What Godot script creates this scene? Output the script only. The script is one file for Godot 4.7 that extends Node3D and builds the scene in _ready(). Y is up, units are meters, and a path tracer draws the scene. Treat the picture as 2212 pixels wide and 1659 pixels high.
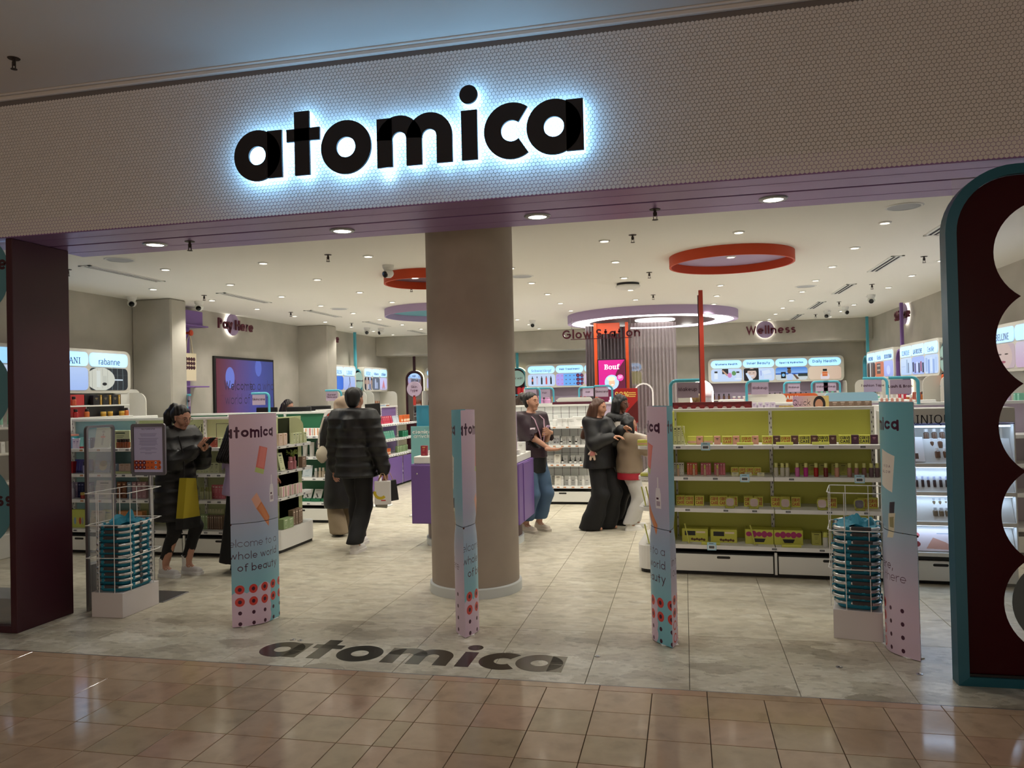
extends Node3D
# A cosmetics shop in a mall, seen from the concourse. x runs along the shopfront, -z into the shop, y up; the camera stands at the origin's column.

const FZ := -4.67          # shopfront plane
const SOF := 2.865         # underside of the entrance soffit
const CH := 3.1            # shop ceiling
var rng := RandomNumberGenerator.new()
var M := {}
var cache := {}
var used := {}
var img := {}


# ---------------------------------------------------------------- mesh builder
class G:
	var v := PackedVector3Array()
	var n := PackedVector3Array()
	var u := PackedVector2Array()
	var i := PackedInt32Array()
	var x := Transform3D.IDENTITY

	func vert(p: Vector3, nn: Vector3, uv := Vector2.ZERO) -> void:
		v.append(x * p)
		n.append((x.basis * nn).normalized())
		u.append(uv)

	func tri(a: Vector3, b: Vector3, c: Vector3) -> void:   # counter-clockwise seen from outside
		var nn := (b - a).cross(c - a)
		var k := v.size()
		vert(a, nn); vert(b, nn); vert(c, nn)
		i.append_array([k, k + 2, k + 1])

	func quad(a: Vector3, b: Vector3, c: Vector3, d: Vector3, r := Rect2(0, 0, 1, 1)) -> void:
		var nn := (c - a).cross(d - b)
		var k := v.size()
		vert(a, nn, Vector2(r.position.x, r.end.y)); vert(b, nn, r.end); vert(c, nn, Vector2(r.end.x, r.position.y)); vert(d, nn, r.position)
		i.append_array([k, k + 2, k + 1, k, k + 3, k + 2])

	func out(a: Vector3, b: Vector3, c: Vector3, d: Vector3, from: Vector3, r: Rect2) -> void:
		if (c - a).cross(d - b).dot(a + c - 2.0 * from) < 0: quad(a, d, c, b, r)
		else: quad(a, b, c, d, r)

	func box(c: Vector3, s: Vector3, b := 0.0, front := Rect2(0, 0, 1, 1)) -> G:
		var h := s / 2
		b = minf(b, minf(h.x, minf(h.y, h.z)) * 0.9)
		var k := h - Vector3(b, b, b)
		var plain := Rect2(front.position + front.size * 0.03, front.size * 0.02)
		for s1: float in [-1.0, 1.0]:
			var q := front if s1 > 0 else plain
			quad(c + Vector3(-k.x * s1, -k.y, h.z * s1), c + Vector3(k.x * s1, -k.y, h.z * s1), c + Vector3(k.x * s1, k.y, h.z * s1), c + Vector3(-k.x * s1, k.y, h.z * s1), q)
			quad(c + Vector3(h.x * s1, -k.y, k.z * s1), c + Vector3(h.x * s1, -k.y, -k.z * s1), c + Vector3(h.x * s1, k.y, -k.z * s1), c + Vector3(h.x * s1, k.y, k.z * s1), plain)
			quad(c + Vector3(-k.x, h.y * s1, k.z * s1), c + Vector3(k.x, h.y * s1, k.z * s1), c + Vector3(k.x, h.y * s1, -k.z * s1), c + Vector3(-k.x, h.y * s1, -k.z * s1), plain)
		if b > 0:
			for s1: float in [-1.0, 1.0]:
				for s2: float in [-1.0, 1.0]:
					out(c + Vector3(-k.x, h.y * s1, k.z * s2), c + Vector3(k.x, h.y * s1, k.z * s2), c + Vector3(k.x, k.y * s1, h.z * s2), c + Vector3(-k.x, k.y * s1, h.z * s2), c, plain)
					out(c + Vector3(h.x * s1, -k.y, k.z * s2), c + Vector3(h.x * s1, k.y, k.z * s2), c + Vector3(k.x * s1, k.y, h.z * s2), c + Vector3(k.x * s1, -k.y, h.z * s2), c, plain)
					out(c + Vector3(h.x * s1, k.y * s2, -k.z), c + Vector3(h.x * s1, k.y * s2, k.z), c + Vector3(k.x * s1, h.y * s2, k.z), c + Vector3(k.x * s1, h.y * s2, -k.z), c, plain)
					for s3: float in [-1.0, 1.0]:
						var e := Vector3(s1, s2, s3)
						var pa := c + Vector3(h.x, k.y, k.z) * e
						var pb := c + Vector3(k.x, h.y, k.z) * e
						var pc := c + Vector3(k.x, k.y, h.z) * e
						if s1 * s2 * s3 > 0: tri(pa, pb, pc)
						else: tri(pa, pc, pb)
		return self

	func lathe(prof: PackedVector2Array, seg := 12, at := Vector3.ZERO, axis := Vector3.UP) -> G:   # profile (radius, height) from the bottom up
		var keep := x
		var side := axis.cross(Vector3(0.1, 0.3, 0.9)).normalized() if absf(axis.y) < 0.99 else Vector3.RIGHT
		x = x * Transform3D(Basis(side, axis.normalized(), side.cross(axis.normalized())), at)
		for p in prof.size() - 1:
			var a := prof[p]
			var b := prof[p + 1]
			if a.is_equal_approx(b): continue
			var sl := Vector2(b.y - a.y, a.x - b.x).normalized()
			var k := v.size()
			for s in seg + 1:
				var t := TAU * s / seg
				var d := Vector3(cos(t), 0, -sin(t))
				var nn := d * sl.x + Vector3.UP * sl.y
				vert(d * a.x + Vector3.UP * a.y, nn, Vector2(float(s) / seg, 1.0 - a.y)); vert(d * b.x + Vector3.UP * b.y, nn, Vector2(float(s) / seg, 1.0 - b.y))
			for s in seg:
				var j := k + s * 2
				i.append_array([j, j + 1, j + 2, j + 2, j + 1, j + 3])
		x = keep
		return self

	func tube(pts: PackedVector3Array, r: float, seg := 8, closed := false, flat := 1.0) -> G:
		var rings: Array[PackedVector3Array] = []
		var up := Vector3.UP
		var m := pts.size()
		for p in m:
			var f := (pts[(p + 1) % m] - pts[(p - 1 + m) % m]) if closed else (pts[mini(p + 1, m - 1)] - pts[maxi(p - 1, 0)])
			f = f.normalized()
			if p == 0 and absf(f.dot(up)) > 0.95: up = Vector3.RIGHT
			var s := f.cross(up)
			if s.length() < 0.05: s = f.cross(Vector3(0.3, 0.2, 1))
			s = s.normalized()
			var w := s.cross(f).normalized()
			up = w
			var ring := PackedVector3Array()
			for k in seg: ring.append(pts[p] + (s * cos(TAU * k / seg) + w * sin(TAU * k / seg) * flat) * r)
			rings.append(ring)
		if closed: rings.append(rings[0])
		loft(rings, not closed)
		return self

	func loft(rings: Array[PackedVector3Array], caps := true, round_ := true) -> G:   # rings turn counter-clockwise about their way of travel
		var k := v.size()
		var m := rings[0].size()
		var w := m + 1 if round_ else m
		for r in rings.size():
			var ra := rings[maxi(r - 1, 0)]
			var rb := rings[mini(r + 1, rings.size() - 1)]
			for j in w:
				var jj := j % m
				var a := rings[r][(jj + 1) % m if round_ else mini(jj + 1, m - 1)] - rings[r][(jj - 1 + m) % m if round_ else maxi(jj - 1, 0)]
				vert(rings[r][jj], a.cross(rb[jj] - ra[jj]), Vector2(float(j) / m, 1.0 - float(r) / (rings.size() - 1)))
		for r in rings.size() - 1:
			for j in w - 1:
				var q := k + r * w + j
				i.append_array([q, q + w, q + 1, q + 1, q + w, q + w + 1])
		if caps and round_:
			for e: int in [0, rings.size() - 1]:
				var c := Vector3.ZERO
				for p in rings[e]: c += p
				c /= m
				for j in m:
					if e == 0: tri(c, rings[e][(j + 1) % m], rings[e][j])
					else: tri(c, rings[e][j], rings[e][(j + 1) % m])
		return self

	func prism(poly: PackedVector2Array, z0: float, z1: float, sides := true) -> G:   # outline in x and y, counter-clockwise, pushed from z0 to z1
		var area := 0.0
		for k in poly.size(): area += poly[k].cross(poly[(k + 1) % poly.size()])
		if area < 0: poly.reverse()
		var t := Geometry2D.triangulate_polygon(poly)
		var lo := poly[0]
		var hi := poly[0]
		for p in poly:
			lo = lo.min(p); hi = hi.max(p)
		var sz := (hi - lo).max(Vector2(1e-4, 1e-4))
		for f in 2:
			var k := v.size()
			for p in poly: vert(Vector3(p.x, p.y, z1 if f else z0), Vector3(0, 0, 1 if f else -1), Vector2((p.x - lo.x) / sz.x, 1.0 - (p.y - lo.y) / sz.y))
			for j in range(0, t.size(), 3):
				var a := poly[t[j]]
				var ccw := (poly[t[j + 1]] - a).cross(poly[t[j + 2]] - a) > 0
				if ccw == (f == 1): i.append_array([k + t[j], k + t[j + 2], k + t[j + 1]])
				else: i.append_array([k + t[j], k + t[j + 1], k + t[j + 2]])
		if sides:
			for k in poly.size():
				var a := poly[k]
				var b := poly[(k + 1) % poly.size()]
				quad(Vector3(a.x, a.y, z0), Vector3(b.x, b.y, z0), Vector3(b.x, b.y, z1), Vector3(a.x, a.y, z1), Rect2(0, 0.98, 0.02, 0.02))
		return self

	func ribbon(pts: PackedVector2Array, w: float, z0: float, z1: float, closed := false) -> G:   # a band of width w along a line, pushed from z0 to z1
		var m := pts.size()
		var l := PackedVector2Array()
		var r := PackedVector2Array()
		for p in m:
			var a := pts[(p - 1 + m) % m] if closed or p > 0 else pts[p]
			var b := pts[(p + 1) % m] if closed or p < m - 1 else pts[p]
			var d1 := (pts[p] - a).normalized()
			var d2 := (b - pts[p]).normalized()
			var d := (d1 + d2).normalized()
			var k := 1.0 / maxf(0.35, d.dot(d2 if d2.length() > 0.1 else d1))
			var nn := Vector2(-d.y, d.x) * w / 2 * k
			l.append(pts[p] + nn); r.append(pts[p] - nn)
		for p in (m if closed else m - 1):
			var q := (p + 1) % m
			quad(Vector3(r[p].x, r[p].y, z1), Vector3(r[q].x, r[q].y, z1), Vector3(l[q].x, l[q].y, z1), Vector3(l[p].x, l[p].y, z1))
			quad(Vector3(r[p].x, r[p].y, z0), Vector3(r[q].x, r[q].y, z0), Vector3(r[q].x, r[q].y, z1), Vector3(r[p].x, r[p].y, z1))
			quad(Vector3(l[q].x, l[q].y, z0), Vector3(l[p].x, l[p].y, z0), Vector3(l[p].x, l[p].y, z1), Vector3(l[q].x, l[q].y, z1))
			quad(Vector3(l[p].x, l[p].y, z0), Vector3(l[q].x, l[q].y, z0), Vector3(r[q].x, r[q].y, z0), Vector3(r[p].x, r[p].y, z0))
		if not closed:
			for e: int in [0, m - 1]:
				var a := l[e] if e == 0 else r[e]
				var b := r[e] if e == 0 else l[e]
				quad(Vector3(a.x, a.y, z0), Vector3(b.x, b.y, z0), Vector3(b.x, b.y, z1), Vector3(a.x, a.y, z1))
		return self

	func mesh() -> ArrayMesh:
		var a := []
		a.resize(Mesh.ARRAY_MAX)
		a[Mesh.ARRAY_VERTEX] = v; a[Mesh.ARRAY_NORMAL] = n; a[Mesh.ARRAY_TEX_UV] = u; a[Mesh.ARRAY_INDEX] = i
		var me := ArrayMesh.new()
		me.add_surface_from_arrays(Mesh.PRIMITIVE_TRIANGLES, a)
		return me


static func V(x: float, y: float, z: float) -> Vector3: return Vector3(x, y, z)
static func P2(a: Array) -> PackedVector2Array:
	var p := PackedVector2Array()
	for k in range(0, a.size(), 2): p.append(Vector2(a[k], a[k + 1]))
	return p
static func P3(a: Array) -> PackedVector3Array:
	var p := PackedVector3Array()
	for k in range(0, a.size(), 3): p.append(Vector3(a[k], a[k + 1], a[k + 2]))
	return p
static func rrect(w: float, h: float, r: float, seg := 5, c := Vector2.ZERO) -> PackedVector2Array:   # a rectangle with rounded corners
	var p := PackedVector2Array()
	for k in 4:
		var o := Vector2((w / 2 - r) * [1, -1, -1, 1][k], (h / 2 - r) * [1, 1, -1, -1][k])
		for s in seg + 1: p.append(c + o + Vector2.from_angle(PI / 2 * (k + float(s) / seg)) * r)
	return p
static func circ(r: float, seg := 32, c := Vector2.ZERO, a0 := 0.0, a1 := TAU) -> PackedVector2Array:
	var p := PackedVector2Array()
	var full := is_equal_approx(a1 - a0, TAU)
	for s in (seg if full else seg + 1): p.append(c + Vector2.from_angle(a0 + (a1 - a0) * s / seg) * r)
	return p
func turn(a: float, at := Vector3.ZERO) -> Transform3D: return Transform3D(Basis(Vector3.UP, a), at)


# ---------------------------------------------------------------- nodes
func numbered(called: String) -> String:
	if used.has(called):
		used[called] += 1
		return "%s_%03d" % [called, used[called]]
	used[called] = 0
	return called

func tag(o: Node, label: String, category: String, group := "") -> Node:
	o.set_meta("label", label); o.set_meta("category", category)
	if group: o.set_meta("group", group)
	return o

func thing(called: String, label: String, category: String, at := Vector3.ZERO, ry := 0.0, group := "") -> Node3D:
	var o := Node3D.new()
	o.name = numbered(called)
	add_child(o)
	o.transform = turn(ry, at)
	tag(o, label, category, group)
	return o

func part(called: String, m, material: Material, parent: Node, xf := Transform3D.IDENTITY) -> MeshInstance3D:
	var o := MeshInstance3D.new()
	o.name = called
	o.mesh = m.mesh() if m is G else m
	o.material_override = material
	o.transform = xf
	parent.add_child(o, true)
	return o

func solo(called: String, label: String, category: String, m, material: Material, at := Vector3.ZERO, ry := 0.0, group := "") -> MeshInstance3D:
	var o := part(numbered(called), m, material, self, turn(ry, at))
	tag(o, label, category, group)
	return o

func struct(called: String, m, material: Material, at := Vector3.ZERO) -> MeshInstance3D:
	var o := part(numbered(called), m, material, self, Transform3D(Basis(), at))
	o.set_meta("kind", "structure")
	return o

func copy(o: Node3D, label: String, at: Vector3, ry: float, group := "") -> Node3D:
	var c: Node3D = o.duplicate()
	c.name = numbered(str(o.name).rstrip("0123456789").trim_suffix("_"))
	add_child(c)
	c.transform = turn(ry, at)
	c.set_meta("label", label)
	if group: c.set_meta("group", group)
	return c

func shared(key: String, make: Callable) -> Mesh:
	if not cache.has(key): cache[key] = make.call().mesh()
	return cache[key]

func bxm(s: Vector3, b := 0.004) -> Mesh:   # a box standing on its base, shared by size
	return shared("box%s%s" % [s, b], func(): return G.new().box(V(0, s.y / 2, 0), s, b))

const ORD := ["first", "second", "third", "fourth", "fifth", "sixth", "seventh", "eighth", "ninth", "tenth", "eleventh", "twelfth", "thirteenth", "fourteenth", "fifteenth", "sixteenth", "seventeenth", "eighteenth", "nineteenth", "twentieth"]
func nth(k: int) -> String:
	if k < 20: return ORD[k]
	var t: String = ["twenty", "thirty", "forty", "fifty", "sixty", "seventy"][(k + 1) / 10 - 2]
	return t.trim_suffix("y") + "ieth" if (k + 1) % 10 == 0 else t + "-" + ORD[(k + 1) % 10 - 1]


# ---------------------------------------------------------------- materials
func mat(key: String, c: Color, rough := 0.6, metal := 0.0) -> StandardMaterial3D:
	if M.has(key): return M[key]
	var m := StandardMaterial3D.new()
	m.resource_name = key
	m.albedo_color = c
	m.roughness = rough
	m.metallic = metal
	M[key] = m
	return m

func hexm(h: String, rough := 0.55, metal := 0.0) -> StandardMaterial3D:   # a plain material by its colour
	return mat("plain_%s_%s_%s" % [h, rough, metal], Color(h), rough, metal)

func glow(key: String, c: Color, e: float, tex: Texture2D = null) -> StandardMaterial3D:
	if M.has(key): return M[key]
	var m := mat(key, Color(0.75, 0.75, 0.75), 0.4)
	m.emission_enabled = true
	m.emission = c
	m.emission_energy_multiplier = e
	if tex:
		m.albedo_texture = tex
		m.emission_texture = tex
		m.emission_operator = BaseMaterial3D.EMISSION_OP_MULTIPLY
	return m

func glass(key: String, c: Color, a := 0.08, rough := 0.03) -> StandardMaterial3D:
	var m := mat(key, Color(c.r, c.g, c.b, a), rough)
	m.transparency = BaseMaterial3D.TRANSPARENCY_ALPHA
	return m

func noise(kind: int, freq: float, size: int, ramp: Array, oct := 4, warp := 0.0, seed_ := 1, as_normal := false) -> NoiseTexture2D:
	var t := NoiseTexture2D.new()
	var f := FastNoiseLite.new()
	f.noise_type = kind
	f.frequency = freq
	f.seed = seed_
	f.fractal_octaves = oct
	if kind == FastNoiseLite.TYPE_CELLULAR:
		f.cellular_return_type = FastNoiseLite.RETURN_CELL_VALUE
		f.fractal_type = FastNoiseLite.FRACTAL_NONE
	if warp > 0:
		f.domain_warp_enabled = true
		f.domain_warp_amplitude = warp
		f.domain_warp_frequency = freq * 1.6
		f.domain_warp_fractal_octaves = 3
	t.noise = f
	t.width = size; t.height = size
	t.seamless = true
	t.as_normal_map = as_normal
	if ramp:
		var g := Gradient.new()
		var offs := PackedFloat32Array()
		for k in ramp.size(): offs.append(float(k) / (ramp.size() - 1))
		g.offsets = offs
		g.colors = PackedColorArray(ramp)
		t.color_ramp = g
	return t


# ---------------------------------------------------------------- lettering: a geometric stroke alphabet, x-height 1, cut as raised bands or drawn into pictures
const GLYPH := {
	"a": "1|A.5,.5,.5,.5,0,360;L1,0,1,1", "b": "1|L0,0,0,1.6;A.5,.5,.5,.5,0,360", "c": "1|A.55,.5,.55,.5,42,318", "d": "1|A.5,.5,.5,.5,0,360;L1,0,1,1.6", "e": "1|L0,.5,1,.5;A.5,.5,.5,.5,0,315",
	"f": "0.5|A.55,1.3,.35,.3,70,180;L.2,0,.2,1.3;L0,1,.5,1", "g": "1|A.5,.5,.5,.5,0,360;L1,-.1,1,1;A.5,-.1,.5,.45,210,360", "h": "0.9|L0,0,0,1.6;A.45,.55,.45,.45,0,180;L.9,0,.9,.55", "i": "0|L0,0,0,1;D0,1.5",
	"j": "0|L0,-.5,0,1;D0,1.5", "k": "0.8|L0,0,0,1.6;L.75,1,.1,.45;L.3,.6,.8,0", "l": "0|L0,0,0,1.6", "m": "1.6|L0,0,0,1;A.4,.6,.4,.4,0,180;L.8,0,.8,.6;A1.2,.6,.4,.4,0,180;L1.6,0,1.6,.6",
	"n": "0.9|L0,0,0,1;A.45,.55,.45,.45,0,180;L.9,0,.9,.55", "o": "1|A.5,.5,.5,.5,0,360", "p": "1|L0,-.6,0,1;A.5,.5,.5,.5,0,360", "q": "1|L1,-.6,1,1;A.5,.5,.5,.5,0,360", "r": "0.5|L0,0,0,1;A.5,.5,.5,.5,80,180",
	"s": "0.65|A.33,.75,.31,.25,30,270;A.33,.25,.33,.25,-150,90", "t": "0.6|L.3,0,.3,1.4;L0,1,.6,1", "u": "0.9|A.45,.45,.45,.45,180,360;L0,.45,0,1;L.9,0,.9,1", "v": "0.9|P0,1,.45,0,.9,1", "w": "1.4|P0,1,.35,0,.7,1,1.05,0,1.4,1",
	"x": "0.8|L0,0,.8,1;L0,1,.8,0", "y": "0.9|L0,1,.45,0;L.9,1,.25,-.6", "z": "0.8|P0,1,.8,1,0,0,.8,0",
	"A": "1.3|P0,0,.65,1.5,1.3,0;L.25,.5,1.05,.5", "B": "0.8|L0,0,0,1.5;A0,1.12,.7,.38,-90,90;A0,.37,.8,.37,-90,90;L0,1.5,.1,1.5", "C": "1.3|A.8,.75,.8,.75,45,315", "D": "1.1|L0,0,0,1.5;A0,.75,1.1,.75,-90,90", "E": "0.75|L0,0,0,1.5;L0,1.5,.75,1.5;L0,.77,.7,.77;L0,0,.75,0",
	"F": "0.7|L0,0,0,1.5;L0,1.5,.7,1.5;L0,.75,.65,.75", "G": "1.5|A.75,.75,.75,.75,40,360;L.8,.75,1.5,.75", "H": "1.1|L0,0,0,1.5;L1.1,0,1.1,1.5;L0,.77,1.1,.77", "I": "0|L0,0,0,1.5", "J": "0.5|L.5,.35,.5,1.5;A.2,.35,.3,.35,200,360",
	"K": "1|L0,0,0,1.5;L.95,1.5,.1,.6;L.3,.8,1,0", "L": "0.7|L0,0,0,1.5;L0,0,.7,0", "M": "1.5|P0,0,.2,1.5,.75,0,1.3,1.5,1.5,0", "N": "1.2|P0,0,0,1.5,1.2,0,1.2,1.5", "O": "1.5|A.75,.75,.75,.75,0,360", "P": "0.8|L0,0,0,1.5;A0,1.08,.8,.42,-90,90;L0,1.5,.1,1.5",
	"Q": "1.5|A.75,.75,.75,.75,0,360;L.9,.5,1.5,-.1", "R": "0.9|L0,0,0,1.5;A0,1.08,.8,.42,-90,90;L.2,.65,.9,0", "S": "0.9|A.45,1.13,.42,.37,25,270;A.45,.38,.45,.38,-155,90", "T": "0.95|L.47,0,.47,1.5;L0,1.5,.95,1.5", "U": "1|A.5,.5,.5,.5,180,360;L0,.5,0,1.5;L1,.5,1,1.5",
	"V": "1.2|P0,1.5,.6,0,1.2,1.5", "W": "1.9|P0,1.5,.48,0,.95,1.5,1.42,0,1.9,1.5", "X": "1.1|L0,0,1.1,1.5;L0,1.5,1.1,0", "Y": "1.1|L0,1.5,.55,.7;L1.1,1.5,.55,.7;L.55,0,.55,.7", "Z": "1|P0,1.5,1,1.5,0,0,1,0",
	"0": "1|A.5,.75,.5,.75,0,360", "1": "0.4|L.4,0,.4,1.5;L0,1.2,.4,1.5", "2": "0.9|A.45,1.05,.45,.45,-30,180;P.82,.8,0,0,.9,0", "3": "0.8|A.3,1.12,.4,.38,-90,140;A.3,.38,.48,.38,-140,90", "9": "0.9|A.45,1.02,.45,.48,0,360;L.9,.95,.35,0", "%": "1.4|L.2,0,1.2,1.5;A.25,1.2,.25,.3,0,360;A1.15,.3,.25,.3,0,360",
	"&": "1.1|A.45,1.2,.3,.3,-30,230;P.25,1,1.1,0;A.45,.38,.45,.38,120,345", ",": "0|L0,-.25,.08,.05", ".": "0|D0,.02", "-": "0.5|L0,.55,.5,.55", "'": "0|L0,1.3,0,1.55", "!": "0|L0,.5,0,1.5;D0,.02", "+": "0.8|L0,.7,.8,.7;L.4,.3,.4,1.1", "|": "0|L0,-.2,0,1.6",
}

func strokes(text: String, xh: float, w: float, gap := 0.22) -> Dictionary:   # {lines: [[points, closed]], width}
	var out := []
	var k := xh - w          # skeleton scale, so that the outer outline keeps the x-height
	var at := w / 2
	for ch in text:
		if ch == " ":
			at += xh * 0.5
			continue
		if not GLYPH.has(ch): continue
		var g: PackedStringArray = str(GLYPH[ch]).split("|") if ch != "|" else PackedStringArray(["0", "L0,-.2,0,1.6"])
		for s in g[1].split(";"):
			var f: PackedFloat64Array = s.substr(1).split_floats(",")
			var p := PackedVector2Array()
			var shut := false
			match s[0]:
				"A":
					var a0 := deg_to_rad(f[4])
					var a1 := deg_to_rad(f[5])
					shut = is_equal_approx(a1 - a0, TAU)
					var m := maxi(5, int(ceil(20.0 * (a1 - a0) / TAU)))
					for j in (m if shut else m + 1): p.append(Vector2(f[0] + f[2] * cos(a0 + (a1 - a0) * j / m), f[1] + f[3] * sin(a0 + (a1 - a0) * j / m)))
				"D":
					out.append([PackedVector2Array([Vector2(at, w / 2 + k * f[1] + w * 0.2)]), true])
					continue
				_:
					for j in range(0, f.size(), 2): p.append(Vector2(f[j], f[j + 1]))
			for j in p.size(): p[j] = Vector2(at + p[j].x * k, w / 2 + p[j].y * k)
			if s[0] != "A":   # square ends reach the outline
				var e := p.size() - 1
				var d0 := (p[0] - p[1]).normalized()
				var d1 := (p[e] - p[e - 1]).normalized()
				if absf(d0.y) > 0.5: p[0] += d0 * w * 0.5
				if absf(d1.y) > 0.5: p[e] += d1 * w * 0.5
			out.append([p, shut])
		at += float(g[0]) * k + w + xh * gap
	return {"lines": out, "width": at - w / 2 - xh * gap}

func letters(g: G, text: String, xh: float, w: float, z0: float, z1: float, align := 0.5, gap := 0.22, at := Vector2.ZERO) -> G:   # raised lettering in x and y on its baseline
	var s := strokes(text, xh, w, gap)
	var o: Vector2 = at - Vector2(s.width * align, 0)
	for l in s.lines:
		var p: PackedVector2Array = l[0]
		for j in p.size(): p[j] += o
		if p.size() == 1: g.prism(circ(w * 0.62, 14, p[0]), z0, z1)
		else: g.ribbon(p, w, z0, z1, l[1])
	return g

func lettering(text: String, xh: float, w: float, material: Material, parent: Node, at: Vector3, align := 0.5, ry := 0.0, depth := 0.0015, gap := 0.22) -> MeshInstance3D:
	return part("lettering", letters(G.new(), text, xh, w, 0, depth, align, gap), material, parent, turn(ry, at))

func typed(text: String, h: float, material: Material, parent: Node, at: Vector3, ry := 0.0, serif := true, bold := false, depth := 0.0015) -> MeshInstance3D:   # printed type, h = cap height
	var t := TextMesh.new()
	var f := SystemFont.new()
	f.font_names = PackedStringArray(["Droid Serif" if serif else "Droid Sans"])
	f.font_weight = 700 if bold else 400
	t.font = f
	t.text = text
	t.font_size = 32
	t.pixel_size = h / 23.0
	t.depth = depth
	t.curve_step = 2.0
	return part("lettering", t, material, parent, turn(ry, at))


# ---------------------------------------------------------------- pictures, drawn shape by shape
class Pic:
	var im: Image
	var w: int
	var h: int
	func _init(w_: int, h_: int, c := Color.WHITE) -> void:
		w = w_; h = h_
		im = Image.create(w, h, false, Image.FORMAT_RGBA8)
		im.fill(c)
	func rect(x: float, y: float, rw: float, rh: float, c: Color) -> Pic:   # fractions of the picture, y down
		im.fill_rect(Rect2i(int(x * w), int(y * h), maxi(1, int(rw * w)), maxi(1, int(rh * h))), c)
		return self
	func grad(cs: Array, y0 := 0.0, y1 := 1.0, across := false) -> Pic:
		var n := w if across else h
		for k in range(int(y0 * n), int(y1 * n)):
			var t := (float(k) / n - y0) / (y1 - y0) * (cs.size() - 1)
			var j := mini(int(t), cs.size() - 2)
			var c: Color = cs[j].lerp(cs[j + 1], t - j)
			im.fill_rect(Rect2i(k, 0, 1, h) if across else Rect2i(0, k, w, 1), c)
		return self
	func oval(x: float, y: float, rx: float, ry: float, c: Color) -> Pic:
		var b := ry * h
		for k in range(int(y * h - b), int(y * h + b) + 1):
			var t := (k - y * h) / maxf(b, 0.5)
			if absf(t) > 1 or k < 0 or k >= h: continue
			var a := rx * w * sqrt(1 - t * t)
			im.fill_rect(Rect2i(int(x * w - a), k, maxi(1, int(2 * a)), 1), c)
		return self
	func poly(a: Array, c: Color) -> Pic:
		var m := a.size() / 2
		var lo := 1e9
		var hi := -1e9
		for k in m:
			lo = minf(lo, a[k * 2 + 1]); hi = maxf(hi, a[k * 2 + 1])
		for row in range(maxi(0, int(lo * h)), mini(h, int(hi * h) + 1)):
			var y := (row + 0.5) / h
			var xs := []
			for k in m:
				var x0: float = a[k * 2]
				var y0: float = a[k * 2 + 1]
				var x1: float = a[(k * 2 + 2) % a.size()]
				var y1: float = a[(k * 2 + 3) % a.size()]
				if (y0 <= y) != (y1 <= y): xs.append(x0 + (y - y0) / (y1 - y0) * (x1 - x0))
			xs.sort()
			for k in range(0, xs.size() - 1, 2): im.fill_rect(Rect2i(int(xs[k] * w), row, maxi(1, int((xs[k + 1] - xs[k]) * w)), 1), c)
		return self
	func tex() -> ImageTexture:
		return ImageTexture.create_from_image(im)

func write(p: Pic, text: String, x: float, y: float, xh: float, bold: float, c: Color, align := 0.5, squeeze := 1.0, gap := 0.22) -> void:   # x, y of the baseline as fractions, x-height in pixels
	var s := strokes(text, xh, xh * bold, gap)
	var r := maxi(1, int(xh * bold / 2 + 0.3))
	var ox: float = x * p.w - s.width * align * squeeze
	var oy: float = y * p.h
	for l in s.lines:
		var q: PackedVector2Array = l[0]
		var m := q.size()
		for j in (m if l[1] else m - 1):
			var a := q[j]
			var b := q[(j + 1) % m]
			var steps := maxi(1, int(a.distance_to(b) / maxf(1.0, r * 0.6)))
			for t in steps + 1:
				var e := a.lerp(b, float(t) / steps)
				var cx := int(ox + e.x * squeeze)
				var cy := int(oy - e.y)
				for dy in range(-r, r + 1):
					var dx := int(sqrt(r * r - dy * dy + 0.1) * squeeze)
					p.im.fill_rect(Rect2i(cx - dx, cy + dy, maxi(1, dx * 2), 1), c)


# ---------------------------------------------------------------- camera, light
func camera_and_light() -> void:
	var cam := Camera3D.new()
	cam.name = "camera"
	cam.fov = rad_to_deg(2.0 * atan(1659.0 / 2.0 / 1670.45))
	cam.near = 0.05
	cam.far = 60.0
	cam.transform = Transform3D(Basis(Vector3.UP, 0.218639) * Basis(Vector3.RIGHT, 0.0128177) * Basis(Vector3.BACK, -0.0227338), V(0, 1.65, 0))
	add_child(cam)
	var e := Environment.new()
	e.background_mode = Environment.BG_COLOR
	e.background_color = Color(0.02, 0.02, 0.02)
	e.tonemap_mode = Environment.TONE_MAPPER_LINEAR
	e.tonemap_exposure = 1.15
	e.sdfgi_enabled = true
	e.ssao_enabled = true
	e.ssil_enabled = true
	var we := WorldEnvironment.new()
	we.name = "surroundings"
	we.environment = e
	add_child(we)
	# the concourse: big soft panels in the high ceiling of the void behind the camera
	for p in [[-4.6, 7.85, 4.0], [1.6, 7.85, 4.0]]:
		area_lamp("concourse_panel_light", "large glowing panel in the high concourse ceiling, %s" % ("over the burgundy frame's side" if p[0] < 0 else "over the teal frame's side"), V(p[0], p[1], p[2]), 3.4, 3.4, Color(1.0, 0.93, 0.86), 4.0, 1.2)

func opposite_windows() -> void:   # lit windows of the shops across the concourse
	for k in 2:
		var t := thing("shop_window_light", "lit shop window across the concourse, facing %s" % ["the burgundy frame", "the teal frame"][k], "window", V([-4.8, 2.6][k], 2.0, 8.98))
		part("frame", G.new().box(V(0, 0, 0.0), V(5.2, 2.8, 0.04), 0.01), M.black, t)
		part("light_pane", G.new().box(V(0, 0, -0.025), V(5.0, 2.6, 0.02), 0.004), glow("window_light", Color(1.0, 0.92, 0.84), 0.7), t)
		var l := AreaLight3D.new()
		l.area_size = Vector2(5.0, 2.6)
		lamp_light(l, "light", Color(1.0, 0.93, 0.88), 4.6, 0.3, V(0, 0, -0.06), t)
		l.area_range = 20.0

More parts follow.
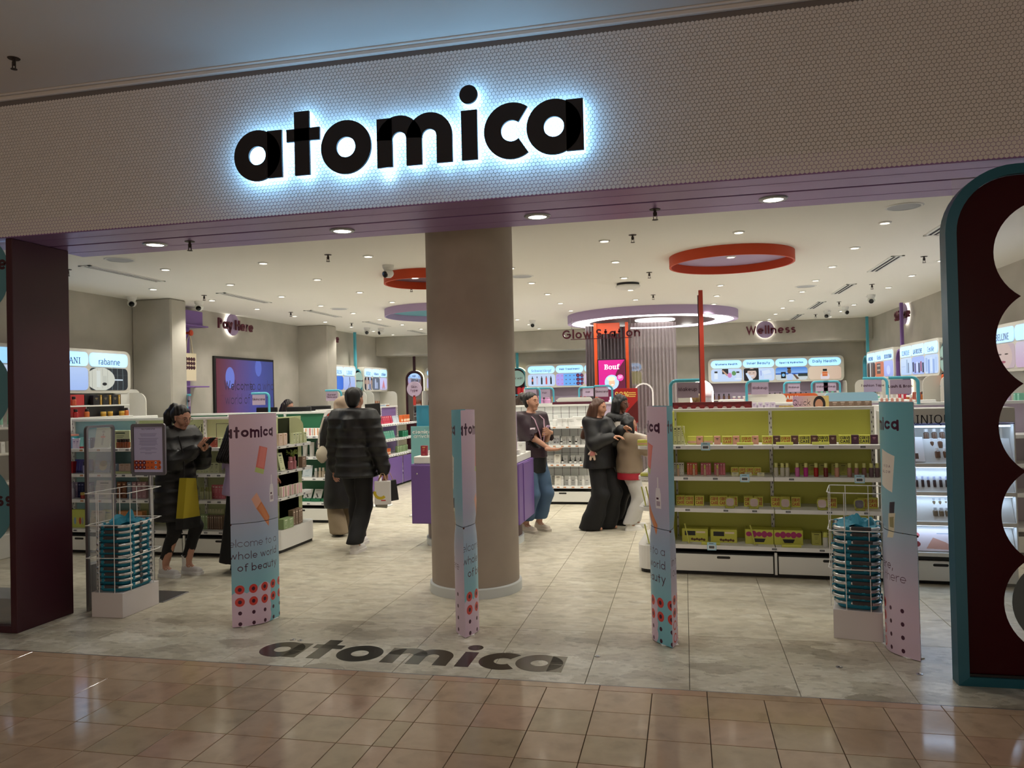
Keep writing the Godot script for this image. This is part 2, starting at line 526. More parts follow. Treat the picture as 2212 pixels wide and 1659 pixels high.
func lamp_light(l: Light3D, called: String, c: Color, e: float, size: float, at: Vector3, parent: Node) -> void:
	l.name = called
	l.light_color = c
	l.light_energy = e
	l.light_size = size
	l.shadow_enabled = true
	if l is OmniLight3D: l.omni_range = 14.0
	parent.add_child(l, true)
	l.position = at

func area_lamp(called: String, label: String, at: Vector3, w: float, d: float, c: Color, e: float, g: float) -> void:   # a glowing panel in a ceiling and the light before it
	var t := thing(called, label, "ceiling light", at)
	part("frame", G.new().box(V(0, 0.012, 0), V(w + 0.06, 0.024, d + 0.06), 0.004), mat("white_metal", Color(0.86, 0.86, 0.85), 0.4), t)
	part("light_panel", G.new().box(V(0, -0.004, 0), V(w, 0.012, d), 0.002), glow("panel_%s" % c, c, g), t)
	var l := AreaLight3D.new()
	l.area_size = Vector2(w, d)
	lamp_light(l, "light", c, e, 0.3, V(0, -0.02, 0), t)
	l.rotation.x = -PI / 2
	l.area_range = 16.0

func surfaces() -> void:
	mat("grout", Color(0.46, 0.44, 0.43), 0.9)
	mat("grout_floor", Color(0.35, 0.31, 0.26), 0.8)
	mat("ceiling_paint", Color(0.93, 0.92, 0.89), 0.85)
	mat("mall_paint", Color(0.83, 0.81, 0.78), 0.85)
	mat("hexagon", Color(0.86, 0.85, 0.84), 0.35)
	mat("purple_metal", Color(0.58, 0.45, 0.66), 0.36, 0.35)
	mat("burgundy", Color(0.235, 0.06, 0.115), 0.42)
	mat("burgundy_film", Color(0.2, 0.012, 0.05), 0.2).metallic_specular = 0.3
	mat("teal_metal", Color(0.10, 0.36, 0.43), 0.38, 0.15)
	mat("aqua_metal", Color(0.30, 0.66, 0.74), 0.35)
	mat("white", Color(0.88, 0.88, 0.86), 0.45)
	mat("white_gloss", Color(0.9, 0.9, 0.89), 0.2)
	mat("black", Color(0.03, 0.03, 0.032), 0.5)
	mat("chrome", Color(0.78, 0.78, 0.78), 0.22, 1.0)
	mat("steel", Color(0.6, 0.6, 0.61), 0.35, 0.9)
	mat("orange_paint", Color(0.80, 0.27, 0.08), 0.55)
	mat("lilac_paint", Color(0.68, 0.60, 0.74), 0.6)
	mat("purple_paint", Color(0.48, 0.35, 0.62), 0.5)
	mat("print_dark", Color(0.24, 0.05, 0.17), 0.6)
	mat("print_grey", Color(0.25, 0.25, 0.3), 0.7)
	mat("grey_back", Color(0.42, 0.42, 0.42), 0.7)
	glass("clear_glass", Color(0.95, 1, 0.99), 0.06)
	glass("acrylic", Color(0.9, 0.92, 0.93), 0.2)
	# polished plaster of the shop walls
	var pl := mat("plaster", Color(1, 1, 1), 0.8)
	pl.albedo_texture = noise(FastNoiseLite.TYPE_SIMPLEX, 0.006, 512, [Color(0.66, 0.645, 0.6), Color(0.74, 0.72, 0.68)], 5, 0.0, 3)
	pl.uv1_triplanar = true; pl.uv1_world_triplanar = true; pl.uv1_scale = V(0.3, 0.3, 0.3)
	var cl := mat("column_plaster", Color(1, 1, 1), 0.75)
	cl.albedo_texture = noise(FastNoiseLite.TYPE_SIMPLEX, 0.01, 512, [Color(0.63, 0.58, 0.53), Color(0.67, 0.62, 0.57)], 5, 0.0, 5)
	cl.uv1_triplanar = true; cl.uv1_world_triplanar = true; cl.uv1_scale = V(0.5, 0.5, 0.5)
	# broken stone set in cement, bold by the door and finer inside
	var stone := [Color(0.64, 0.61, 0.54), Color(0.76, 0.73, 0.66), Color(0.82, 0.80, 0.73), Color(0.70, 0.665, 0.59), Color(0.87, 0.85, 0.79), Color(0.74, 0.715, 0.64), Color(0.80, 0.775, 0.705)]
	var bold := mat("bold_stone", Color(1, 1, 1), 0.3)
	bold.albedo_texture = noise(FastNoiseLite.TYPE_CELLULAR, 0.012, 1024, stone, 1, 60.0, 11)
	bold.detail_enabled = true
	bold.detail_albedo = noise(FastNoiseLite.TYPE_CELLULAR, 0.05, 1024, [Color(0.84, 0.83, 0.81), Color(1, 1, 1), Color(0.93, 0.92, 0.9), Color(1, 1, 1)], 1, 30.0, 12)
	bold.detail_blend_mode = BaseMaterial3D.BLEND_MODE_MUL
	var fine := mat("fine_stone", Color(1, 1, 1), 0.34)
	fine.albedo_texture = noise(FastNoiseLite.TYPE_CELLULAR, 0.03, 1024, [Color(0.74, 0.71, 0.63), Color(0.80, 0.77, 0.69), Color(0.835, 0.81, 0.735), Color(0.78, 0.75, 0.67), Color(0.86, 0.84, 0.775)], 1, 40.0, 21)
	fine.detail_enabled = true
	fine.detail_albedo = noise(FastNoiseLite.TYPE_SIMPLEX, 0.012, 512, [Color(0.86, 0.86, 0.85), Color(1, 1, 1), Color(0.93, 0.93, 0.92)], 4, 20.0, 22)
	fine.detail_blend_mode = BaseMaterial3D.BLEND_MODE_MUL
	for m: StandardMaterial3D in [bold, fine]:
		m.uv1_triplanar = true; m.uv1_world_triplanar = true; m.uv1_scale = V(0.32, 0.5, 0.62)
		m.uv2_triplanar = true; m.uv2_world_triplanar = true; m.uv2_scale = V(0.5, 0.5, 0.9)
		m.detail_uv_layer = BaseMaterial3D.DETAIL_UV_2
	# polished beige marble of the concourse
	for k in 4:
		var c: Color = [Color(0.70, 0.60, 0.50), Color(0.72, 0.62, 0.52), Color(0.71, 0.59, 0.50), Color(0.68, 0.60, 0.49)][k]
		var mm := mat("marble_%d" % k, Color(1, 1, 1), 0.1)
		mm.albedo_texture = noise(FastNoiseLite.TYPE_SIMPLEX, 0.008, 512, [c * 0.93, c, c * 1.04, c, c * 0.9], 5, 30.0, 31 + k)
		mm.uv1_triplanar = true; mm.uv1_world_triplanar = true; mm.uv1_scale = V(0.7, 0.7, 0.7)


# ---------------------------------------------------------------- the place
func slab(called: String, lo: Vector3, hi: Vector3, m: Material, b := 0.0) -> MeshInstance3D:
	return struct(called, G.new().box((lo + hi) / 2, hi - lo, b), m)

func shell() -> void:
	var pl: Material = M.plaster
	# floors: a bed, and every slab or tile on it
	var f := slab("floor", V(-9, -0.2, -19), V(7, -0.012, -4.37), M.grout_floor)
	for xi in range(-13, 7):
		for zi in 13:
			var x0 := -0.01 + 0.58 * xi
			var z0: float = -4.375 if zi == 0 else -5.34 - 0.59 * (zi - 1)
			var z1: float = z0 - (0.965 if zi == 0 else 0.59)
			part("stone_slab", bxm(V(0.577, 0.03, z0 - z1 - 0.003), 0.0015), M.bold_stone if zi == 0 else M.fine_stone, f, Transform3D(Basis(), V(x0 + 0.29, -0.03, (z0 + z1) / 2)))
	part("stone_slab", bxm(V(11.6, 0.03, 5.9), 0.0015), M.fine_stone, f, Transform3D(Basis(), V(-1.75, -0.0302, -15.37)))
	var mf := slab("floor", V(-9, -0.2, -4.37), V(7, -0.012, 9), M.grout_floor)
	var xs := []
	var xx := -0.211 - 0.2915 * 18
	while xx < 2.9:
		xs.append(xx)
		if absf(xx + 1.663) < 0.05: xs.append(-1.486)
		xx += 0.2915
	for k in xs.size() - 1:
		for zi in 9:
			var z0: float = -4.37 if zi == 0 else (-4.295 if zi == 1 else -4.01 + 0.284 * (zi - 2))
			var z1: float = -4.295 if zi == 0 else -4.01 + 0.284 * (zi - 1)
			if zi == 0 and k % 2 == 1: continue
			var w: float = xs[k + 1] - xs[k] if zi > 0 else xs[mini(k + 2, xs.size() - 1)] - xs[k]
			part("marble_tile", bxm(V(w - 0.004, 0.03, z1 - z0 - 0.004), 0.001), M["marble_%d" % ((k * 7 + zi * 5 + k * zi) % 4)], mf, Transform3D(Basis(), V(xs[k] + w / 2, -0.03, (z0 + z1) / 2)))
	part("marble_tile", bxm(V(16, 0.03, 11.2), 0.001), M.marble_0, mf, Transform3D(Basis(), V(-1, -0.0303, 3.6)))
	part("threshold_strip", G.new().box(V(-1, -0.005, -4.371), V(16, 0.012, 0.006)), M.steel, mf)
	# shop ceiling, concourse ceiling and walls
	slab("ceiling", V(-9, CH, -19), V(7, CH + 0.25, -4.9), M.ceiling_paint)
	slab("ceiling", V(-9, 3.9, -4.9), V(7, 4.1, 0.6), M.mall_paint)
	slab("ceiling", V(-9.2, 7.9, 0.4), V(7.2, 8.1, 9.2), M.mall_paint)
	slab("wall_front", V(-9.2, 4.1, 0.4), V(7.2, 7.9, 0.6), M.mall_paint)
	slab("wall_left", V(-7.9, 0, -19), V(-7.6, CH, -4.72), pl)
	slab("wall_left", V(-7.6, 0, -9.85), V(-6.97, CH, -9.5), pl, 0.02)
	slab("wall_left", V(-7.6, 0, -14.5), V(-6.84, CH, -14.1), pl, 0.02)
	slab("wall_left", V(-7.6, 0, -19), V(-7.28, CH, -14.5), pl)
	slab("wall_left", V(-7.6, 0, -14.1), V(-7.48, CH, -9.85), pl)
	slab("wall_right", V(3.93, 0, -19), V(4.2, CH, -4.72), pl)
	slab("wall_back", V(-7.9, 0, -19), V(4.2, CH, -18.45), pl)
	slab("wall_back", V(-7.28, 2.64, -18.45), V(3.93, CH, -17.6), pl, 0.01)
	slab("wall_back", V(-9.2, 0, 9), V(7.2, 8, 9.2), M.mall_paint)
	slab("wall_left", V(-9.2, 0, -4.7), V(-9, 8, 9), M.mall_paint)
	slab("wall_right", V(7, 0, -4.7), V(7.2, 8, 9), M.mall_paint)
	slab("wall_front", V(-9.2, 0, -4.9), V(-7.6, 4, -4.67), M.mall_paint)
	slab("wall_front", V(3.93, 0, -4.9), V(7.2, 4, -4.67), M.mall_paint)
	# tiled fascia over the opening
	var wf := slab("wall_front", V(-7.9, SOF, -4.9), V(4.2, 3.9, FZ - 0.004), M.grout)
	var hx := G.new()
	var r := 0.0138
	hx.prism(circ(r, 6, Vector2.ZERO, PI / 6, PI / 6 + TAU), 0, 0.002)
	var r2 := circ(r - 0.0016, 6, Vector2.ZERO, PI / 6, PI / 6 + TAU)
	var r1 := circ(r, 6, Vector2.ZERO, PI / 6, PI / 6 + TAU)
	hx = G.new().prism(r2, 0.0, 0.0042, false)
	for k in 6:
		var k2 := (k + 1) % 6
		hx.quad(V(r1[k].x, r1[k].y, 0.0026), V(r1[k2].x, r1[k2].y, 0.0026), V(r2[k2].x, r2[k2].y, 0.0042), V(r2[k].x, r2[k].y, 0.0042))
		hx.quad(V(r1[k].x, r1[k].y, -0.004), V(r1[k2].x, r1[k2].y, -0.004), V(r1[k2].x, r1[k2].y, 0.0026), V(r1[k].x, r1[k].y, 0.0026))
	var hm := hx.mesh()
	var px := 0.0256
	var py := px * 0.866
	var rest: Array[Vector3] = []
	var single := 0
	for row in int(0.965 / py):
		for cl in range(-236, 120):
			var p := V(cl * px + (px / 2 if row % 2 else 0.0), SOF + 0.018 + row * py, FZ - 0.0035)
			if p.x < -5.9 or p.x > 2.9: continue
			if single < 300 and p.x > 0.98 and p.x < 1.62 and p.y < 3.14:
				part("hexagonal_tile", hm, M.hexagon, wf, Transform3D(Basis(), p))
				single += 1
			else: rest.append(p)
	var mm := MultiMesh.new()
	mm.transform_format = MultiMesh.TRANSFORM_3D
	mm.mesh = hm
	mm.instance_count = rest.size()
	for k in rest.size(): mm.set_instance_transform(k, Transform3D(Basis(), rest[k]))
	var mi := MultiMeshInstance3D.new()
	mi.name = "hexagonal_tiling"
	mi.multimesh = mm
	mi.material_override = M.hexagon
	mi.set_meta("kind", "stuff")
	wf.add_child(mi)
	var tr := struct("trim_1", G.new().box(V(-1.85, 3.872, FZ + 0.012), V(12.1, 0.03, 0.032), 0.006).box(V(-1.85, 3.893, FZ + 0.02), V(12.1, 0.014, 0.05), 0.004), M.mall_paint)
	tr.set_meta("label", "painted cornice strip over the tiled fascia")
	# metal-clad soffit of the entrance
	var so := slab("trim_2", V(-7.6, SOF, -5.035), V(3.93, SOF + 0.12, FZ - 0.001), M.purple_metal, 0.003)
	part("panel", G.new().box(V(-0.4, SOF + 0.06, -5.27), V(8.88, 0.12, 0.42), 0.003), M.purple_metal, so)
	part("groove", G.new().box(V(-1.8, SOF + 0.02, -5.047), V(11.4, 0.02, 0.03)), mat("dark_gap", Color(0.12, 0.06, 0.16), 0.7), so)
	part("panel_lip", G.new().box(V(-0.4, SOF - 0.001, -5.3), V(8.88, 0.0012, 0.004)).box(V(-1.8, SOF - 0.001, -4.83), V(11.4, 0.0012, 0.004)), M.purple_metal, so)
	slab("trim_3", V(-7.6, SOF + 0.12, -5.48), V(3.93, CH + 0.02, -4.88), M.ceiling_paint)
	# round column
	var co := struct("column", G.new().lathe(P2([0.372, 0, 0.372, CH]), 64), M.column_plaster, V(-1.775, 0, -6.4))
	part("skirting", G.new().lathe(P2([0.372, 0, 0.392, 0.0, 0.392, 0.075, 0.386, 0.083, 0.372, 0.083]), 64), mat("skirting_white", Color(0.80, 0.82, 0.82), 0.4), co)

func fronts() -> void:
	# left: burgundy window frame with an end post
	var w := slab("window_1", V(-4.80, 0, -5.22), V(-4.742, SOF - 0.001, -4.69), M.burgundy, 0.004)
	part("frame", G.new().box(V(-6.2, 0.024, -4.73), V(2.8, 0.048, 0.08), 0.004).box(V(-7.57, 1.43, -4.73), V(0.06, 2.86, 0.08), 0.004), M.burgundy, w)
	part("pane", G.new().box(V(-6.17, 1.455, -4.74), V(2.74, 2.81, 0.008)), M.clear_glass, w)
	part("plinth", G.new().box(V(-6.2, 0.1, -5.0), V(2.76, 0.2, 0.3), 0.004), mat("plinth_grey", Color(0.5, 0.5, 0.5), 0.6), w)
	for k in 3:
		var d := part("disc_decal", G.new().prism(circ(0.308, 48), 0, 0.002), mat("teal_vinyl", Color(0.33, 0.55, 0.6), 0.5), w, Transform3D(Basis(), V(-5.12, 0.912 + 0.854 * k, -4.735)))
		if k != 1: lettering(["Wellness", "", "Skincare"][k], 0.075, 0.02, M.burgundy, d, V(0.302 if k == 0 else 0.285, 0.0 if k == 0 else 0.03, 0.002), 1.0)
	# right: teal arched frame, burgundy film with a column of round openings
	var out := PackedVector2Array([Vector2(1.426, 0)])
	var inn := PackedVector2Array([Vector2(1.476, 0.05)])
	out = PackedVector2Array([Vector2(3.9, 0)]); inn = PackedVector2Array([Vector2(3.9, 0.05)])
	out.append(Vector2(3.9, 2.836)); inn.append(Vector2(3.9, 2.786))
	for k in 13:
		var a := PI / 2 + PI / 2 * k / 12.0
		out.append(Vector2(1.786, 2.476) + Vector2.from_angle(a) * 0.36)
		inn.append(Vector2(1.786, 2.476) + Vector2.from_angle(a) * 0.305)
	out.append(Vector2(1.426, 0)); inn.append(Vector2(1.481, 0.05))
	var g := G.new()
	for k in out.size():
		var q := (k + 1) % out.size()
		g.quad(V(inn[k].x, inn[k].y, FZ + 0.004), V(inn[q].x, inn[q].y, FZ + 0.004), V(out[q].x, out[q].y, FZ), V(out[k].x, out[k].y, FZ))
		g.quad(V(out[q].x, out[q].y, FZ), V(out[q].x, out[q].y, FZ - 0.1), V(out[k].x, out[k].y, FZ - 0.1), V(out[k].x, out[k].y, FZ))
		g.quad(V(inn[k].x, inn[k].y, FZ + 0.004), V(inn[k].x, inn[k].y, FZ - 0.1), V(inn[q].x, inn[q].y, FZ - 0.1), V(inn[q].x, inn[q].y, FZ + 0.004))
		g.quad(V(out[k].x, out[k].y, FZ - 0.1), V(out[q].x, out[q].y, FZ - 0.1), V(inn[q].x, inn[q].y, FZ - 0.1), V(inn[k].x, inn[k].y, FZ - 0.1))
	var w2 := struct("window_2", g, M.teal_metal)
	var film := PackedVector2Array([Vector2(1.957, 0.05), Vector2(1.957, 0.168)])
	for k in 5:
		var a0 := -PI / 2 if k == 0 else -asin(0.238 / 0.285)
		var a1 := PI / 2 if k == 4 else asin(0.238 / 0.285)
		for s in 21:
			var a := PI - (a0 + (a1 - a0) * s / 20.0)
			film.append(Vector2(1.957, 0.453 + 0.476 * k) + Vector2(cos(a), sin(a)) * 0.285)
	film.append(Vector2(1.957, 2.78))
	for k in 13: film.append(Vector2(1.786, 2.476) + Vector2.from_angle(PI / 2 + PI / 2 * k / 12.0) * 0.304)
	film.append(Vector2(1.482, 0.05))
	part("film", G.new().prism(film, -4.704, -4.700), M.burgundy_film, w2)
	var mir := film.duplicate()
	for k in mir.size(): mir[k] = Vector2(3.914 - mir[k].x, mir[k].y)
	part("film", G.new().prism(mir, -4.704, -4.700), M.burgundy_film, w2)
	part("film", G.new().box(V(3.17, 1.42, -4.702), V(1.46, 2.73, 0.004)), M.burgundy_film, w2)
	part("pane", G.new().box(V(2.69, 1.42, -4.716), V(2.42, 2.74, 0.008)), M.clear_glass, w2)
	part("disc_decal", G.new().prism(circ(0.243, 40, Vector2(1.957, 0.453)), -4.7085, -4.7065), mat("slate_vinyl", Color(0.34, 0.38, 0.39), 0.5), w2)
	part("bottom_gasket", G.new().box(V(2.69, 0.056, -4.688), V(2.42, 0.014, 0.012)), M.black, w2)

const LOGO := [["a", [0.173, 0.327]], ["t"], ["o"], ["m"], ["i"], ["c"], ["a"]]
func logo_letter(ch: String, g: G, x0: float, k: float, z0: float, z1: float) -> void:   # one bold letter, k metres per x-height of 0.31, its left edge at x0
	var t := Transform3D(Basis.from_scale(V(k, k, 1)), V(x0, 0, 0))
	var keep := g.x
	g.x = keep * t
	match ch:
		"a":
			g.ribbon(circ(0.115, 40, Vector2(0.168, 0.155)), 0.106, z0, z1, true)
			g.prism(P2([0.243, 0, 0.347, 0, 0.347, 0.31, 0.243, 0.31]), z0, z1)
		"t":
			g.prism(P2([0.056, 0, 0.162, 0, 0.162, 0.415, 0.056, 0.415]), z0, z1)
			g.prism(P2([0, 0.222, 0.234, 0.222, 0.234, 0.304, 0, 0.304]), z0, z1)
		"o": g.ribbon(circ(0.119, 44, Vector2(0.172, 0.155)), 0.107, z0, z1, true)
		"m":
			g.prism(P2([0, 0, 0.103, 0, 0.103, 0.31, 0, 0.31]), z0, z1)
			for j in 2:
				var c := Vector2(0.149 + 0.199 * j, 0.171)
				g.ribbon(P2([c.x + 0.098, 0]) + circ(0.0985, 20, c, 0, PI) + (P2([]) if j == 0 else P2([])), 0.103, z0, z1)
		"i":
			g.prism(P2([0, 0, 0.102, 0, 0.102, 0.308, 0, 0.308]), z0, z1)
			g.prism(circ(0.058, 28, Vector2(0.05, 0.406)), z0, z1)
		"c":
			var a := PackedVector2Array()
			for s in 31: a.append(Vector2(0.172, 0.155) + Vector2.from_angle(deg_to_rad(52 + 256.0 * s / 30)) * 0.119)
			g.ribbon(a, 0.107, z0, z1)
	g.x = keep
const LOGO_X := [0.0, 0.381, 0.624, 1.008, 1.565, 1.71, 1.976]

func shop_sign() -> void:
	var t := thing("shop_sign", "large dark backlit letters spelling the shop name on the white hexagon-tiled fascia", "sign", V(-2.87, 3.1, 0))
	var lit := glow("sign_light", Color(0.55, 0.80, 1.0), 7.0)
	var face := mat("sign_face", Color(0.045, 0.012, 0.035), 0.55)
	for k in 7:
		var ch: String = "atomica"[k]
		var g := G.new()
		logo_letter(ch, g, LOGO_X[k], 1.0, -4.606, -4.589)
		var p := part("letter", g, face, t)
		g = G.new()
		logo_letter(ch, g, LOGO_X[k] + 0.0015, 0.997, -4.652, -4.6062)
		part("light_return", g, lit, p)
		lamp_light(OmniLight3D.new(), "halo_light", Color(0.62, 0.82, 1.0), 0.006, 0.02, V(LOGO_X[k] + (0.17 if ch in "aoc" else 0.05), 0.155 if ch != "m" else -0.03, -4.63), t)
	var f := thing("floor_logo", "brushed metal letters of the shop name inlaid in the pale stone at the entrance", "inlay", V(-2.775, 0.0, -4.53))
	f.rotation.x = 0
	for k in 7:
		var g := G.new()
		g.x = Transform3D(Basis(Vector3.RIGHT, -PI / 2), Vector3.ZERO)
		logo_letter("atomica"[k], g, LOGO_X[k] * 0.872, 0.872, -0.001, 0.0012)
		part("letter", g, mat("inlay_metal", Color(0.40, 0.39, 0.37), 0.2, 1.0), f)
	for p in [[-2.66, -4.86, "first"], [-2.60, -4.855, "second"], [-0.57, -4.84, "third"], [0.85, -4.87, "fourth"], [1.27, -4.82, "last"]]:
		var s := solo("floor_stud", "small round metal floor socket, %s along the entrance from the burgundy post" % p[2], "socket", G.new().lathe(P2([0.001, 0.001, 0.009, 0.0015, 0.011, 0.003, 0.018, 0.003, 0.02, 0.0]), 20), M.chrome, V(p[0], 0, p[1]))
		part("hole", G.new().lathe(P2([0, 0.0016, 0.009, 0.0016]), 16), M.black, s)

func spot(called: String, label: String, at: Vector3, big := false, aim := 0.0) -> void:
	var r := 0.085 if big else 0.052
	var t := thing(called, label, "ceiling light", at, 0.0, "recessed ceiling spots" if not big else "soffit downlights")
	var ring := shared("ring%s" % big, func(): return G.new().lathe(P2([r * 0.72, -0.006, r * 0.78, -0.012, r, -0.008, r * 1.08, -0.001, r * 1.08, 0.004]), 24))
	part("trim_ring", ring, M.steel if big else M.white, t)
	part("light_disc", shared("disc%s" % big, func(): return G.new().lathe(P2([r * 0.74, -0.007, r * 0.5, -0.0085, 0, -0.009]), 24)), glow("lamp_white", Color(1, 0.95, 0.86), 9.0), t)
	var l := SpotLight3D.new()
	l.spot_angle = 62.0
	l.spot_angle_attenuation = 0.6
	lamp_light(l, "light", Color(1, 0.975, 0.925), 0.95 if not big else 0.5, 0.05, V(0, -0.03, 0), t)
	l.rotation.x = -PI / 2
	l.spot_range = 10.0

func ceiling_things() -> void:
	for k in 4: spot("soffit_downlight", "large metal-rimmed downlight in the purple soffit, %s from the burgundy post" % nth(k), V([-3.94, -2.39, -0.95, 0.59][k], SOF - 0.001, -5.2), true)
	var xs := [-6.6, -5.5, -4.32, -3.13, -1.91, -0.71, 0.53, 1.78, 2.98]
	var zs := [-7.42, -8.66, -9.92, -11.13, -12.34, -13.52, -14.7, -15.85, -17.0]
	for j in zs.size():
		for k in xs.size():
			if k == 3 and j == 1: continue
			if j in [5, 6, 7] and k >= 4 and k <= 6 and Vector2(xs[k] + 0.57, zs[j] + 14.95).length() < 1.7: continue
			if j == 0 and k in [0, 8]: continue
			var y := CH - 0.001
			if k == 6 and j == 1: y = CH - 0.021
			spot("ceiling_spot", "small bright ceiling spot, %s row from the entrance, %s from the till side" % [nth(j), nth(k)], V(xs[k], y, zs[j]))
	var spk := 0
	for p in [[-5.54, -6.77], [-5.44, -11.66], [-1.92, -9.33], [1.74, -11.73], [1.78, -6.81]]:
		var t := thing("ceiling_speaker", "round white flush speaker grille in the shop ceiling, " + ["near the till-side front corner", "above the counter", "behind the round column", "beyond the second orange ring", "near the teal frame"][spk], "speaker", V(p[0], CH - 0.001, p[1]))
		part("rim", G.new().lathe(P2([0.125, -0.006, 0.14, -0.006, 0.15, 0.002]), 28), M.white, t)
		part("grille", G.new().lathe(P2([0.126, -0.004, 0, -0.005]), 28), mat("grille_grey", Color(0.72, 0.73, 0.75), 0.8), t)
		spk += 1
	var sl := 0
	for p in [[-6.11, -6.96, -8.12], [-6.05, -9.32, -10.47], [-6.0, -11.68, -12.79], [-5.92, -13.87, -14.97], [-5.85, -16.15, -17.05], [2.38, -7.0, -8.18], [2.375, -9.4, -10.53], [2.355, -11.76, -12.85], [2.33, -14.01, -15.12], [2.29, -16.21, -17.36]]:
		var t := thing("slot_diffuser", "long linear ceiling air slot on the %s side, %s from the entrance" % ["till" if p[0] < 0 else "skincare wall", nth(sl % 5)], "vent", V(p[0], CH - 0.001, (p[1] + p[2]) / 2))
		var ln: float = p[1] - p[2]
		part("frame", G.new().box(V(-0.055, -0.003, 0), V(0.03, 0.008, ln + 0.06)).box(V(0.055, -0.003, 0), V(0.03, 0.008, ln + 0.06)).box(V(0, -0.003, 0), V(0.018, 0.008, ln)).box(V(0, -0.003, ln / 2 + 0.015), V(0.14, 0.008, 0.03)).box(V(0, -0.003, -ln / 2 - 0.015), V(0.14, 0.008, 0.03)), M.white, t)
		for s in [-0.025, 0.025]: part("slot", G.new().box(V(s, -0.0015, 0), V(0.031, 0.004, ln)), mat("slot_dark", Color(0.10, 0.09, 0.16), 0.8) if p[0] > 0 else mat("slot_grey", Color(0.38, 0.37, 0.38), 0.8), t)
		sl += 1
	sl = 0
	for p in [[-6.45, -7.09], [-6.4, -9.44], [-3.48, -7.22], [-6.39, -11.82], [-6.29, -14.02], [-3.48, -9.67], [-0.43, -7.24], [-0.38, -9.6], [-0.42, -11.88], [2.69, -9.55], [2.66, -11.9], [2.63, -14.14], [2.6, -16.37]]:
		sprinkler("small pendent sprinkler head, %s, %s from the entrance" % [["till-side row", "row before the column", "centre row", "skincare-side row"][[0, 0, 1, 0, 0, 1, 2, 2, 2, 3, 3, 3, 3][sl]], nth([0, 1, 0, 2, 3, 1, 0, 1, 2, 0, 1, 2, 3][sl])], V(p[0], CH, p[1]))
		sl += 1
	sprinkler("bronze sprinkler head under the purple soffit nearer the burgundy post", V(-3.64, SOF, -5.2))
	sprinkler("bronze sprinkler head under the purple soffit nearer the teal frame", V(-0.16, SOF, -5.26))
	sprinkler("lone sprinkler head in the concourse ceiling above the burgundy post", V(-4.19, 3.9, -4.18))
	sl = 0
	for p in [[-7.35, -9.2, 0.6], [-6.85, -9.98, 0.4], [-3.15, -8.02, -0.5], [-6.43, -15.1, 0.3], [-6.2, -15.3, -0.6], [-2.9, -15.05, 0.2], [2.95, -13.28, -0.2], [2.91, -15.1, 0.5], [2.7, -15.7, -0.4]]:
		camera_dome("white turret security camera with black lens, " + ["in the corner above the perfume wall", "behind the pier by the tote bag", "in front of the smaller orange ring", "first of the pair above the fragrance wall", "second of the pair above the fragrance wall", "beside the glow station ring", "near the skincare wall sign", "first of the far pair by the wellness sign", "second of the far pair by the wellness sign"][sl], V(p[0], CH, p[1]), p[2])
		sl += 1
	var ap := thing("access_point", "round white access point hanging on a plate in the shop ceiling", "access point", V(-0.7, CH, -10.47))
	part("mount", G.new().lathe(P2([0.14, -0.03, 0.15, -0.02, 0.15, 0]), 28), mat("grey_dark", Color(0.2, 0.2, 0.2), 0.6), ap)
	part("body", G.new().lathe(P2([0, -0.085, 0.1, -0.08, 0.16, -0.06, 0.17, -0.045, 0.16, -0.03, 0, -0.03]), 28), M.white, ap)
	# coloured rings hung under the ceiling
	hoop("ceiling_ring", "large orange ring with lilac inside under the ceiling near the teal frame", V(0.53, CH, -8.68), 0.655, 0.11, M.orange_paint, M.lilac_paint)
	hoop("ceiling_ring", "smaller orange ring with dark inside partly behind the round column", V(-2.98, CH, -8.8), 0.5, 0.11, M.orange_paint, mat("plum_paint", Color(0.36, 0.25, 0.32), 0.6))
	hoop("ceiling_ring", "lilac ring with aqua inside under the ceiling behind the round column", V(-3.9, CH, -12.45), 1.0, 0.12, M.lilac_paint, mat("aqua_paint", Color(0.36, 0.6, 0.66), 0.6))
	spot("ceiling_spot", "small bright spot inside the smaller orange ring by the column", V(-3.13, CH - 0.021, -8.83))

func hoop(called: String, label: String, at: Vector3, r: float, h: float, m: Material, inside: Material) -> void:
	var t := thing(called, label, "ceiling ring", at)
	part("ring", G.new().lathe(P2([r - 0.022, 0, r - 0.022, -h, r, -h, r, 0]), 72), m, t)
	part("disc", G.new().lathe(P2([r - 0.023, -0.02, 0, -0.02]), 48), inside, t)

func sprinkler(label: String, at: Vector3) -> void:
	var t := thing("sprinkler", label, "sprinkler", at)
	var m := mat("bronze_dark", Color(0.25, 0.22, 0.2), 0.5, 0.6)
	part("rose", G.new().lathe(P2([0, -0.006, 0.035, -0.004, 0.038, 0]), 16), m, t)
	part("body", G.new().lathe(P2([0.002, -0.05, 0.009, -0.04, 0.009, -0.004]), 10).box(V(0.011, -0.045, 0), V(0.004, 0.05, 0.006)).box(V(-0.011, -0.045, 0), V(0.004, 0.05, 0.006)), m, t)
	part("deflector", G.new().lathe(P2([0, -0.074, 0.02, -0.072, 0.02, -0.069, 0, -0.068]), 12), m, t)

func camera_dome(label: String, at: Vector3, a: float) -> void:
	var t := thing("security_camera", label, "security camera", at, a)
	part("base", G.new().lathe(P2([0.045, -0.06, 0.062, -0.03, 0.065, 0]), 20), M.white, t)
	part("body", G.new().lathe(P2([0, -0.14, 0.03, -0.137, 0.05, -0.12, 0.06, -0.095, 0.055, -0.07, 0.03, -0.05, 0, -0.045]), 20), M.white, t)
	part("lens", G.new().lathe(P2([0.036, -0.02, 0.036, 0.012, 0.028, 0.018, 0, 0.02]), 20, V(0, -0.105, 0.045), V(0, -0.35, 1)), mat("lens_black", Color(0.02, 0.02, 0.025), 0.15), t)


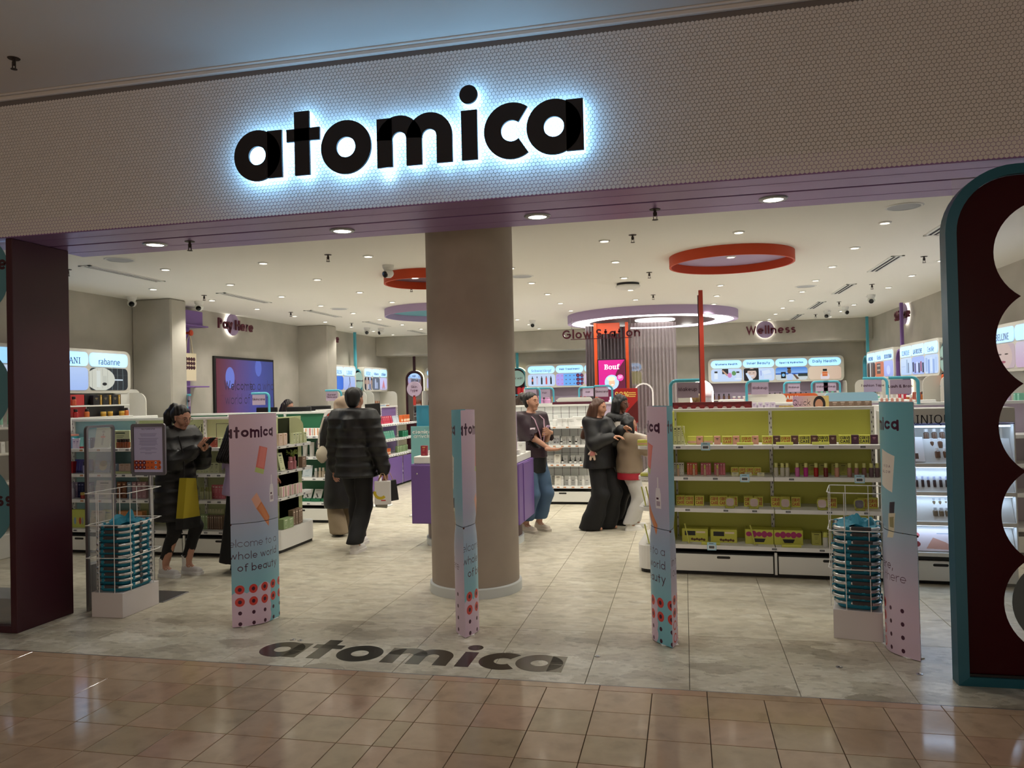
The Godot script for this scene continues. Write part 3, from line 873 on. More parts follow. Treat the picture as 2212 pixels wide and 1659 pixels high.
# ---------------------------------------------------------------- printed cartons: one sheet of 8 x 8 small designs
const CELLS := ["d3d34f 7a2a20 two CURVE/CASE", "d3d34f 141414 two CURVE/CASE", "d3d35a b0402a two CURVE/CASE", "d9d95c e0b090 bar", "e0a68e 2a1a1a small", "5a3530 d8b8b0 small", "4a1f3a b08090 small", "e8e8e2 3a3a3a lines",
	"dcdcb4 333333 lines", "d4684a f0e0d0 lines", "d0707c f4e4e0 lines", "c9ca50 a8286a wave", "c9ca50 5a3a20 blob", "d0d0cc 444444 foot", "1d2350 8a90c0 lines", "4b4a9c c8c8f0 wave", "a81c26 f0f0f0 small", "8fb4d8 f0f4ff lines",
	"7fd0d0 ffffff lines", "cfcfba e0846c pump", "7f90a8 b8b48a bowl", "7a4a32 d8b890 lines", "7f93a6 dfe8ee lines", "b08a90 f0e0e0 lines", "ccd2a8 44523a lines", "f0ece6 b01e2e stripe", "f0ece6 d08a50 stripe", "1f7a52 d0f0e0 lines",
	"d8d8d6 2a2a2a plant", "dcd8d6 c06a78 plant", "141416 8a7a50 small", "b08a3c f0e0b0 small", "c9bc9c 8a8a70 plant", "c4cf66 d07030 jars", "b6b658 6a6a30 lines", "d0905c c8cf60 bar", "e8e8e8 55585a tag", "e8e8e8 b06a28 tag", "a9d6ea 55585a big", "e8ecf0 9aa0b0 small",
	"b8a8c8 f4f0f8 lines", "e8b0c0 8a4060 lines", "f2f2ee c8c8c0 small", "bcbcbc 5a5a5a photo", "d8c060 6a5020 lines", "d86a30 ffe0c0 bar", "8a1c30 e8c070 lines", "303a2c a8b890 small", "e0c8b8 b08060 lines", "6fc0a8 eafff8 lines", "f0e4d8 d07a9a stripe", "c8d0d8 6a7a90 lines",
	"2a3038 c0c8d0 lines", "c03048 ffe0e0 lines", "e4d8ec 9a80b8 small", "f0d0d8 d090a0 lines", "c49a94 7a4a4c open", "d8e4ea 7f9fb0 lines", "806a58 e0d0c0 lines", "f4f4f4 c02030 small", "a04838 e8c8b0 lines", "e0dcd0 6a6458 lines", "90a878 e8f0d8 lines", "7050a0 e0d0f0 lines"]

func atlas() -> void:
	var p := Pic.new(1024, 1024)
	for k in 64:
		var s: PackedStringArray = CELLS[k].split(" ")
		var b := Color(s[0])
		var f := Color(s[1])
		var x := (k % 8) / 8.0
		var y := (k / 8) / 8.0
		var q := 0.125
		p.rect(x, y, q, q, b)
		match s[2]:
			"two":
				var t := s[3].split("/")
				write(p, t[0], x + q / 2, y + q * 0.46, 30, 0.34, f, 0.5, 0.62, 0.15)
				write(p, t[1], x + q / 2, y + q * 0.84, 30, 0.34, f, 0.5, 0.75, 0.15)
			"bar": p.rect(x, y + q * 0.55, q, q * 0.3, f)
			"small":
				p.rect(x + q * 0.3, y + q * 0.25, q * 0.4, q * 0.1, f)
				p.rect(x + q * 0.36, y + q * 0.42, q * 0.28, q * 0.05, f)
			"lines":
				p.rect(x + q * 0.25, y + q * 0.12, q * 0.5, q * 0.08, f)
				for j in 3: p.rect(x + q * 0.3, y + q * (0.3 + 0.1 * j), q * (0.4 - 0.06 * j), q * 0.035, f.lerp(b, 0.3))
				p.rect(x + q * 0.3, y + q * 0.84, q * 0.4, q * 0.04, f.lerp(b, 0.4))
			"wave":
				for j in 5: p.oval(x + q * (0.14 + 0.18 * j), y + q * 0.32, q * 0.1, q * (0.16 + 0.06 * (j % 2)), f)
				p.poly([x + q * 0.3, y + q * 0.62, x + q * 0.72, y + q * 0.62, x + q * 0.66, y + q * 0.86, x + q * 0.36, y + q * 0.86], Color("15181c"))
			"blob":
				p.rect(x + q * 0.12, y + q * 0.18, q * 0.4, q * 0.34, Color("15181c")).rect(x + q * 0.55, y + q * 0.2, q * 0.35, q * 0.14, Color("e8d8c0"))
				for j in 6: p.oval(x + q * (0.4 + 0.09 * j), y + q * (0.78 + 0.04 * (j % 2)), q * 0.05, q * 0.09, f)
			"foot":
				p.rect(x, y + q * 0.72, q, q * 0.02, f)
				p.rect(x + q * 0.3, y + q * 0.45, q * 0.4, q * 0.05, f).rect(x + q * 0.3, y + q * 0.85, q * 0.4, q * 0.03, f)
			"pump":
				p.oval(x + q * 0.5, y + q * 0.2, q * 0.1, q * 0.06, b.darkened(0.2)).rect(x + q * 0.44, y + q * 0.4, q * 0.13, q * 0.45, Color("a8ac9a")).rect(x + q * 0.36, y + q * 0.42, q * 0.28, q * 0.08, f).rect(x + q * 0.47, y + q * 0.3, q * 0.05, q * 0.1, f.darkened(0.4))
			"bowl": p.rect(x, y + q * 0.55, q, q * 0.45, b.lightened(0.2)).oval(x + q * 0.55, y + q * 0.68, q * 0.24, q * 0.2, f.lightened(0.2)).oval(x + q * 0.55, y + q * 0.58, q * 0.24, q * 0.12, f.darkened(0.3))
			"stripe": p.rect(x + q * 0.36, y, q * 0.3, q, f)
			"plant":
				p.rect(x + q * 0.2, y + q * 0.1, q * 0.6, q * 0.06, b.darkened(0.3))
				for j in 6: p.oval(x + q * (0.36 + 0.07 * (j % 4)), y + q * (0.4 + 0.08 * j), q * 0.1, q * 0.04, f)
			"jars":
				for j in 4: p.oval(x + q * (0.26 + 0.17 * j), y + q * 0.62, q * 0.08, q * 0.2, Color(["8ab0c8", "d8c060", "c05038", "a0a0a0"][j]))
			"tag": p.rect(x + q * 0.14, y + q * 0.2, q * 0.72, q * 0.6, f).rect(x + q * 0.26, y + q * 0.42, q * 0.5, q * 0.16, f.lightened(0.35))
			"big": p.rect(x + q * 0.12, y + q * 0.38, q * 0.76, q * 0.48, Color("eef2f4")).rect(x + q * 0.2, y + q * 0.46, q * 0.6, q * 0.32, f).rect(x + q * 0.2, y + q * 0.12, q * 0.5, q * 0.1, f.lerp(b, 0.3))
			"photo": p.rect(x + q * 0.12, y + q * 0.3, q * 0.34, q * 0.5, f).rect(x + q * 0.54, y + q * 0.3, q * 0.34, q * 0.5, f.lightened(0.15)).oval(x + q * 0.29, y + q * 0.5, q * 0.1, q * 0.14, b.darkened(0.1)).oval(x + q * 0.71, y + q * 0.5, q * 0.1, q * 0.14, b.darkened(0.1))
			"open": p.oval(x + q * 0.3, y + q * 0.5, q * 0.15, q * 0.15, f).oval(x + q * 0.7, y + q * 0.5, q * 0.15, q * 0.15, f.lightened(0.3))
	var m := mat("carton", Color(1, 1, 1), 0.45)
	m.albedo_texture = p.tex()
	m.texture_filter = BaseMaterial3D.TEXTURE_FILTER_LINEAR

func cell(k: int) -> Rect2: return Rect2((k % 8) / 8.0 + 0.002, (k / 8) / 8.0 + 0.002, 0.121, 0.121)

func bx(w: float, h: float, d: float, k: int, b := 0.0015) -> Mesh:
	return shared("carton%s_%s_%s_%d" % [w, h, d, k], func(): return G.new().box(V(0, h / 2, 0), V(w, h, d), b, cell(k)))

# ---------------------------------------------------------------- goods: one model of each kind, then copies
var protos := {}
func proto(key: String) -> Node3D:   # "c w h d cell" carton, "b r h body cap" bottle, "d ..." dropper bottle, "t w h body cap" tube, "j r h body lid" jar, "m" open compact, "w" wand, "k w h d cell" leaning card
	if protos.has(key): return protos[key]
	var s := key.split(" ")
	var o := MeshInstance3D.new()
	match s[0]:
		"c":
			o.mesh = bx(float(s[1]), float(s[2]), float(s[3]), int(s[4]))
			o.material_override = M.carton
		"k":   # a printed card leaning back on its foot
			var h := float(s[2])
			var g := G.new()
			g.x = Transform3D(Basis(Vector3.RIGHT, -0.22), V(0, 0, 0))
			g.box(V(0, h / 2, 0), V(float(s[1]), h, float(s[3])), 0.001, cell(int(s[4])))
			o.mesh = g.mesh()
			o.material_override = M.carton
			g = G.new()
			g.box(V(0, 0.004, -0.02), V(float(s[1]) * 1.02, 0.008, h * 0.35), 0.001)
			part("foot", g, M.white, o)
		"b", "d":
			var r := float(s[1])
			var h := float(s[2])
			var sh := h * (0.66 if s[0] == "b" else 0.55)
			o.mesh = G.new().lathe(P2([0, 0, r * 0.9, 0, r, r * 0.15, r, sh - r * 0.3, r * 0.8, sh, r * 0.42, sh + r * 0.15, r * 0.42, sh + r * 0.3]), 12).mesh()
			o.material_override = hexm(s[3], 0.2)
			var cp := G.new()
			if s[0] == "b": cp.lathe(P2([r * 0.72, sh + r * 0.1, r * 0.72, h - r * 0.1, r * 0.64, h, 0, h]), 12)
			else: cp.lathe(P2([r * 0.5, sh + r * 0.1, r * 0.5, h * 0.72, r * 0.3, h * 0.74, r * 0.34, h * 0.9, r * 0.15, h, 0, h]), 10)
			part("cap", cp, hexm(s[4], 0.35), o)
			if s[0] == "d": part("wrapper", G.new().lathe(P2([r * 1.01, sh * 0.12, r * 1.01, sh * 0.72]), 12), M.white, o)
		"t":
			var w := float(s[1])
			var h := float(s[2])
			var rings: Array[PackedVector3Array] = []
			for k in 5:
				var t := k / 4.0
				var ring := PackedVector3Array()
				for j in 12:
					var a := TAU * j / 12
					ring.append(V(cos(a) * w / 2 * (0.85 + 0.2 * t), h * (0.18 + 0.82 * t), -sin(a) * w / 2 * lerpf(0.8, 0.06, t)))
				rings.append(ring)
			o.mesh = G.new().loft(rings).mesh()
			o.material_override = hexm(s[3], 0.4)
			part("cap", G.new().lathe(P2([0, 0, w * 0.4, 0, w * 0.42, h * 0.17, w * 0.3, h * 0.19]), 12), hexm(s[4], 0.35), o)
		"j":
			var r := float(s[1])
			var h := float(s[2])
			o.mesh = G.new().lathe(P2([0, 0, r * 0.92, 0, r, h * 0.08, r, h * 0.55, r * 0.9, h * 0.6]), 14).mesh()
			o.material_override = hexm(s[3], 0.25)
			part("lid", G.new().lathe(P2([r * 1.02, h * 0.58, r * 1.02, h * 0.94, r * 0.95, h, 0, h]), 14), hexm(s[4], 0.35), o)
		"m":
			var g := G.new()
			g.x = Transform3D(Basis(Vector3.RIGHT, -0.2), V(0, 0.047, -0.02))
			g.prism(rrect(0.084, 0.084, 0.026), -0.006, 0.002)
			o.mesh = g.mesh()
			o.material_override = hexm("b9bb4e", 0.35)
			g = G.new()
			g.x = Transform3D(Basis(Vector3.RIGHT, -0.2), V(0, 0.047, -0.02))
			g.prism(rrect(0.066, 0.066, 0.02), 0.002, 0.003)
			part("mirror", g, mat("mirror", Color(0.8, 0.78, 0.82), 0.06, 1.0), o)
			part("base", G.new().box(V(0, 0.007, 0.02), V(0.08, 0.012, 0.06), 0.005), hexm("b9bb4e", 0.35), o)
		"w":
			o.mesh = G.new().tube(P3([0, 0.004, 0.02, -0.012, 0.06, 0.01, -0.04, 0.175, -0.01]), 0.006, 8).mesh()
			o.material_override = hexm("bfc25a", 0.35)
			part("foot", G.new().lathe(P2([0, 0, 0.026, 0, 0.026, 0.005, 0, 0.007]), 14), hexm("c8c8c0", 0.3), o)
		"v":   # a wrapped sheet leaning in its tray
			var g := G.new()
			g.x = Transform3D(Basis(Vector3.RIGHT, -0.55), Vector3.ZERO)
			g.box(V(0, 0.09, 0), V(float(s[1]), 0.18, 0.006), 0.002, cell(int(s[2])))
			o.mesh = g.mesh()
			o.material_override = M.carton
			part("tray", G.new().box(V(0, 0.02, -0.04), V(float(s[1]) + 0.02, 0.04, 0.12), 0.003), hexm("1f7a52"), o)
		"s":   # a tray standing on a shelf: w d colour
			o.mesh = G.new().box(V(0, 0.012, 0), V(float(s[1]), 0.024, float(s[2])), 0.002).mesh()
			o.material_override = hexm(s[3], 0.3)
	protos[key] = o
	return o

var counts := {}
func row(at: Transform3D, key: String, called: String, cat: String, look: String, tail: String, xs: Array, y: float, z: float, wobble := 0.06) -> void:   # copies of one kind along a shelf
	var p := proto(key)
	for x in xs:
		var o: Node3D = p.duplicate()
		o.name = numbered(called)
		add_child(o)
		o.transform = at * turn(rng.randf_range(-wobble, wobble), V(x, y, z + rng.randf_range(-0.006, 0.006)))
		var id := look + tail
		var k: int = counts.get(id, 0)
		counts[id] = k + 1
		var e := tail.split("|")   # "from the column end|second shelf of the lime gondola"
		tag(o, "%s, %s %s, %s" % [look, nth(k), e[0], e[1]], cat, "%s, %s" % [look, e[1]])

func gondola(label: String, at: Vector3, ry: float, bays: int, bw: float, backs: Array, tags: Array, deep := 0.45, rear := 0.45) -> Node3D:
	var t := thing("gondola", label, "shelving", at, ry)
	var w := bays * bw
	part("kick", G.new().box(V(w / 2, 0.0175, -0.03 - deep / 2), V(w - 0.02, 0.035, deep - 0.06)), M.black, t)
	part("plinth", G.new().box(V(w / 2, 0.118, -deep / 2 - 0.012), V(w, 0.166, deep - 0.024), 0.003), M.black, t)
	part("rear_unit", G.new().box(V(w / 2, 0.72, -deep - rear / 2), V(w, 1.44, rear - 0.004), 0.003), M.white, t)
	part("top_rail", G.new().box(V(w / 2, 1.456, -deep + 0.02), V(w, 0.028, 0.07), 0.003), M.white, t)
	var rail := mat("shelf_white", Color(0.9, 0.9, 0.89), 0.4)
	for b in bays + 1:
		var p := part("upright", G.new().box(V(0, 0.84, 0), V(0.03, 1.21, 0.03), 0.002), M.white, t, Transform3D(Basis(), V(clampf(b * bw, 0.015, w - 0.015), 0, -deep + 0.035)))
		var sl := G.new()
		for k in 28: sl.box(V(-0.006 if k % 2 else 0.006, 0.28 + k * 0.042, 0.0152), V(0.006, 0.02, 0.001))
		part("slot", sl, M.black, p)
	for b in bays:
		var x0 := b * bw
		var dr := part("drawer", G.new().box(V(x0 + bw / 2, 0.113, -0.01), V(bw - 0.045, 0.15, 0.02), 0.003), M.white, t)
		part("handle", G.new().prism(rrect(0.115, 0.022, 0.011, 5, Vector2(x0 + bw * 0.5, 0.165)), 0.0, 0.0012), M.black, dr)
		part("divider", G.new().box(V(x0 + (0.0 if b else 0.01), 0.125, -0.008), V(0.022, 0.19, 0.02), 0.002), M.white, t)
		part("back_panel", G.new().box(V(x0 + bw / 2, 0.84, -deep + 0.015), V(bw - 0.008, 1.2, 0.012), 0.001), backs[b], t)
		for k in 4:
			var y: float = [0.237, 0.562, 0.842, 1.12][k]
			var g := G.new().box(V(x0 + bw / 2, y + 0.02, -deep / 2 + 0.005), V(bw - 0.006, 0.022, deep - 0.03), 0.002)
			g.x = Transform3D(Basis(Vector3.RIGHT, -0.12), V(0, y + 0.016, 0.0))
			g.box(V(x0 + bw / 2, 0, 0), V(bw - 0.006, 0.036, 0.008), 0.002)
			var s := part("shelf", g, rail, t)
			for tg in tags[k]:   # [x, kind]
				if tg[0] < x0 or tg[0] >= x0 + bw: continue
				var big: bool = tg[1] == 38
				var tm := shared("tag%d" % tg[1], func(): return G.new().box(Vector3.ZERO, V(0.078, 0.07, 0.004) if big else V(0.056, 0.028, 0.005), 0.001, cell(tg[1])))
				part("price_tag", tm, M.carton, s, Transform3D(Basis(Vector3.RIGHT, -0.12), V(tg[0], y + 0.017 + (0.008 if big else 0.0), 0.0065)))
	return t

func tagrow(x0: float, x1: float, n: int, kind := 36) -> Array:
	var a := []
	for k in n: a.append([lerpf(x0, x1, (k + 0.5) / n) + 0.02 * sin(k * 5.1), kind])
	return a


# goods on the two front gondolas
func goods_lime(L: Transform3D) -> void:
	row(L, "c 0.031 0.168 0.035 8", "carton", "carton", "tall slim cream carton", "from the banner end|top shelf of lime gondola", [0.033, 0.066, 0.100], 1.151, -0.200, 0.06)
	row(L, "w", "wand", "wand", "lime leaning wand", "from the banner end|top shelf of lime gondola", [0.137], 1.151, -0.120, 0.06)
	row(L, "c 0.078 0.075 0.05 3", "carton", "carton", "plain lime carton", "from the banner end|top shelf of lime gondola", [0.183, 0.327], 1.151, -0.170, 0.06)
	row(L, "c 0.056 0.075 0.05 4", "carton", "carton", "square pink carton", "from the banner end|top shelf of lime gondola", [0.252, 0.406, 0.570, 0.734], 1.151, -0.170, 0.06)
	row(L, "c 0.092 0.075 0.05 2", "carton", "carton", "lime carton, faint red lettering", "from the banner end|top shelf of lime gondola", [0.494, 0.659, 0.837, 0.989], 1.151, -0.170, 0.06)
	row(L, "c 0.06 0.075 0.05 5", "carton", "carton", "square brown carton", "from the banner end|top shelf of lime gondola", [0.915, 1.064, 1.226, 1.375], 1.151, -0.170, 0.06)
	row(L, "c 0.098 0.078 0.05 1", "carton", "carton", "lime carton, bold black lettering", "from the banner end|top shelf of lime gondola", [1.149, 1.300, 1.475, 1.631], 1.151, -0.170, 0.06)
	row(L, "c 0.06 0.078 0.05 6", "carton", "carton", "square plum carton", "from the banner end|top shelf of lime gondola", [1.553, 1.704], 1.151, -0.170, 0.06)
	row(L, "s 0.14 0.03 cfd25c", "tray", "tray", "lime strip tray", "from the banner end|top shelf of lime gondola", [0.645, 0.976, 1.270], 1.151, -0.080, 0.00)
	row(L, "c 0.023 0.11 0.03 7", "carton", "carton", "slim grey-white carton", "from the banner end|second shelf of lime gondola", [0.021, 0.045, 0.069, 0.091], 0.873, -0.200, 0.06)
	row(L, "c 0.023 0.11 0.03 9", "carton", "carton", "slim orange-red carton", "from the banner end|second shelf of lime gondola", [0.141, 0.165, 0.189, 0.211], 0.873, -0.200, 0.06)
	row(L, "c 0.023 0.108 0.03 10", "carton", "carton", "slim pink carton", "from the banner end|second shelf of lime gondola", [0.264, 0.287, 0.309, 0.332, 0.383, 0.409, 0.433, 0.457], 0.873, -0.200, 0.06)
	row(L, "b 0.011 0.1 c8a890 c9cc60", "tester", "bottle", "small lime-capped tester bottle", "from the banner end|second shelf of lime gondola", [0.058, 0.196, 0.293, 0.402], 0.873, -0.090, 0.06)
	row(L, "c 0.064 0.072 0.05 2", "carton", "carton", "flat lime carton, red lettering", "from the banner end|second shelf of lime gondola", [0.550, 0.617, 0.680, 0.747], 0.873, -0.200, 0.06)
	row(L, "c 0.06 0.035 0.012 8", "card", "card", "little cream card", "from the banner end|second shelf of lime gondola", [0.554, 0.665, 0.771], 0.873, -0.080, 0.06)
	row(L, "c 0.07 0.1 0.05 34", "carton", "carton", "olive carton behind bottles", "from the banner end|second shelf of lime gondola", [0.935, 0.988, 1.140, 1.210, 1.298, 1.402, 1.463], 0.873, -0.250, 0.06)
	row(L, "b 0.019 0.118 c9c6b4 d8d98a", "bottle", "bottle", "clear bottle with pale lime cap", "from the banner end|second shelf of lime gondola", [0.901, 0.952, 0.993], 0.873, -0.100, 0.06)
	row(L, "b 0.019 0.118 d070b0 d8d98a", "bottle", "bottle", "pink bottle with pale lime cap", "from the banner end|second shelf of lime gondola", [1.076], 0.873, -0.100, 0.06)
	row(L, "b 0.019 0.118 c03090 d8d98a", "bottle", "bottle", "magenta bottle with pale lime cap", "from the banner end|second shelf of lime gondola", [1.146], 0.873, -0.100, 0.06)
	row(L, "b 0.019 0.118 b02428 d8d98a", "bottle", "bottle", "scarlet bottle with pale lime cap", "from the banner end|second shelf of lime gondola", [1.229], 0.873, -0.100, 0.06)
	row(L, "b 0.019 0.118 7a2a2c d8d98a", "bottle", "bottle", "dark red bottle with pale lime cap", "from the banner end|second shelf of lime gondola", [1.307], 0.873, -0.100, 0.06)
	row(L, "b 0.019 0.118 d8a088 d8d98a", "bottle", "bottle", "peach bottle with pale lime cap", "from the banner end|second shelf of lime gondola", [1.397], 0.873, -0.100, 0.06)
	row(L, "b 0.019 0.118 b08078 d8d98a", "bottle", "bottle", "rosy brown bottle with pale lime cap", "from the banner end|second shelf of lime gondola", [1.497, 1.552], 0.873, -0.100, 0.06)
	row(L, "b 0.019 0.118 8a6860 d8d98a", "bottle", "bottle", "brown bottle with pale lime cap", "from the banner end|second shelf of lime gondola", [1.612], 0.873, -0.100, 0.06)
	row(L, "b 0.019 0.118 705a60 d8d98a", "bottle", "bottle", "mauve bottle with pale lime cap", "from the banner end|second shelf of lime gondola", [1.668, 1.714], 0.873, -0.100, 0.06)
	row(L, "c 0.079 0.092 0.06 2", "carton", "carton", "square lime carton, red lettering", "from the banner end|third shelf of lime gondola", [0.065, 0.148, 0.234, 0.365, 0.445, 0.530, 0.662, 0.745, 0.893, 0.975, 1.062, 1.284, 1.360, 1.602, 1.687], 0.593, -0.200, 0.06)
	row(L, "m", "compact", "compact", "open lime mirrored compact", "from the banner end|third shelf of lime gondola", [0.503, 0.707, 0.970, 1.269, 1.567], 0.593, -0.080, 0.06)
	row(L, "c 0.23 0.12 0.1 12", "box", "box", "lime gift box, brown print", "from the banner end|bottom shelf of lime gondola", [0.188, 0.441], 0.268, -0.200, 0.02)
	row(L, "c 0.24 0.13 0.14 11", "box", "box", "lime gift box, magenta waves", "from the banner end|bottom shelf of lime gondola", [0.746, 0.989], 0.268, -0.200, 0.02)
	row(L, "c 0.08 0.11 0.1 34", "box", "box", "olive speckled box", "from the banner end|bottom shelf of lime gondola", [1.223, 1.310], 0.268, -0.200, 0.06)
	row(L, "w", "wand", "wand", "lime leaning wand", "from the banner end|bottom shelf of lime gondola", [0.143, 0.709], 0.268, -0.070, 0.06)
	row(L, "s 0.16 0.04 cfd25c", "tray", "tray", "lime strip tray", "from the banner end|bottom shelf of lime gondola", [0.330, 1.007], 0.268, -0.040, 0.00)
	row(L, "b 0.022 0.13 c8c8c0 cfd26a", "bottle", "bottle", "clear bottle with lime cap", "from the banner end|bottom shelf of lime gondola", [1.287], 0.268, -0.080, 0.06)

func goods_green(X: Transform3D) -> void:
	row(X, "t 0.045 0.115 e8dcdc c03a38", "tube", "tube", "white tube, red cap", "from the perfume-wall end|top shelf of pale green gondola", [0.231], 1.151, -0.100, 0.06)
	row(X, "c 0.045 0.12 0.03 17", "carton", "carton", "pale blue carton", "from the perfume-wall end|top shelf of pale green gondola", [0.267, 0.500], 1.151, -0.100, 0.06)
	row(X, "c 0.055 0.11 0.03 54", "carton", "carton", "white and lilac carton", "from the perfume-wall end|top shelf of pale green gondola", [0.314, 0.355], 1.151, -0.100, 0.06)
	row(X, "t 0.075 0.125 8fd0cc c8403a", "tube", "tube", "aqua tube, red cap", "from the perfume-wall end|top shelf of pale green gondola", [0.404], 1.151, -0.100, 0.06)
	row(X, "c 0.045 0.115 0.03 18", "carton", "carton", "aqua carton", "from the perfume-wall end|top shelf of pale green gondola", [0.453], 1.151, -0.100, 0.06)
	row(X, "c 0.04 0.12 0.03 14", "carton", "carton", "navy carton", "from the perfume-wall end|top shelf of pale green gondola", [0.544], 1.151, -0.100, 0.06)
	row(X, "j 0.06 0.05 3a9aa0 d88a78", "jar", "jar", "teal tub with coral lid", "from the perfume-wall end|top shelf of pale green gondola", [0.036, 0.087], 1.251, -0.320, 0.06)
	row(X, "s 0.4 0.12 a8dcd8", "riser", "riser", "aqua clear riser", "from the perfume-wall end|top shelf of pale green gondola", [0.138], 1.201, -0.320, 0.00)
	row(X, "k 0.2 0.23 0.012 19", "display_card", "card", "beige card with a pump bottle", "from the perfume-wall end|top shelf of pale green gondola", [0.662], 1.151, -0.100, 0.00)
	row(X, "c 0.24 0.19 0.08 24", "display_box", "display", "pale lime rack for bottles", "from the perfume-wall end|top shelf of pale green gondola", [0.849], 1.151, -0.200, 0.00)
	row(X, "b 0.02 0.1 7a3a18 2a1a14", "bottle", "bottle", "brown serum bottle", "from the perfume-wall end|top shelf of pale green gondola", [0.872, 0.904, 0.936, 0.968, 1.000], 1.151, -0.100, 0.06)
	row(X, "c 0.1 0.13 0.06 16", "carton", "carton", "red carton", "from the perfume-wall end|second shelf of pale green gondola", [0.225], 0.873, -0.140, 0.06)
	row(X, "t 0.05 0.15 4b4a9c 2a2a60", "tube", "tube", "violet tube", "from the perfume-wall end|second shelf of pale green gondola", [0.276, 0.309, 0.342, 0.447, 0.474], 0.873, -0.160, 0.06)
	row(X, "b 0.02 0.13 a8a8d0 1d2350", "bottle", "bottle", "lilac bottle, navy cap", "from the perfume-wall end|second shelf of pale green gondola", [0.431], 0.873, -0.100, 0.06)
	row(X, "k 0.2 0.26 0.012 20", "display_card", "card", "blue-grey card with a bowl", "from the perfume-wall end|second shelf of pale green gondola", [0.651], 0.873, -0.100, 0.00)
	row(X, "c 0.085 0.105 0.06 22", "carton", "carton", "grey carton", "from the perfume-wall end|second shelf of pale green gondola", [0.784], 0.873, -0.180, 0.06)
	row(X, "c 0.075 0.1 0.06 48", "carton", "carton", "tan carton", "from the perfume-wall end|second shelf of pale green gondola", [0.870, 0.937], 0.873, -0.180, 0.06)
	row(X, "s 0.25 0.05 c2cc96", "tray", "tray", "pale green strip tray", "from the perfume-wall end|second shelf of pale green gondola", [0.939], 0.873, -0.070, 0.00)
	row(X, "b 0.03 0.17 c8c8d8 b8b8cc", "bottle", "bottle", "white bottle", "from the perfume-wall end|third shelf of pale green gondola", [0.260], 0.593, -0.100, 0.06)
	row(X, "c 0.05 0.17 0.05 40", "carton", "carton", "violet-grey carton", "from the perfume-wall end|third shelf of pale green gondola", [0.228, 0.266], 0.593, -0.180, 0.06)
	row(X, "c 0.05 0.17 0.05 14", "carton", "carton", "navy carton", "from the perfume-wall end|third shelf of pale green gondola", [0.308, 0.354, 0.441], 0.593, -0.180, 0.06)
	row(X, "j 0.03 0.07 a83a34 c8b060", "jar", "jar", "red jar", "from the perfume-wall end|third shelf of pale green gondola", [0.425], 0.593, -0.080, 0.06)
	row(X, "k 0.21 0.2 0.012 61", "display_card", "card", "grey card", "from the perfume-wall end|third shelf of pale green gondola", [0.655], 0.593, -0.100, 0.00)
	row(X, "c 0.055 0.18 0.05 21", "carton", "carton", "brown carton", "from the perfume-wall end|third shelf of pale green gondola", [0.837, 0.905], 0.593, -0.160, 0.06)
	row(X, "c 0.055 0.18 0.05 22", "carton", "carton", "blue-grey carton", "from the perfume-wall end|third shelf of pale green gondola", [0.976], 0.593, -0.160, 0.06)
	row(X, "c 0.055 0.18 0.05 23", "carton", "carton", "dusty pink carton", "from the perfume-wall end|third shelf of pale green gondola", [1.037, 1.101, 1.154], 0.593, -0.160, 0.06)
	row(X, "b 0.024 0.21 34403c 2a3430", "bottle", "bottle", "dark ribbed bottle", "from the perfume-wall end|bottom shelf of pale green gondola", [0.233], 0.268, -0.120, 0.06)
	row(X, "c 0.19 0.2 0.05 33", "box", "box", "lime box printed with bottles", "from the perfume-wall end|bottom shelf of pale green gondola", [0.348], 0.268, -0.120, 0.02)
	row(X, "k 0.18 0.19 0.012 32", "display_card", "card", "beige card with a leaf", "from the perfume-wall end|bottom shelf of pale green gondola", [0.573], 0.268, -0.100, 0.00)
	row(X, "c 0.14 0.19 0.06 34", "carton", "carton", "olive lime carton", "from the perfume-wall end|bottom shelf of pale green gondola", [0.676], 0.268, -0.180, 0.06)
	row(X, "c 0.15 0.18 0.08 35", "box", "box", "orange and lime box", "from the perfume-wall end|bottom shelf of pale green gondola", [0.895, 1.051], 0.268, -0.180, 0.06)
	row(X, "c 0.075 0.105 0.06 9", "carton", "carton", "coral carton", "from the perfume-wall end|top shelf of pale green gondola", [1.741, 1.796, 1.964], 1.151, -0.120, 0.06)
	row(X, "c 0.06 0.105 0.06 53", "carton", "carton", "red carton", "from the perfume-wall end|top shelf of pale green gondola", [1.845], 1.151, -0.120, 0.06)
	row(X, "c 0.06 0.1 0.06 60", "carton", "carton", "brown carton", "from the perfume-wall end|top shelf of pale green gondola", [1.915, 2.029, 2.082], 1.151, -0.120, 0.06)
	row(X, "c 0.05 0.1 0.05 24", "carton", "carton", "pale green carton", "from the perfume-wall end|top shelf of pale green gondola", [2.131, 2.152], 1.151, -0.120, 0.06)
	row(X, "c 0.06 0.11 0.06 24", "carton", "carton", "pale green carton", "from the perfume-wall end|second shelf of pale green gondola", [1.787, 1.841, 1.896, 1.961, 2.015, 2.074], 0.873, -0.140, 0.06)
	row(X, "b 0.013 0.13 c6cc9c a8b070", "bottle", "bottle", "slim pale green bottle", "from the perfume-wall end|third shelf of pale green gondola", [1.894, 1.916, 1.948, 1.975, 2.002], 0.593, -0.100, 0.06)
	row(X, "c 0.05 0.15 0.03 10", "carton", "carton", "slim coral carton", "from the perfume-wall end|third shelf of pale green gondola", [2.011, 2.048, 2.086, 2.118], 0.593, -0.160, 0.06)
	row(X, "c 0.03 0.16 0.05 62", "carton", "carton", "slim green carton", "from the perfume-wall end|bottom shelf of pale green gondola", [1.674, 1.723, 1.789, 1.821, 1.854, 1.881, 1.908, 1.930], 0.268, -0.140, 0.20)
	row(X, "c 0.02 0.15 0.05 58", "carton", "carton", "slim brown carton", "from the perfume-wall end|bottom shelf of pale green gondola", [1.957, 1.984, 2.011, 2.038, 2.065, 2.092, 2.113], 0.268, -0.140, 0.10)
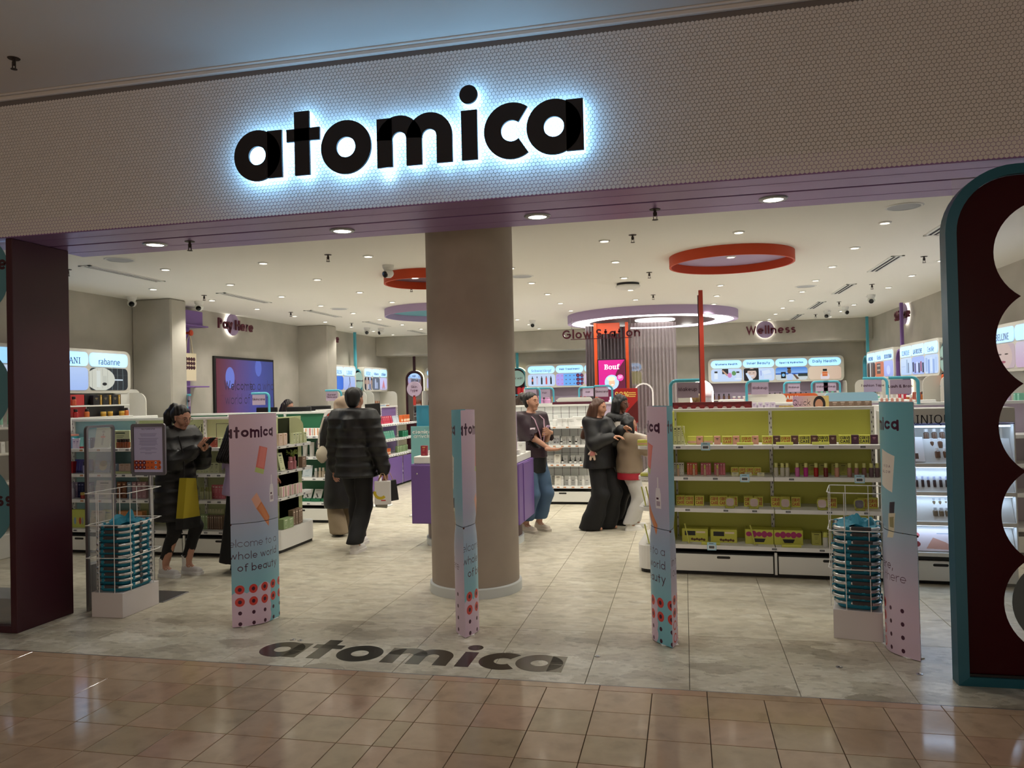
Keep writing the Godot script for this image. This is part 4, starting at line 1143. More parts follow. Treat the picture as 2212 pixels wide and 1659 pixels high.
	row(X, "c 0.036 0.05 0.04 8", "carton", "carton", "small cream carton", "from the perfume-wall end|bottom shelf of pale green gondola", [1.887, 1.925, 1.958, 1.996, 2.029], 0.418, -0.260, 0.06)


# ---------------------------------------------------------------- banners, baskets, notice at the entrance
func banner_art(which: int) -> ImageTexture:
	var p := Pic.new(512, 1920)
	var ink := Color(0.27, 0.07, 0.2)
	if which == 0:
		p.grad([Color(0.90, 0.80, 0.87), Color(0.87, 0.78, 0.86), Color(0.78, 0.75, 0.85), Color(0.66, 0.76, 0.86), Color(0.55, 0.78, 0.84), Color(0.50, 0.76, 0.82)])
		write(p, "atomica", 0.86, 0.11, 66, 0.30, ink, 1.0, 1.0, 0.14)
		p.poly([0.50, 0.155, 0.69, 0.168, 0.60, 0.27, 0.42, 0.255], Color("e88078")).poly([0.53, 0.16, 0.66, 0.17, 0.58, 0.262, 0.46, 0.252], Color("f0928a")).poly([0.42, 0.255, 0.60, 0.27, 0.575, 0.292, 0.40, 0.277], Color("c8d88a"))
		p.rect(0.775, 0.30, 0.03, 0.05, Color("efe8f0")).poly([0.75, 0.345, 0.83, 0.345, 0.85, 0.37, 0.85, 0.43, 0.73, 0.43, 0.73, 0.37], Color("f2eef4")).rect(0.75, 0.385, 0.05, 0.008, ink).rect(0.75, 0.40, 0.08, 0.02, Color("b8a8b8"))
		p.poly([0.33, 0.405, 0.43, 0.375, 0.52, 0.42, 0.42, 0.452], Color("f0b8a0")).poly([0.42, 0.452, 0.52, 0.42, 0.73, 0.50, 0.70, 0.545], Color("e08a58")).poly([0.46, 0.45, 0.52, 0.43, 0.70, 0.505, 0.68, 0.53], Color("e89a6c"))
		write(p, "Welcome to a", 0.90, 0.625, 44, 0.09, ink, 1.0, 1.0, 0.2)
		write(p, "whole world", 0.90, 0.682, 44, 0.16, ink, 1.0, 1.0, 0.2)
		write(p, "of beauty", 0.90, 0.74, 46, 0.20, ink, 1.0, 1.0, 0.2)
		for j in 3:
			for k in 3: p.oval(0.12 + 0.22 * k, 0.875 + 0.045 * j, 0.155, 0.042, Color(0.88, 0.78, 0.86))
		p.oval(0.56, 0.845, 0.155, 0.042, Color(0.88, 0.78, 0.86)).rect(0.0, 0.87, 0.6, 0.13, Color(0.88, 0.78, 0.86))
		for k in 5:
			for j in 2: p.oval(0.12 + 0.22 * k, 0.825 + 0.058 * j, 0.075, 0.021, Color("d8453c")).oval(0.12 + 0.22 * k, 0.825 + 0.058 * j, 0.03, 0.009, ink)
			for j in 2: p.oval(0.12 + 0.22 * k, 0.935 + 0.05 * j, 0.03, 0.009, ink)
	else:
		p.grad([Color(0.45, 0.72, 0.78), Color(0.50, 0.74, 0.80), Color(0.58, 0.76, 0.83), Color(0.74, 0.76, 0.85), Color(0.85, 0.77, 0.85), Color(0.86, 0.77, 0.84)])
		write(p, "atomica", 0.80, 0.11, 66, 0.30, ink, 1.0, 1.0, 0.14)
		p.poly([0.42, 0.19, 0.72, 0.215, 0.66, 0.36, 0.36, 0.335], Color("ece6dc"))
		write(p, "V I D A", 0.55, 0.262, 14, 0.2, ink, 0.5)
		write(p, "G L O W", 0.53, 0.285, 14, 0.2, ink, 0.5)
		p.poly([0.60, 0.40, 0.70, 0.395, 0.68, 0.44, 0.58, 0.445], Color("3a3440")).poly([0.56, 0.445, 0.70, 0.44, 0.62, 0.54, 0.47, 0.545], Color("e0d8c0")).poly([0.575, 0.46, 0.67, 0.455, 0.64, 0.50, 0.55, 0.50], Color("9a9468"))
		write(p, "Beauty in here,", 0.62, 0.665, 46, 0.16, ink, 1.0, 1.0, 0.2)
		write(p, "and out there", 0.84, 0.71, 46, 0.09, ink, 1.0, 1.0, 0.2)
		for j in 4:
			for k in 2:
				p.oval(0.13 + 0.2 * k, 0.81 + 0.052 * j, 0.075, 0.02, Color("d8453c")).oval(0.13 + 0.2 * k, 0.81 + 0.052 * j, 0.032 if j < 2 else 0.05, 0.009 if j < 2 else 0.014, ink if j < 2 else Color(0.86, 0.77, 0.84))
				p.oval(0.55 + 0.22 * k, 0.82 + 0.052 * j, 0.028, 0.0085, ink)
	return p.tex()

func banner(label: String, at: Vector3, ry: float, left: Material, right: Material) -> void:   # a lens-shaped card cover, its near edge at the origin, reaching 0.39 back
	var t := thing("banner_stand", label, "banner", at, ry)
	for side in 2:
		for half in 2:
			var rings: Array[PackedVector3Array] = []
			var y0 := 0.752 if half else 0.004
			var y1 := 1.546 if half else 0.748
			for r in 11:
				var y := lerpf(y0, y1, r / 10.0)
				var k := 1.0 - 0.16 * exp(-pow((y - 0.75) / 0.07, 2))
				var ring := PackedVector3Array()
				for j in 13:
					var s := j / 12.0
					var z := -0.39 * s if side else -0.39 * (1.0 - s)
					var f := z / -0.39
					ring.append(V((1.0 if side else -1.0) * (0.082 * k * sin(PI * f)), y, z))
				rings.append(ring)
			var g := G.new()
			g.loft(rings, false, false)
			for j in g.u.size(): g.u[j] = Vector2(g.u[j].x * 13.0 / 12.0, 1.0 - g.v[j].y / 1.55)
			part("printed_board", g, right if side else left, t)
	part("floor_plate", G.new().box(V(0, 0.003, -0.2), V(0.11, 0.006, 0.3), 0.001), M.white, t)
	part("rivet", G.new().lathe(P2([0, 0.004, 0.005, 0.003, 0.007, 0]), 10, V(0.004, 0.745, 0.0), V(0.2, 0, 1)), mat("rivet", Color(0.3, 0.1, 0.12), 0.5), t)

func basket() -> Node3D:
	if protos.has("basket"): return protos["basket"]
	var o := MeshInstance3D.new()
	var w := 0.25
	var d := 0.355
	var alu := mat("aluminium", Color(0.82, 0.82, 0.82), 0.28, 0.85)
	var cloth := mat("aqua_cloth", Color(0.12, 0.50, 0.60), 0.7)
	var rings: Array[PackedVector3Array] = []
	for q in [[0.90, 0.0], [0.97, 0.012], [1.0, 0.03], [1.0, 0.044]]:
		var ring := PackedVector3Array()
		for e in rrect(w * q[0], d * q[0], 0.06 * q[0], 4): ring.append(V(e.x, q[1], -e.y))
		rings.append(ring)
	var g := G.new()
	g.loft(rings, false)
	rings.clear()
	for q in [[0.985, 0.044], [0.93, 0.02], [0.85, 0.006]]:
		var ring := PackedVector3Array()
		for e in rrect(w * q[0], d * q[0], 0.06 * q[0], 4): ring.append(V(e.x, q[1], e.y))
		rings.append(ring)
	g.loft(rings, true)
	o.mesh = g.mesh()
	o.material_override = cloth
	var path := PackedVector3Array()
	for e in rrect(w + 0.012, d + 0.012, 0.066, 5): path.append(V(e.x, 0.04, e.y))
	part("rim", G.new().tube(path, 0.0125, 8, true, 0.95), alu, o)
	for e in [[-0.05, 1], [0.05, 1], [-0.05, -1], [0.05, -1]]: part("strap", bxm(V(0.026, 0.03, 0.03), 0.004), cloth, o, Transform3D(Basis(), V(e[0], 0.025, e[1] * (d / 2 + 0.006))))
	for e in [[-0.09, 1], [0.085, 1], [-0.09, -1], [0.085, -1]]: part("strap", bxm(V(0.03, 0.03, 0.026), 0.004), cloth, o, Transform3D(Basis(), V(e[1] * (w / 2 + 0.006), 0.025, e[0])))
	for s: float in [-1.0, 1.0]:
		part("hinge", G.new().lathe(P2([0, 0.012, 0.014, 0.01, 0.02, 0.004, 0.02, 0]), 12, V(s * (w / 2 + 0.012), 0.045, 0.0), V(s, 0, 0)), mat("grey_plastic", Color(0.3, 0.3, 0.31), 0.5), o)
	for e: float in [-1.0, 1.0]: part("handle_grip", G.new().box(V(0.03 * e, 0.046, e * (d / 2 + 0.018)), V(0.12, 0.024, 0.012), 0.004), mat("grey_foam", Color(0.26, 0.25, 0.26), 0.8), o)
	protos["basket"] = o
	return o

func basket_stand(at: Vector3, ry: float, w: float, d: float, side: String, n: int, pitch: float) -> void:
	solo("plinth", "white square plinth carrying the wire basket rack beside the %s" % side, "plinth", G.new().box(V(0, 0.0955, 0), V(w, 0.191, d), 0.003), mat("plinth_white", Color(0.84, 0.82, 0.82), 0.5), at, ry)
	var t := thing("basket_rack", "white wire rack around the stacked baskets beside the %s" % side, "rack", at + Vector3.UP * 0.191, ry)
	var m := mat("white_wire", Color(0.9, 0.9, 0.89), 0.35)
	var rw := w + 0.028
	var rd := d + 0.012
	for p in [[-0.5, -0.3], [-0.5, 0.3], [0.5, -0.3], [0.5, 0.3], [-0.2, 0.5], [0.25, 0.5], [-0.2, -0.5], [0.25, -0.5]]:
		part("upright_wire", G.new().tube(P3([p[0] * rw, 0.0, p[1] * rd, p[0] * rw, 0.765, p[1] * rd]), 0.0032, 6), m, t)
	for k in 3:
		var path := PackedVector3Array()
		for e in rrect(rw + 0.012, rd + 0.012, 0.03, 4): path.append(V(e.x, [0.27, 0.52, 0.765][k], e.y))
		path[0] += V(0.035, 0, 0.02)
		path[5] += V(-0.02, 0, 0.03)
		path[15] += V(0.02, 0, -0.02)
		part("ring_wire", G.new().tube(path, 0.0036, 6, true), m, t)
	for k in n:
		var o: Node3D = basket().duplicate()
		o.name = numbered("shopping_basket")
		add_child(o)
		o.transform = turn(ry, at) * Transform3D(Basis(Vector3.UP, (PI if k % 3 == 1 else 0.0) + rng.randf_range(-0.05, 0.05)) * Basis(Vector3.RIGHT, rng.randf_range(-0.02, 0.02)), V(rng.randf_range(-0.006, 0.006), 0.192 + k * pitch, rng.randf_range(-0.008, 0.008)))
		tag(o, "collapsed aqua cloth shopping basket beside the %s, %s from the plinth up" % [side, nth(k)], "basket", "folded baskets beside the %s" % side)
		if k == n - 1:   # the topmost bag gapes, its cloth bunched up
			var rings: Array[PackedVector3Array] = []
			for q in 5:
				var ring := PackedVector3Array()
				for j in 20:
					var a := TAU * j / 20
					var r := (1.0 - q * 0.2) * (1.0 + 0.09 * sin(a * 5 + q * 1.7))
					ring.append(V(cos(a) * 0.105 * r, 0.045 + 0.022 * sin(a * 3 + q * 2.0) + [0, 0.018, 0.0, 0.03, 0.0][q] * (1.0 + sin(a + q)) * (1.3 if side == "burgundy post" else 1.0), -sin(a) * 0.15 * r))
				rings.append(ring)
			part("bunched_lining", G.new().loft(rings), M.aqua_cloth, o)

func entrance() -> void:
	var a := mat("banner_front", Color(1, 1, 1), 0.42)
	a.albedo_texture = banner_art(0)
	var b := mat("banner_back", Color(1, 1, 1), 0.42)
	b.albedo_texture = banner_art(1)
	banner("tall lens-shaped pink and aqua card banner nearest the burgundy post", V(-3.235, 0, -5.04), -0.5, b, a)
	banner("tall lens-shaped pink and aqua card banner before the round column", V(-1.487, 0, -5.06), 0.2, b, a)
	banner("tall lens-shaped pink and aqua card banner at the lime gondola's near end", V(-0.112, 0, -5.058), 0.27, a, b)
	banner("tall lens-shaped pink and aqua card banner next to the teal frame", V(1.333, 0, -5.03), 0.25, b, a)
	basket_stand(V(-4.372, 0, -5.352), 0.0, 0.278, 0.42, "burgundy post", 11, 0.046)
	basket_stand(V(1.105, 0, -5.59), -0.21, 0.295, 0.393, "teal frame", 12, 0.0445)
	# clear anti-theft panel with its frame
	var t := thing("security_gate", "slim clear anti-theft gate with a grey base behind the white basket plinth", "security gate", V(-4.66, 0, -5.43))
	var path := PackedVector2Array([Vector2(-0.148, 0.0)])
	for k in 6: path.append(Vector2(-0.118, 1.432) + Vector2.from_angle(PI - PI / 2 * k / 5.0) * 0.03)
	for k in 6: path.append(Vector2(0.118, 1.432) + Vector2.from_angle(PI / 2 - PI / 2 * k / 5.0) * 0.03)
	path.append(Vector2(0.148, 0.0))
	var g := G.new()
	g.x = Transform3D(Basis(Vector3.UP, PI / 2), Vector3.ZERO)
	g.ribbon(path, 0.02, -0.012, 0.012)
	part("frame", g, M.steel, t)
	part("pane", G.new().box(V(0, 0.9, 0), V(0.006, 1.09, 0.276)), M.acrylic, t)
	part("base", G.new().box(V(-0.01, 0.19, 0), V(0.05, 0.37, 0.29), 0.012), mat("gate_grey", Color(0.55, 0.55, 0.55), 0.4), t)
	# framed notice on a pole
	t = thing("notice_stand", "silver framed notice on a tall pole between the basket rack and the woman in black", "sign stand", V(-4.437, 0, -5.73))
	part("base_plate", G.new().box(V(0.04, 0.004, -0.03), V(0.36, 0.008, 0.34), 0.002), M.steel, t)
	part("pole", G.new().lathe(P2([0.02, 0.006, 0.02, 1.1]), 16, V(0, 0, -0.02)), M.steel, t)
	part("frame", G.new().prism(rrect(0.326, 0.432, 0.02, 4, Vector2(0, 1.25)), -0.008, 0.004), M.black, t)
	var rim: PackedVector2Array = rrect(0.306, 0.412, 0.012, 4, Vector2(0, 1.25))
	part("snap_rim", G.new().ribbon(rim, 0.024, -0.006, 0.012, true), mat("snap_silver", Color(0.55, 0.53, 0.56), 0.3, 0.8), t)
	var p := Pic.new(400, 560, Color(0.72, 0.70, 0.82))
	write(p, "PUBLIC FILMING NOTICE", 0.5, 0.065, 11, 0.2, Color(0.1, 0.08, 0.2), 0.5, 0.8)
	for ln in [[0.15, 0.6], [0.175, 0.56], [0.20, 0.5], [0.255, 0.7], [0.28, 0.62], [0.305, 0.58], [0.33, 0.62], [0.355, 0.6], [0.38, 0.66], [0.405, 0.5], [0.46, 0.5], [0.485, 0.62], [0.51, 0.2], [0.565, 0.56], [0.59, 0.24]]:
		p.rect(0.5 - ln[1] / 2, ln[0], ln[1], 0.008, Color(0.42, 0.40, 0.55))
	p.rect(0.0, 0.74, 0.86, 0.2, Color("d2622a")).oval(0.86, 0.79, 0.08, 0.055, Color("d2622a")).oval(0.86, 0.89, 0.08, 0.055, Color("d2622a"))
	for j in 2:
		for k in 7:
			if k < 3: p.oval(0.08 + 0.135 * k, 0.79 + 0.1 * j, 0.066, 0.047, Color("5a0f28")).oval(0.08 + 0.135 * k, 0.79 + 0.1 * j, 0.022, 0.016, Color("c8c0d8"))
			elif k == 5: p.oval(0.08 + 0.135 * k, 0.79 + 0.1 * j, 0.045, 0.032, Color("a8b8d8"))
			if k >= 3: p.oval(0.08 + 0.135 * k, 0.79 + 0.1 * j, 0.018, 0.013, Color("2a1830"))
	var sh := mat("notice_sheet", Color(1, 1, 1), 0.3)
	sh.albedo_texture = p.tex()
	part("sheet", G.new().box(V(0, 1.25, 0.005), V(0.276, 0.384, 0.002), 0.0), sh, t)

func hoop_sign(text: String, where: String, at: Vector3, s: float, ry := 0.0, w := 0.2, hgt := 0.27) -> void:   # aqua bent tube standing on a gondola top; s = which way the arm reaches
	var t := thing("hoop_sign", "aqua tube sign with a lilac %s card, %s" % [text, where], "sign", at, ry)
	var pts := PackedVector3Array([V(0, 0, 0), V(0, hgt - 0.07, 0)])
	for k in 7:
		var a := PI - PI / 2 * k / 6.0
		pts.append(V(s * (0.06 + 0.06 * cos(a)), hgt - 0.06 + 0.06 * sin(a), 0))
	pts.append(V(s * 0.27, hgt, 0))
	part("tube", G.new().tube(pts, 0.0165, 10), M.aqua_metal, t)
	var c := s * (0.26 - w / 2)
	part("card", G.new().box(V(c, hgt - 0.02 - 0.0725, 0), V(w, 0.145, 0.006), 0.001), mat("lilac_card", Color(0.70, 0.63, 0.72), 0.6), t)
	var ln := text.split(" ") if text.length() > 9 and not "&" in text and not "Tape" in text else PackedStringArray([text])
	for k in ln.size(): lettering(ln[k], 0.021 if text.length() > 8 else 0.024, 0.0045, M.print_dark, t, V(c, hgt - 0.1 + (0.018 if ln.size() > 1 else 0.0) - 0.036 * k, 0.0035))

func near_units() -> void:
	var lime := mat("lime_panel", Color(0.78, 0.79, 0.34), 0.5)
	var tags := [[[0.339, 38], [0.865, 36], [1.251, 36]], [[0.139, 36], [0.468, 36], [0.71, 36], [0.986, 36], [1.318, 36], [1.608, 36]], [[0.129, 36], [0.385, 36], [0.634, 38], [1.02, 36], [1.56, 38]], [[0.07, 36], [0.308, 38], [0.607, 36], [0.946, 36], [1.267, 36], [1.594, 36]]]
	var A := deg_to_rad(-3.6)
	var o := V(-0.133, 0, -7.10)
	var lg := gondola("long lime-backed shelving gondola facing the entrance beside the teal frame", o, A, 2, 0.875, [lime, lime], tags)
	var L := turn(A, o)
	goods_lime(L)
	part("end_panel", G.new().box(V(1.775, 0.85, -0.2), V(0.012, 1.16, 0.44), 0.004), M.white, lg)
	part("end_plinth", G.new().box(V(1.79, 0.14, -0.22), V(0.05, 0.24, 0.44), 0.01), M.white, lg)
	endcap("rounded white endcap of lime trays behind the third banner", L, -1.0, [lime, "lime"])
	# what stands along its top
	var board := Pic.new(1024, 64, Color("6a1016"))
	for k in 9: board.oval(0.055 + 0.111 * k, 0.95, 0.05, 0.55, Color("8a1820")).oval(0.0 + 0.111 * k, 1.0, 0.03, 0.3, Color("d8c8c4"))
	var bm := mat("dot_board", Color(1, 1, 1), 0.5)
	bm.albedo_texture = board.tex()
	var s := part(numbered("header_board"), G.new().box(V(0.35, 1.5, -0.5), V(0.74, 0.062, 0.02), 0.002), bm, self, L)
	tag(s, "long dark red header board with scalloped dots on the lime gondola top", "header board")
	var back := "from the banner end|on top of lime gondola"
	row(L, "c 0.045 0.075 0.03 54", "carton", "carton", "lilac carton", back, [0.74, 0.8, 0.86, 0.91], 1.442, -0.62)
	row(L, "j 0.025 0.04 c8b070 b8a060", "jar", "jar", "little ochre jar", back, [0.99, 1.03, 1.07], 1.442, -0.62)
	var q := Pic.new(256, 96)
	q.grad([Color("c8a0c0"), Color("d8b8a8"), Color("d8c070")], 0, 1, true)
	write(q, "Quick", 0.24, 0.72, 30, 0.14, Color("2a1820"), 0.5, 0.8)
	q.oval(0.74, 0.62, 0.17, 0.62, Color("221818")).oval(0.73, 0.66, 0.11, 0.42, Color("c89070")).rect(0.68, 0.82, 0.1, 0.06, Color("f0e0dc"))
	var qm := mat("quick_card", Color(1, 1, 1), 0.5)
	qm.albedo_texture = q.tex()
	s = part(numbered("display_card"), G.new().box(V(1.255, 1.505, -0.72), V(0.32, 0.125, 0.006), 0.001), qm, self, L)
	tag(s, "printed card with a smiling face lying along the lime gondola top", "card")
	row(L, "k 0.075 0.07 0.012 58", "palette", "palette", "open pink blush palette", back, [1.4, 1.47, 1.54, 1.61, 1.68, 1.75], 1.442, -0.75, 0.2)
	hoop_sign("Makeup", "standing on the lime gondola's near end", L * V(-0.02, 1.47, -0.43), 1.0, A)
	lit_unit(L)
	# pale green gondola on the till side
	var pg := mat("pale_green_panel", Color(0.76, 0.80, 0.60), 0.5)
	var pb := mat("pale_blue_panel", Color(0.60, 0.76, 0.78), 0.5)
	o = V(-6.985, 0, -7.3)
	tags = [tagrow(0.0, 2.6, 16), tagrow(0.0, 0.8, 4, 37) + tagrow(0.85, 2.6, 14), tagrow(0.0, 0.8, 4, 37) + tagrow(0.85, 2.6, 14), tagrow(0.0, 0.8, 4, 37) + tagrow(0.85, 2.6, 11)]
	var gd := gondola("pale green and blue shelving gondola on the till side behind the woman in black", o, 0.0, 3, 0.87, [pb, pg, pg], tags)
	goods_green(turn(0, o))
	for k in 2:
		var x := 1.62 + k * 0.86
		part("printed_frame", G.new().box(V(x - 0.36, 1.393, -0.428), V(0.5, 0.004, 0.001)).box(V(x - 0.61, 1.3, -0.428), V(0.004, 0.19, 0.001)), M.print_grey, gd)
		typed("pixi", 0.085, mat("type_black", Color(0.08, 0.08, 0.08), 0.6), gd, V(x - 0.09 + 0.075, 1.34, -0.428), 0.0, false)
	endcap("rounded white endcap of pale green trays behind the first banner", turn(0, V(-4.375, 0, -7.3)), 1.0, [pg, "green"])
	# dark green gondola behind it
	var dg := mat("dark_green_panel", Color(0.15, 0.42, 0.29), 0.5)
	o = V(-7.2, 0, -9.45)
	gd = gondola("dark green-backed shelving gondola behind the first banner's endcap", o, 0.0, 3, 0.875, [dg, dg, dg], [tagrow(0.9, 2.6, 9), tagrow(0.9, 2.6, 11), tagrow(0.9, 2.6, 14), tagrow(0.9, 2.6, 14)])
	var X := turn(0, o)
	part("end_panel", G.new().prism(rrect(0.9, 1.3, 0.12, 5, Vector2(0.45, 0.82)), 0, 0.02), M.white, gd, Transform3D(Basis(Vector3.UP, PI / 2), V(2.625, 0, 0.0)))
	part("end_header", G.new().prism(rrect(0.34, 0.2, 0.08, 5, Vector2(0.26, 1.36)), 0, 0.01), mat("coral", Color(0.82, 0.28, 0.18), 0.5), gd, Transform3D(Basis(Vector3.UP, 0.0), V(2.5, 0, 0.02)))
	part("end_frame", G.new().ribbon(rrect(0.38, 0.24, 0.09, 5, Vector2(0.26, 1.36)), 0.04, 0, 0.018, true), M.white, gd, Transform3D(Basis(), V(2.5, 0, 0.02)))
	var T := func(n: String) -> String: return "from the perfume-wall end|%s shelf of dark green gondola" % n
	row(X, "c 0.052 0.1 0.05 25", "carton", "carton", "white carton, red stripe", T.call("top"), [2.28, 2.44, 2.55], 1.151, -0.14)
	row(X, "c 0.052 0.1 0.05 26", "carton", "carton", "white carton, orange stripe", T.call("top"), [2.16, 2.22, 2.34, 2.39], 1.151, -0.14)
	row(X, "c 0.14 0.08 0.08 27", "carton", "carton", "green carton", T.call("top"), [1.94, 2.04], 1.151, -0.2)
	row(X, "t 0.075 0.19 c8c4bc c8c4bc", "tube", "tube", "grey-white tube", T.call("second"), [2.1, 2.2, 2.3], 0.873, -0.12)
	row(X, "b 0.022 0.14 c8c6c0 dcdcd8", "bottle", "bottle", "white bottle", T.call("second"), [1.98, 2.4, 2.46, 2.53], 0.873, -0.1)
	row(X, "c 0.04 0.13 0.05 27", "carton", "carton", "green carton", T.call("second"), [2.03], 0.873, -0.12)
	row(X, "k 0.14 0.16 0.01 57", "display_card", "card", "grey leaning card", T.call("third"), [2.23], 0.593, -0.1, 0.0)
	row(X, "b 0.024 0.12 b8b4ac dcdcd8", "bottle", "bottle", "grey bottle", T.call("third"), [2.0, 2.06, 2.36], 0.593, -0.1)
	row(X, "b 0.022 0.13 c8b8a0 d0c0b0", "bottle", "bottle", "beige bottle", T.call("third"), [2.42, 2.47], 0.593, -0.1)
	row(X, "j 0.03 0.045 e0dcd4 e8e4e0", "jar", "jar", "white jar", T.call("third"), [2.53], 0.593, -0.07)
	row(X, "c 0.05 0.12 0.05 27", "carton", "carton", "green carton", T.call("third"), [2.44, 2.5, 2.56], 0.593, -0.2)
	row(X, "v 0.12 28", "sheet_mask", "sheet mask", "silver sheet mask with a plant", T.call("bottom"), [2.05, 2.2, 2.35], 0.268, -0.12, 0.0)
	row(X, "v 0.12 29", "sheet_mask", "sheet mask", "silver sheet mask with a flower", T.call("bottom"), [2.5], 0.268, -0.12, 0.0)
	hoop_sign("Skincare", "on the dark green gondola above the first banner", V(-5.7, 1.47, -9.88), -1.0)
	hoop_sign("Skincare", "in front of the pier by the perfume wall", V(-7.02, 1.47, -9.9), 1.0, -0.8)
	# white tiled gondola in the middle
	var wt := mat("tile_white", Color(0.86, 0.87, 0.86), 0.25)
	o = V(-3.1, 0, -11.33)
	gd = gondola("white tile-backed shelving gondola behind the staff member with the lanyard", o, 0.0, 2, 0.875, [M.black, M.black], [tagrow(0, 1.75, 16, 37), tagrow(0, 1.75, 16, 37), tagrow(0, 1.75, 14, 37), tagrow(0, 1.75, 8, 37)])
	for b in 2:
		for j in 10:
			for k in 7: part("tile", bxm(V(0.12, 0.117, 0.008), 0.0015), wt, gd, Transform3D(Basis(), V(b * 0.875 + 0.06 + 0.126 * k, 0.25 + 0.121 * j, -0.424)))
	X = turn(0, o)
	T = func(n: String) -> String: return "from the column end|%s shelf of white tiled gondola" % n
	row(X, "b 0.05 0.16 e8e8e4 e4e4e0", "tub", "tub", "large white tub", T.call("top"), [1.06, 1.2], 1.151, -0.2)
	row(X, "j 0.045 0.12 e8e8e4 dcdcd8", "jar", "jar", "white pot", T.call("top"), [1.28, 1.36, 1.44], 1.151, -0.12)
	row(X, "c 0.2 0.14 0.12 42", "box", "box", "long white box", T.call("top"), [1.56, 1.7], 1.151, -0.2)
	row(X, "c 0.075 0.125 0.05 13", "carton", "carton", "grey-white carton", T.call("second"), [1.13, 1.33, 1.41, 1.53, 1.64, 1.7], 0.873, -0.16)
	row(X, "k 0.1 0.14 0.01 43", "display_card", "card", "grey card with two photos", T.call("second"), [1.22], 0.873, -0.08, 0.0)
	row(X, "d 0.018 0.105 2a2220 f0f0ec", "dropper_bottle", "bottle", "dark dropper bottle", T.call("second"), [1.3, 1.43, 1.52, 1.69], 0.873, -0.07)
	row(X, "c 0.07 0.12 0.05 13", "carton", "carton", "grey-white carton", T.call("third"), [1.08, 1.14, 1.34, 1.46, 1.54, 1.64, 1.72], 0.593, -0.16)
	row(X, "k 0.1 0.14 0.01 61", "display_card", "card", "grey card with a bottle", T.call("third"), [1.23], 0.593, -0.08, 0.0)
	row(X, "d 0.018 0.1 2a2220 1a1a1a", "dropper_bottle", "bottle", "black-capped dropper bottle", T.call("third"), [1.31, 1.43, 1.5, 1.58, 1.68], 0.593, -0.07)
	row(X, "c 0.075 0.14 0.06 13", "carton", "carton", "grey-white carton", T.call("bottom"), [1.0, 1.09, 1.36, 1.45, 1.57, 1.66], 0.268, -0.16)
	row(X, "k 0.1 0.15 0.01 61", "display_card", "card", "grey card", T.call("bottom"), [1.23], 0.268, -0.08, 0.0)
	row(X, "b 0.022 0.14 dcdcd8 c8c8c4", "bottle", "bottle", "white bottle", T.call("bottom"), [1.3, 1.41, 1.51, 1.61], 0.268, -0.08)
	s = solo("header_board", "low dark plum header strip on the white tiled gondola", "header board", G.new().box(V(1.42, 1.49, -0.47), V(0.62, 0.04, 0.02), 0.003), mat("plum_strip", Color(0.3, 0.05, 0.15), 0.5), o)
	hoop_sign("Skincare", "on the white tiled gondola in front of the pink screen", V(-1.07, 1.47, -11.85), -1.0)
	purple_cabinet()

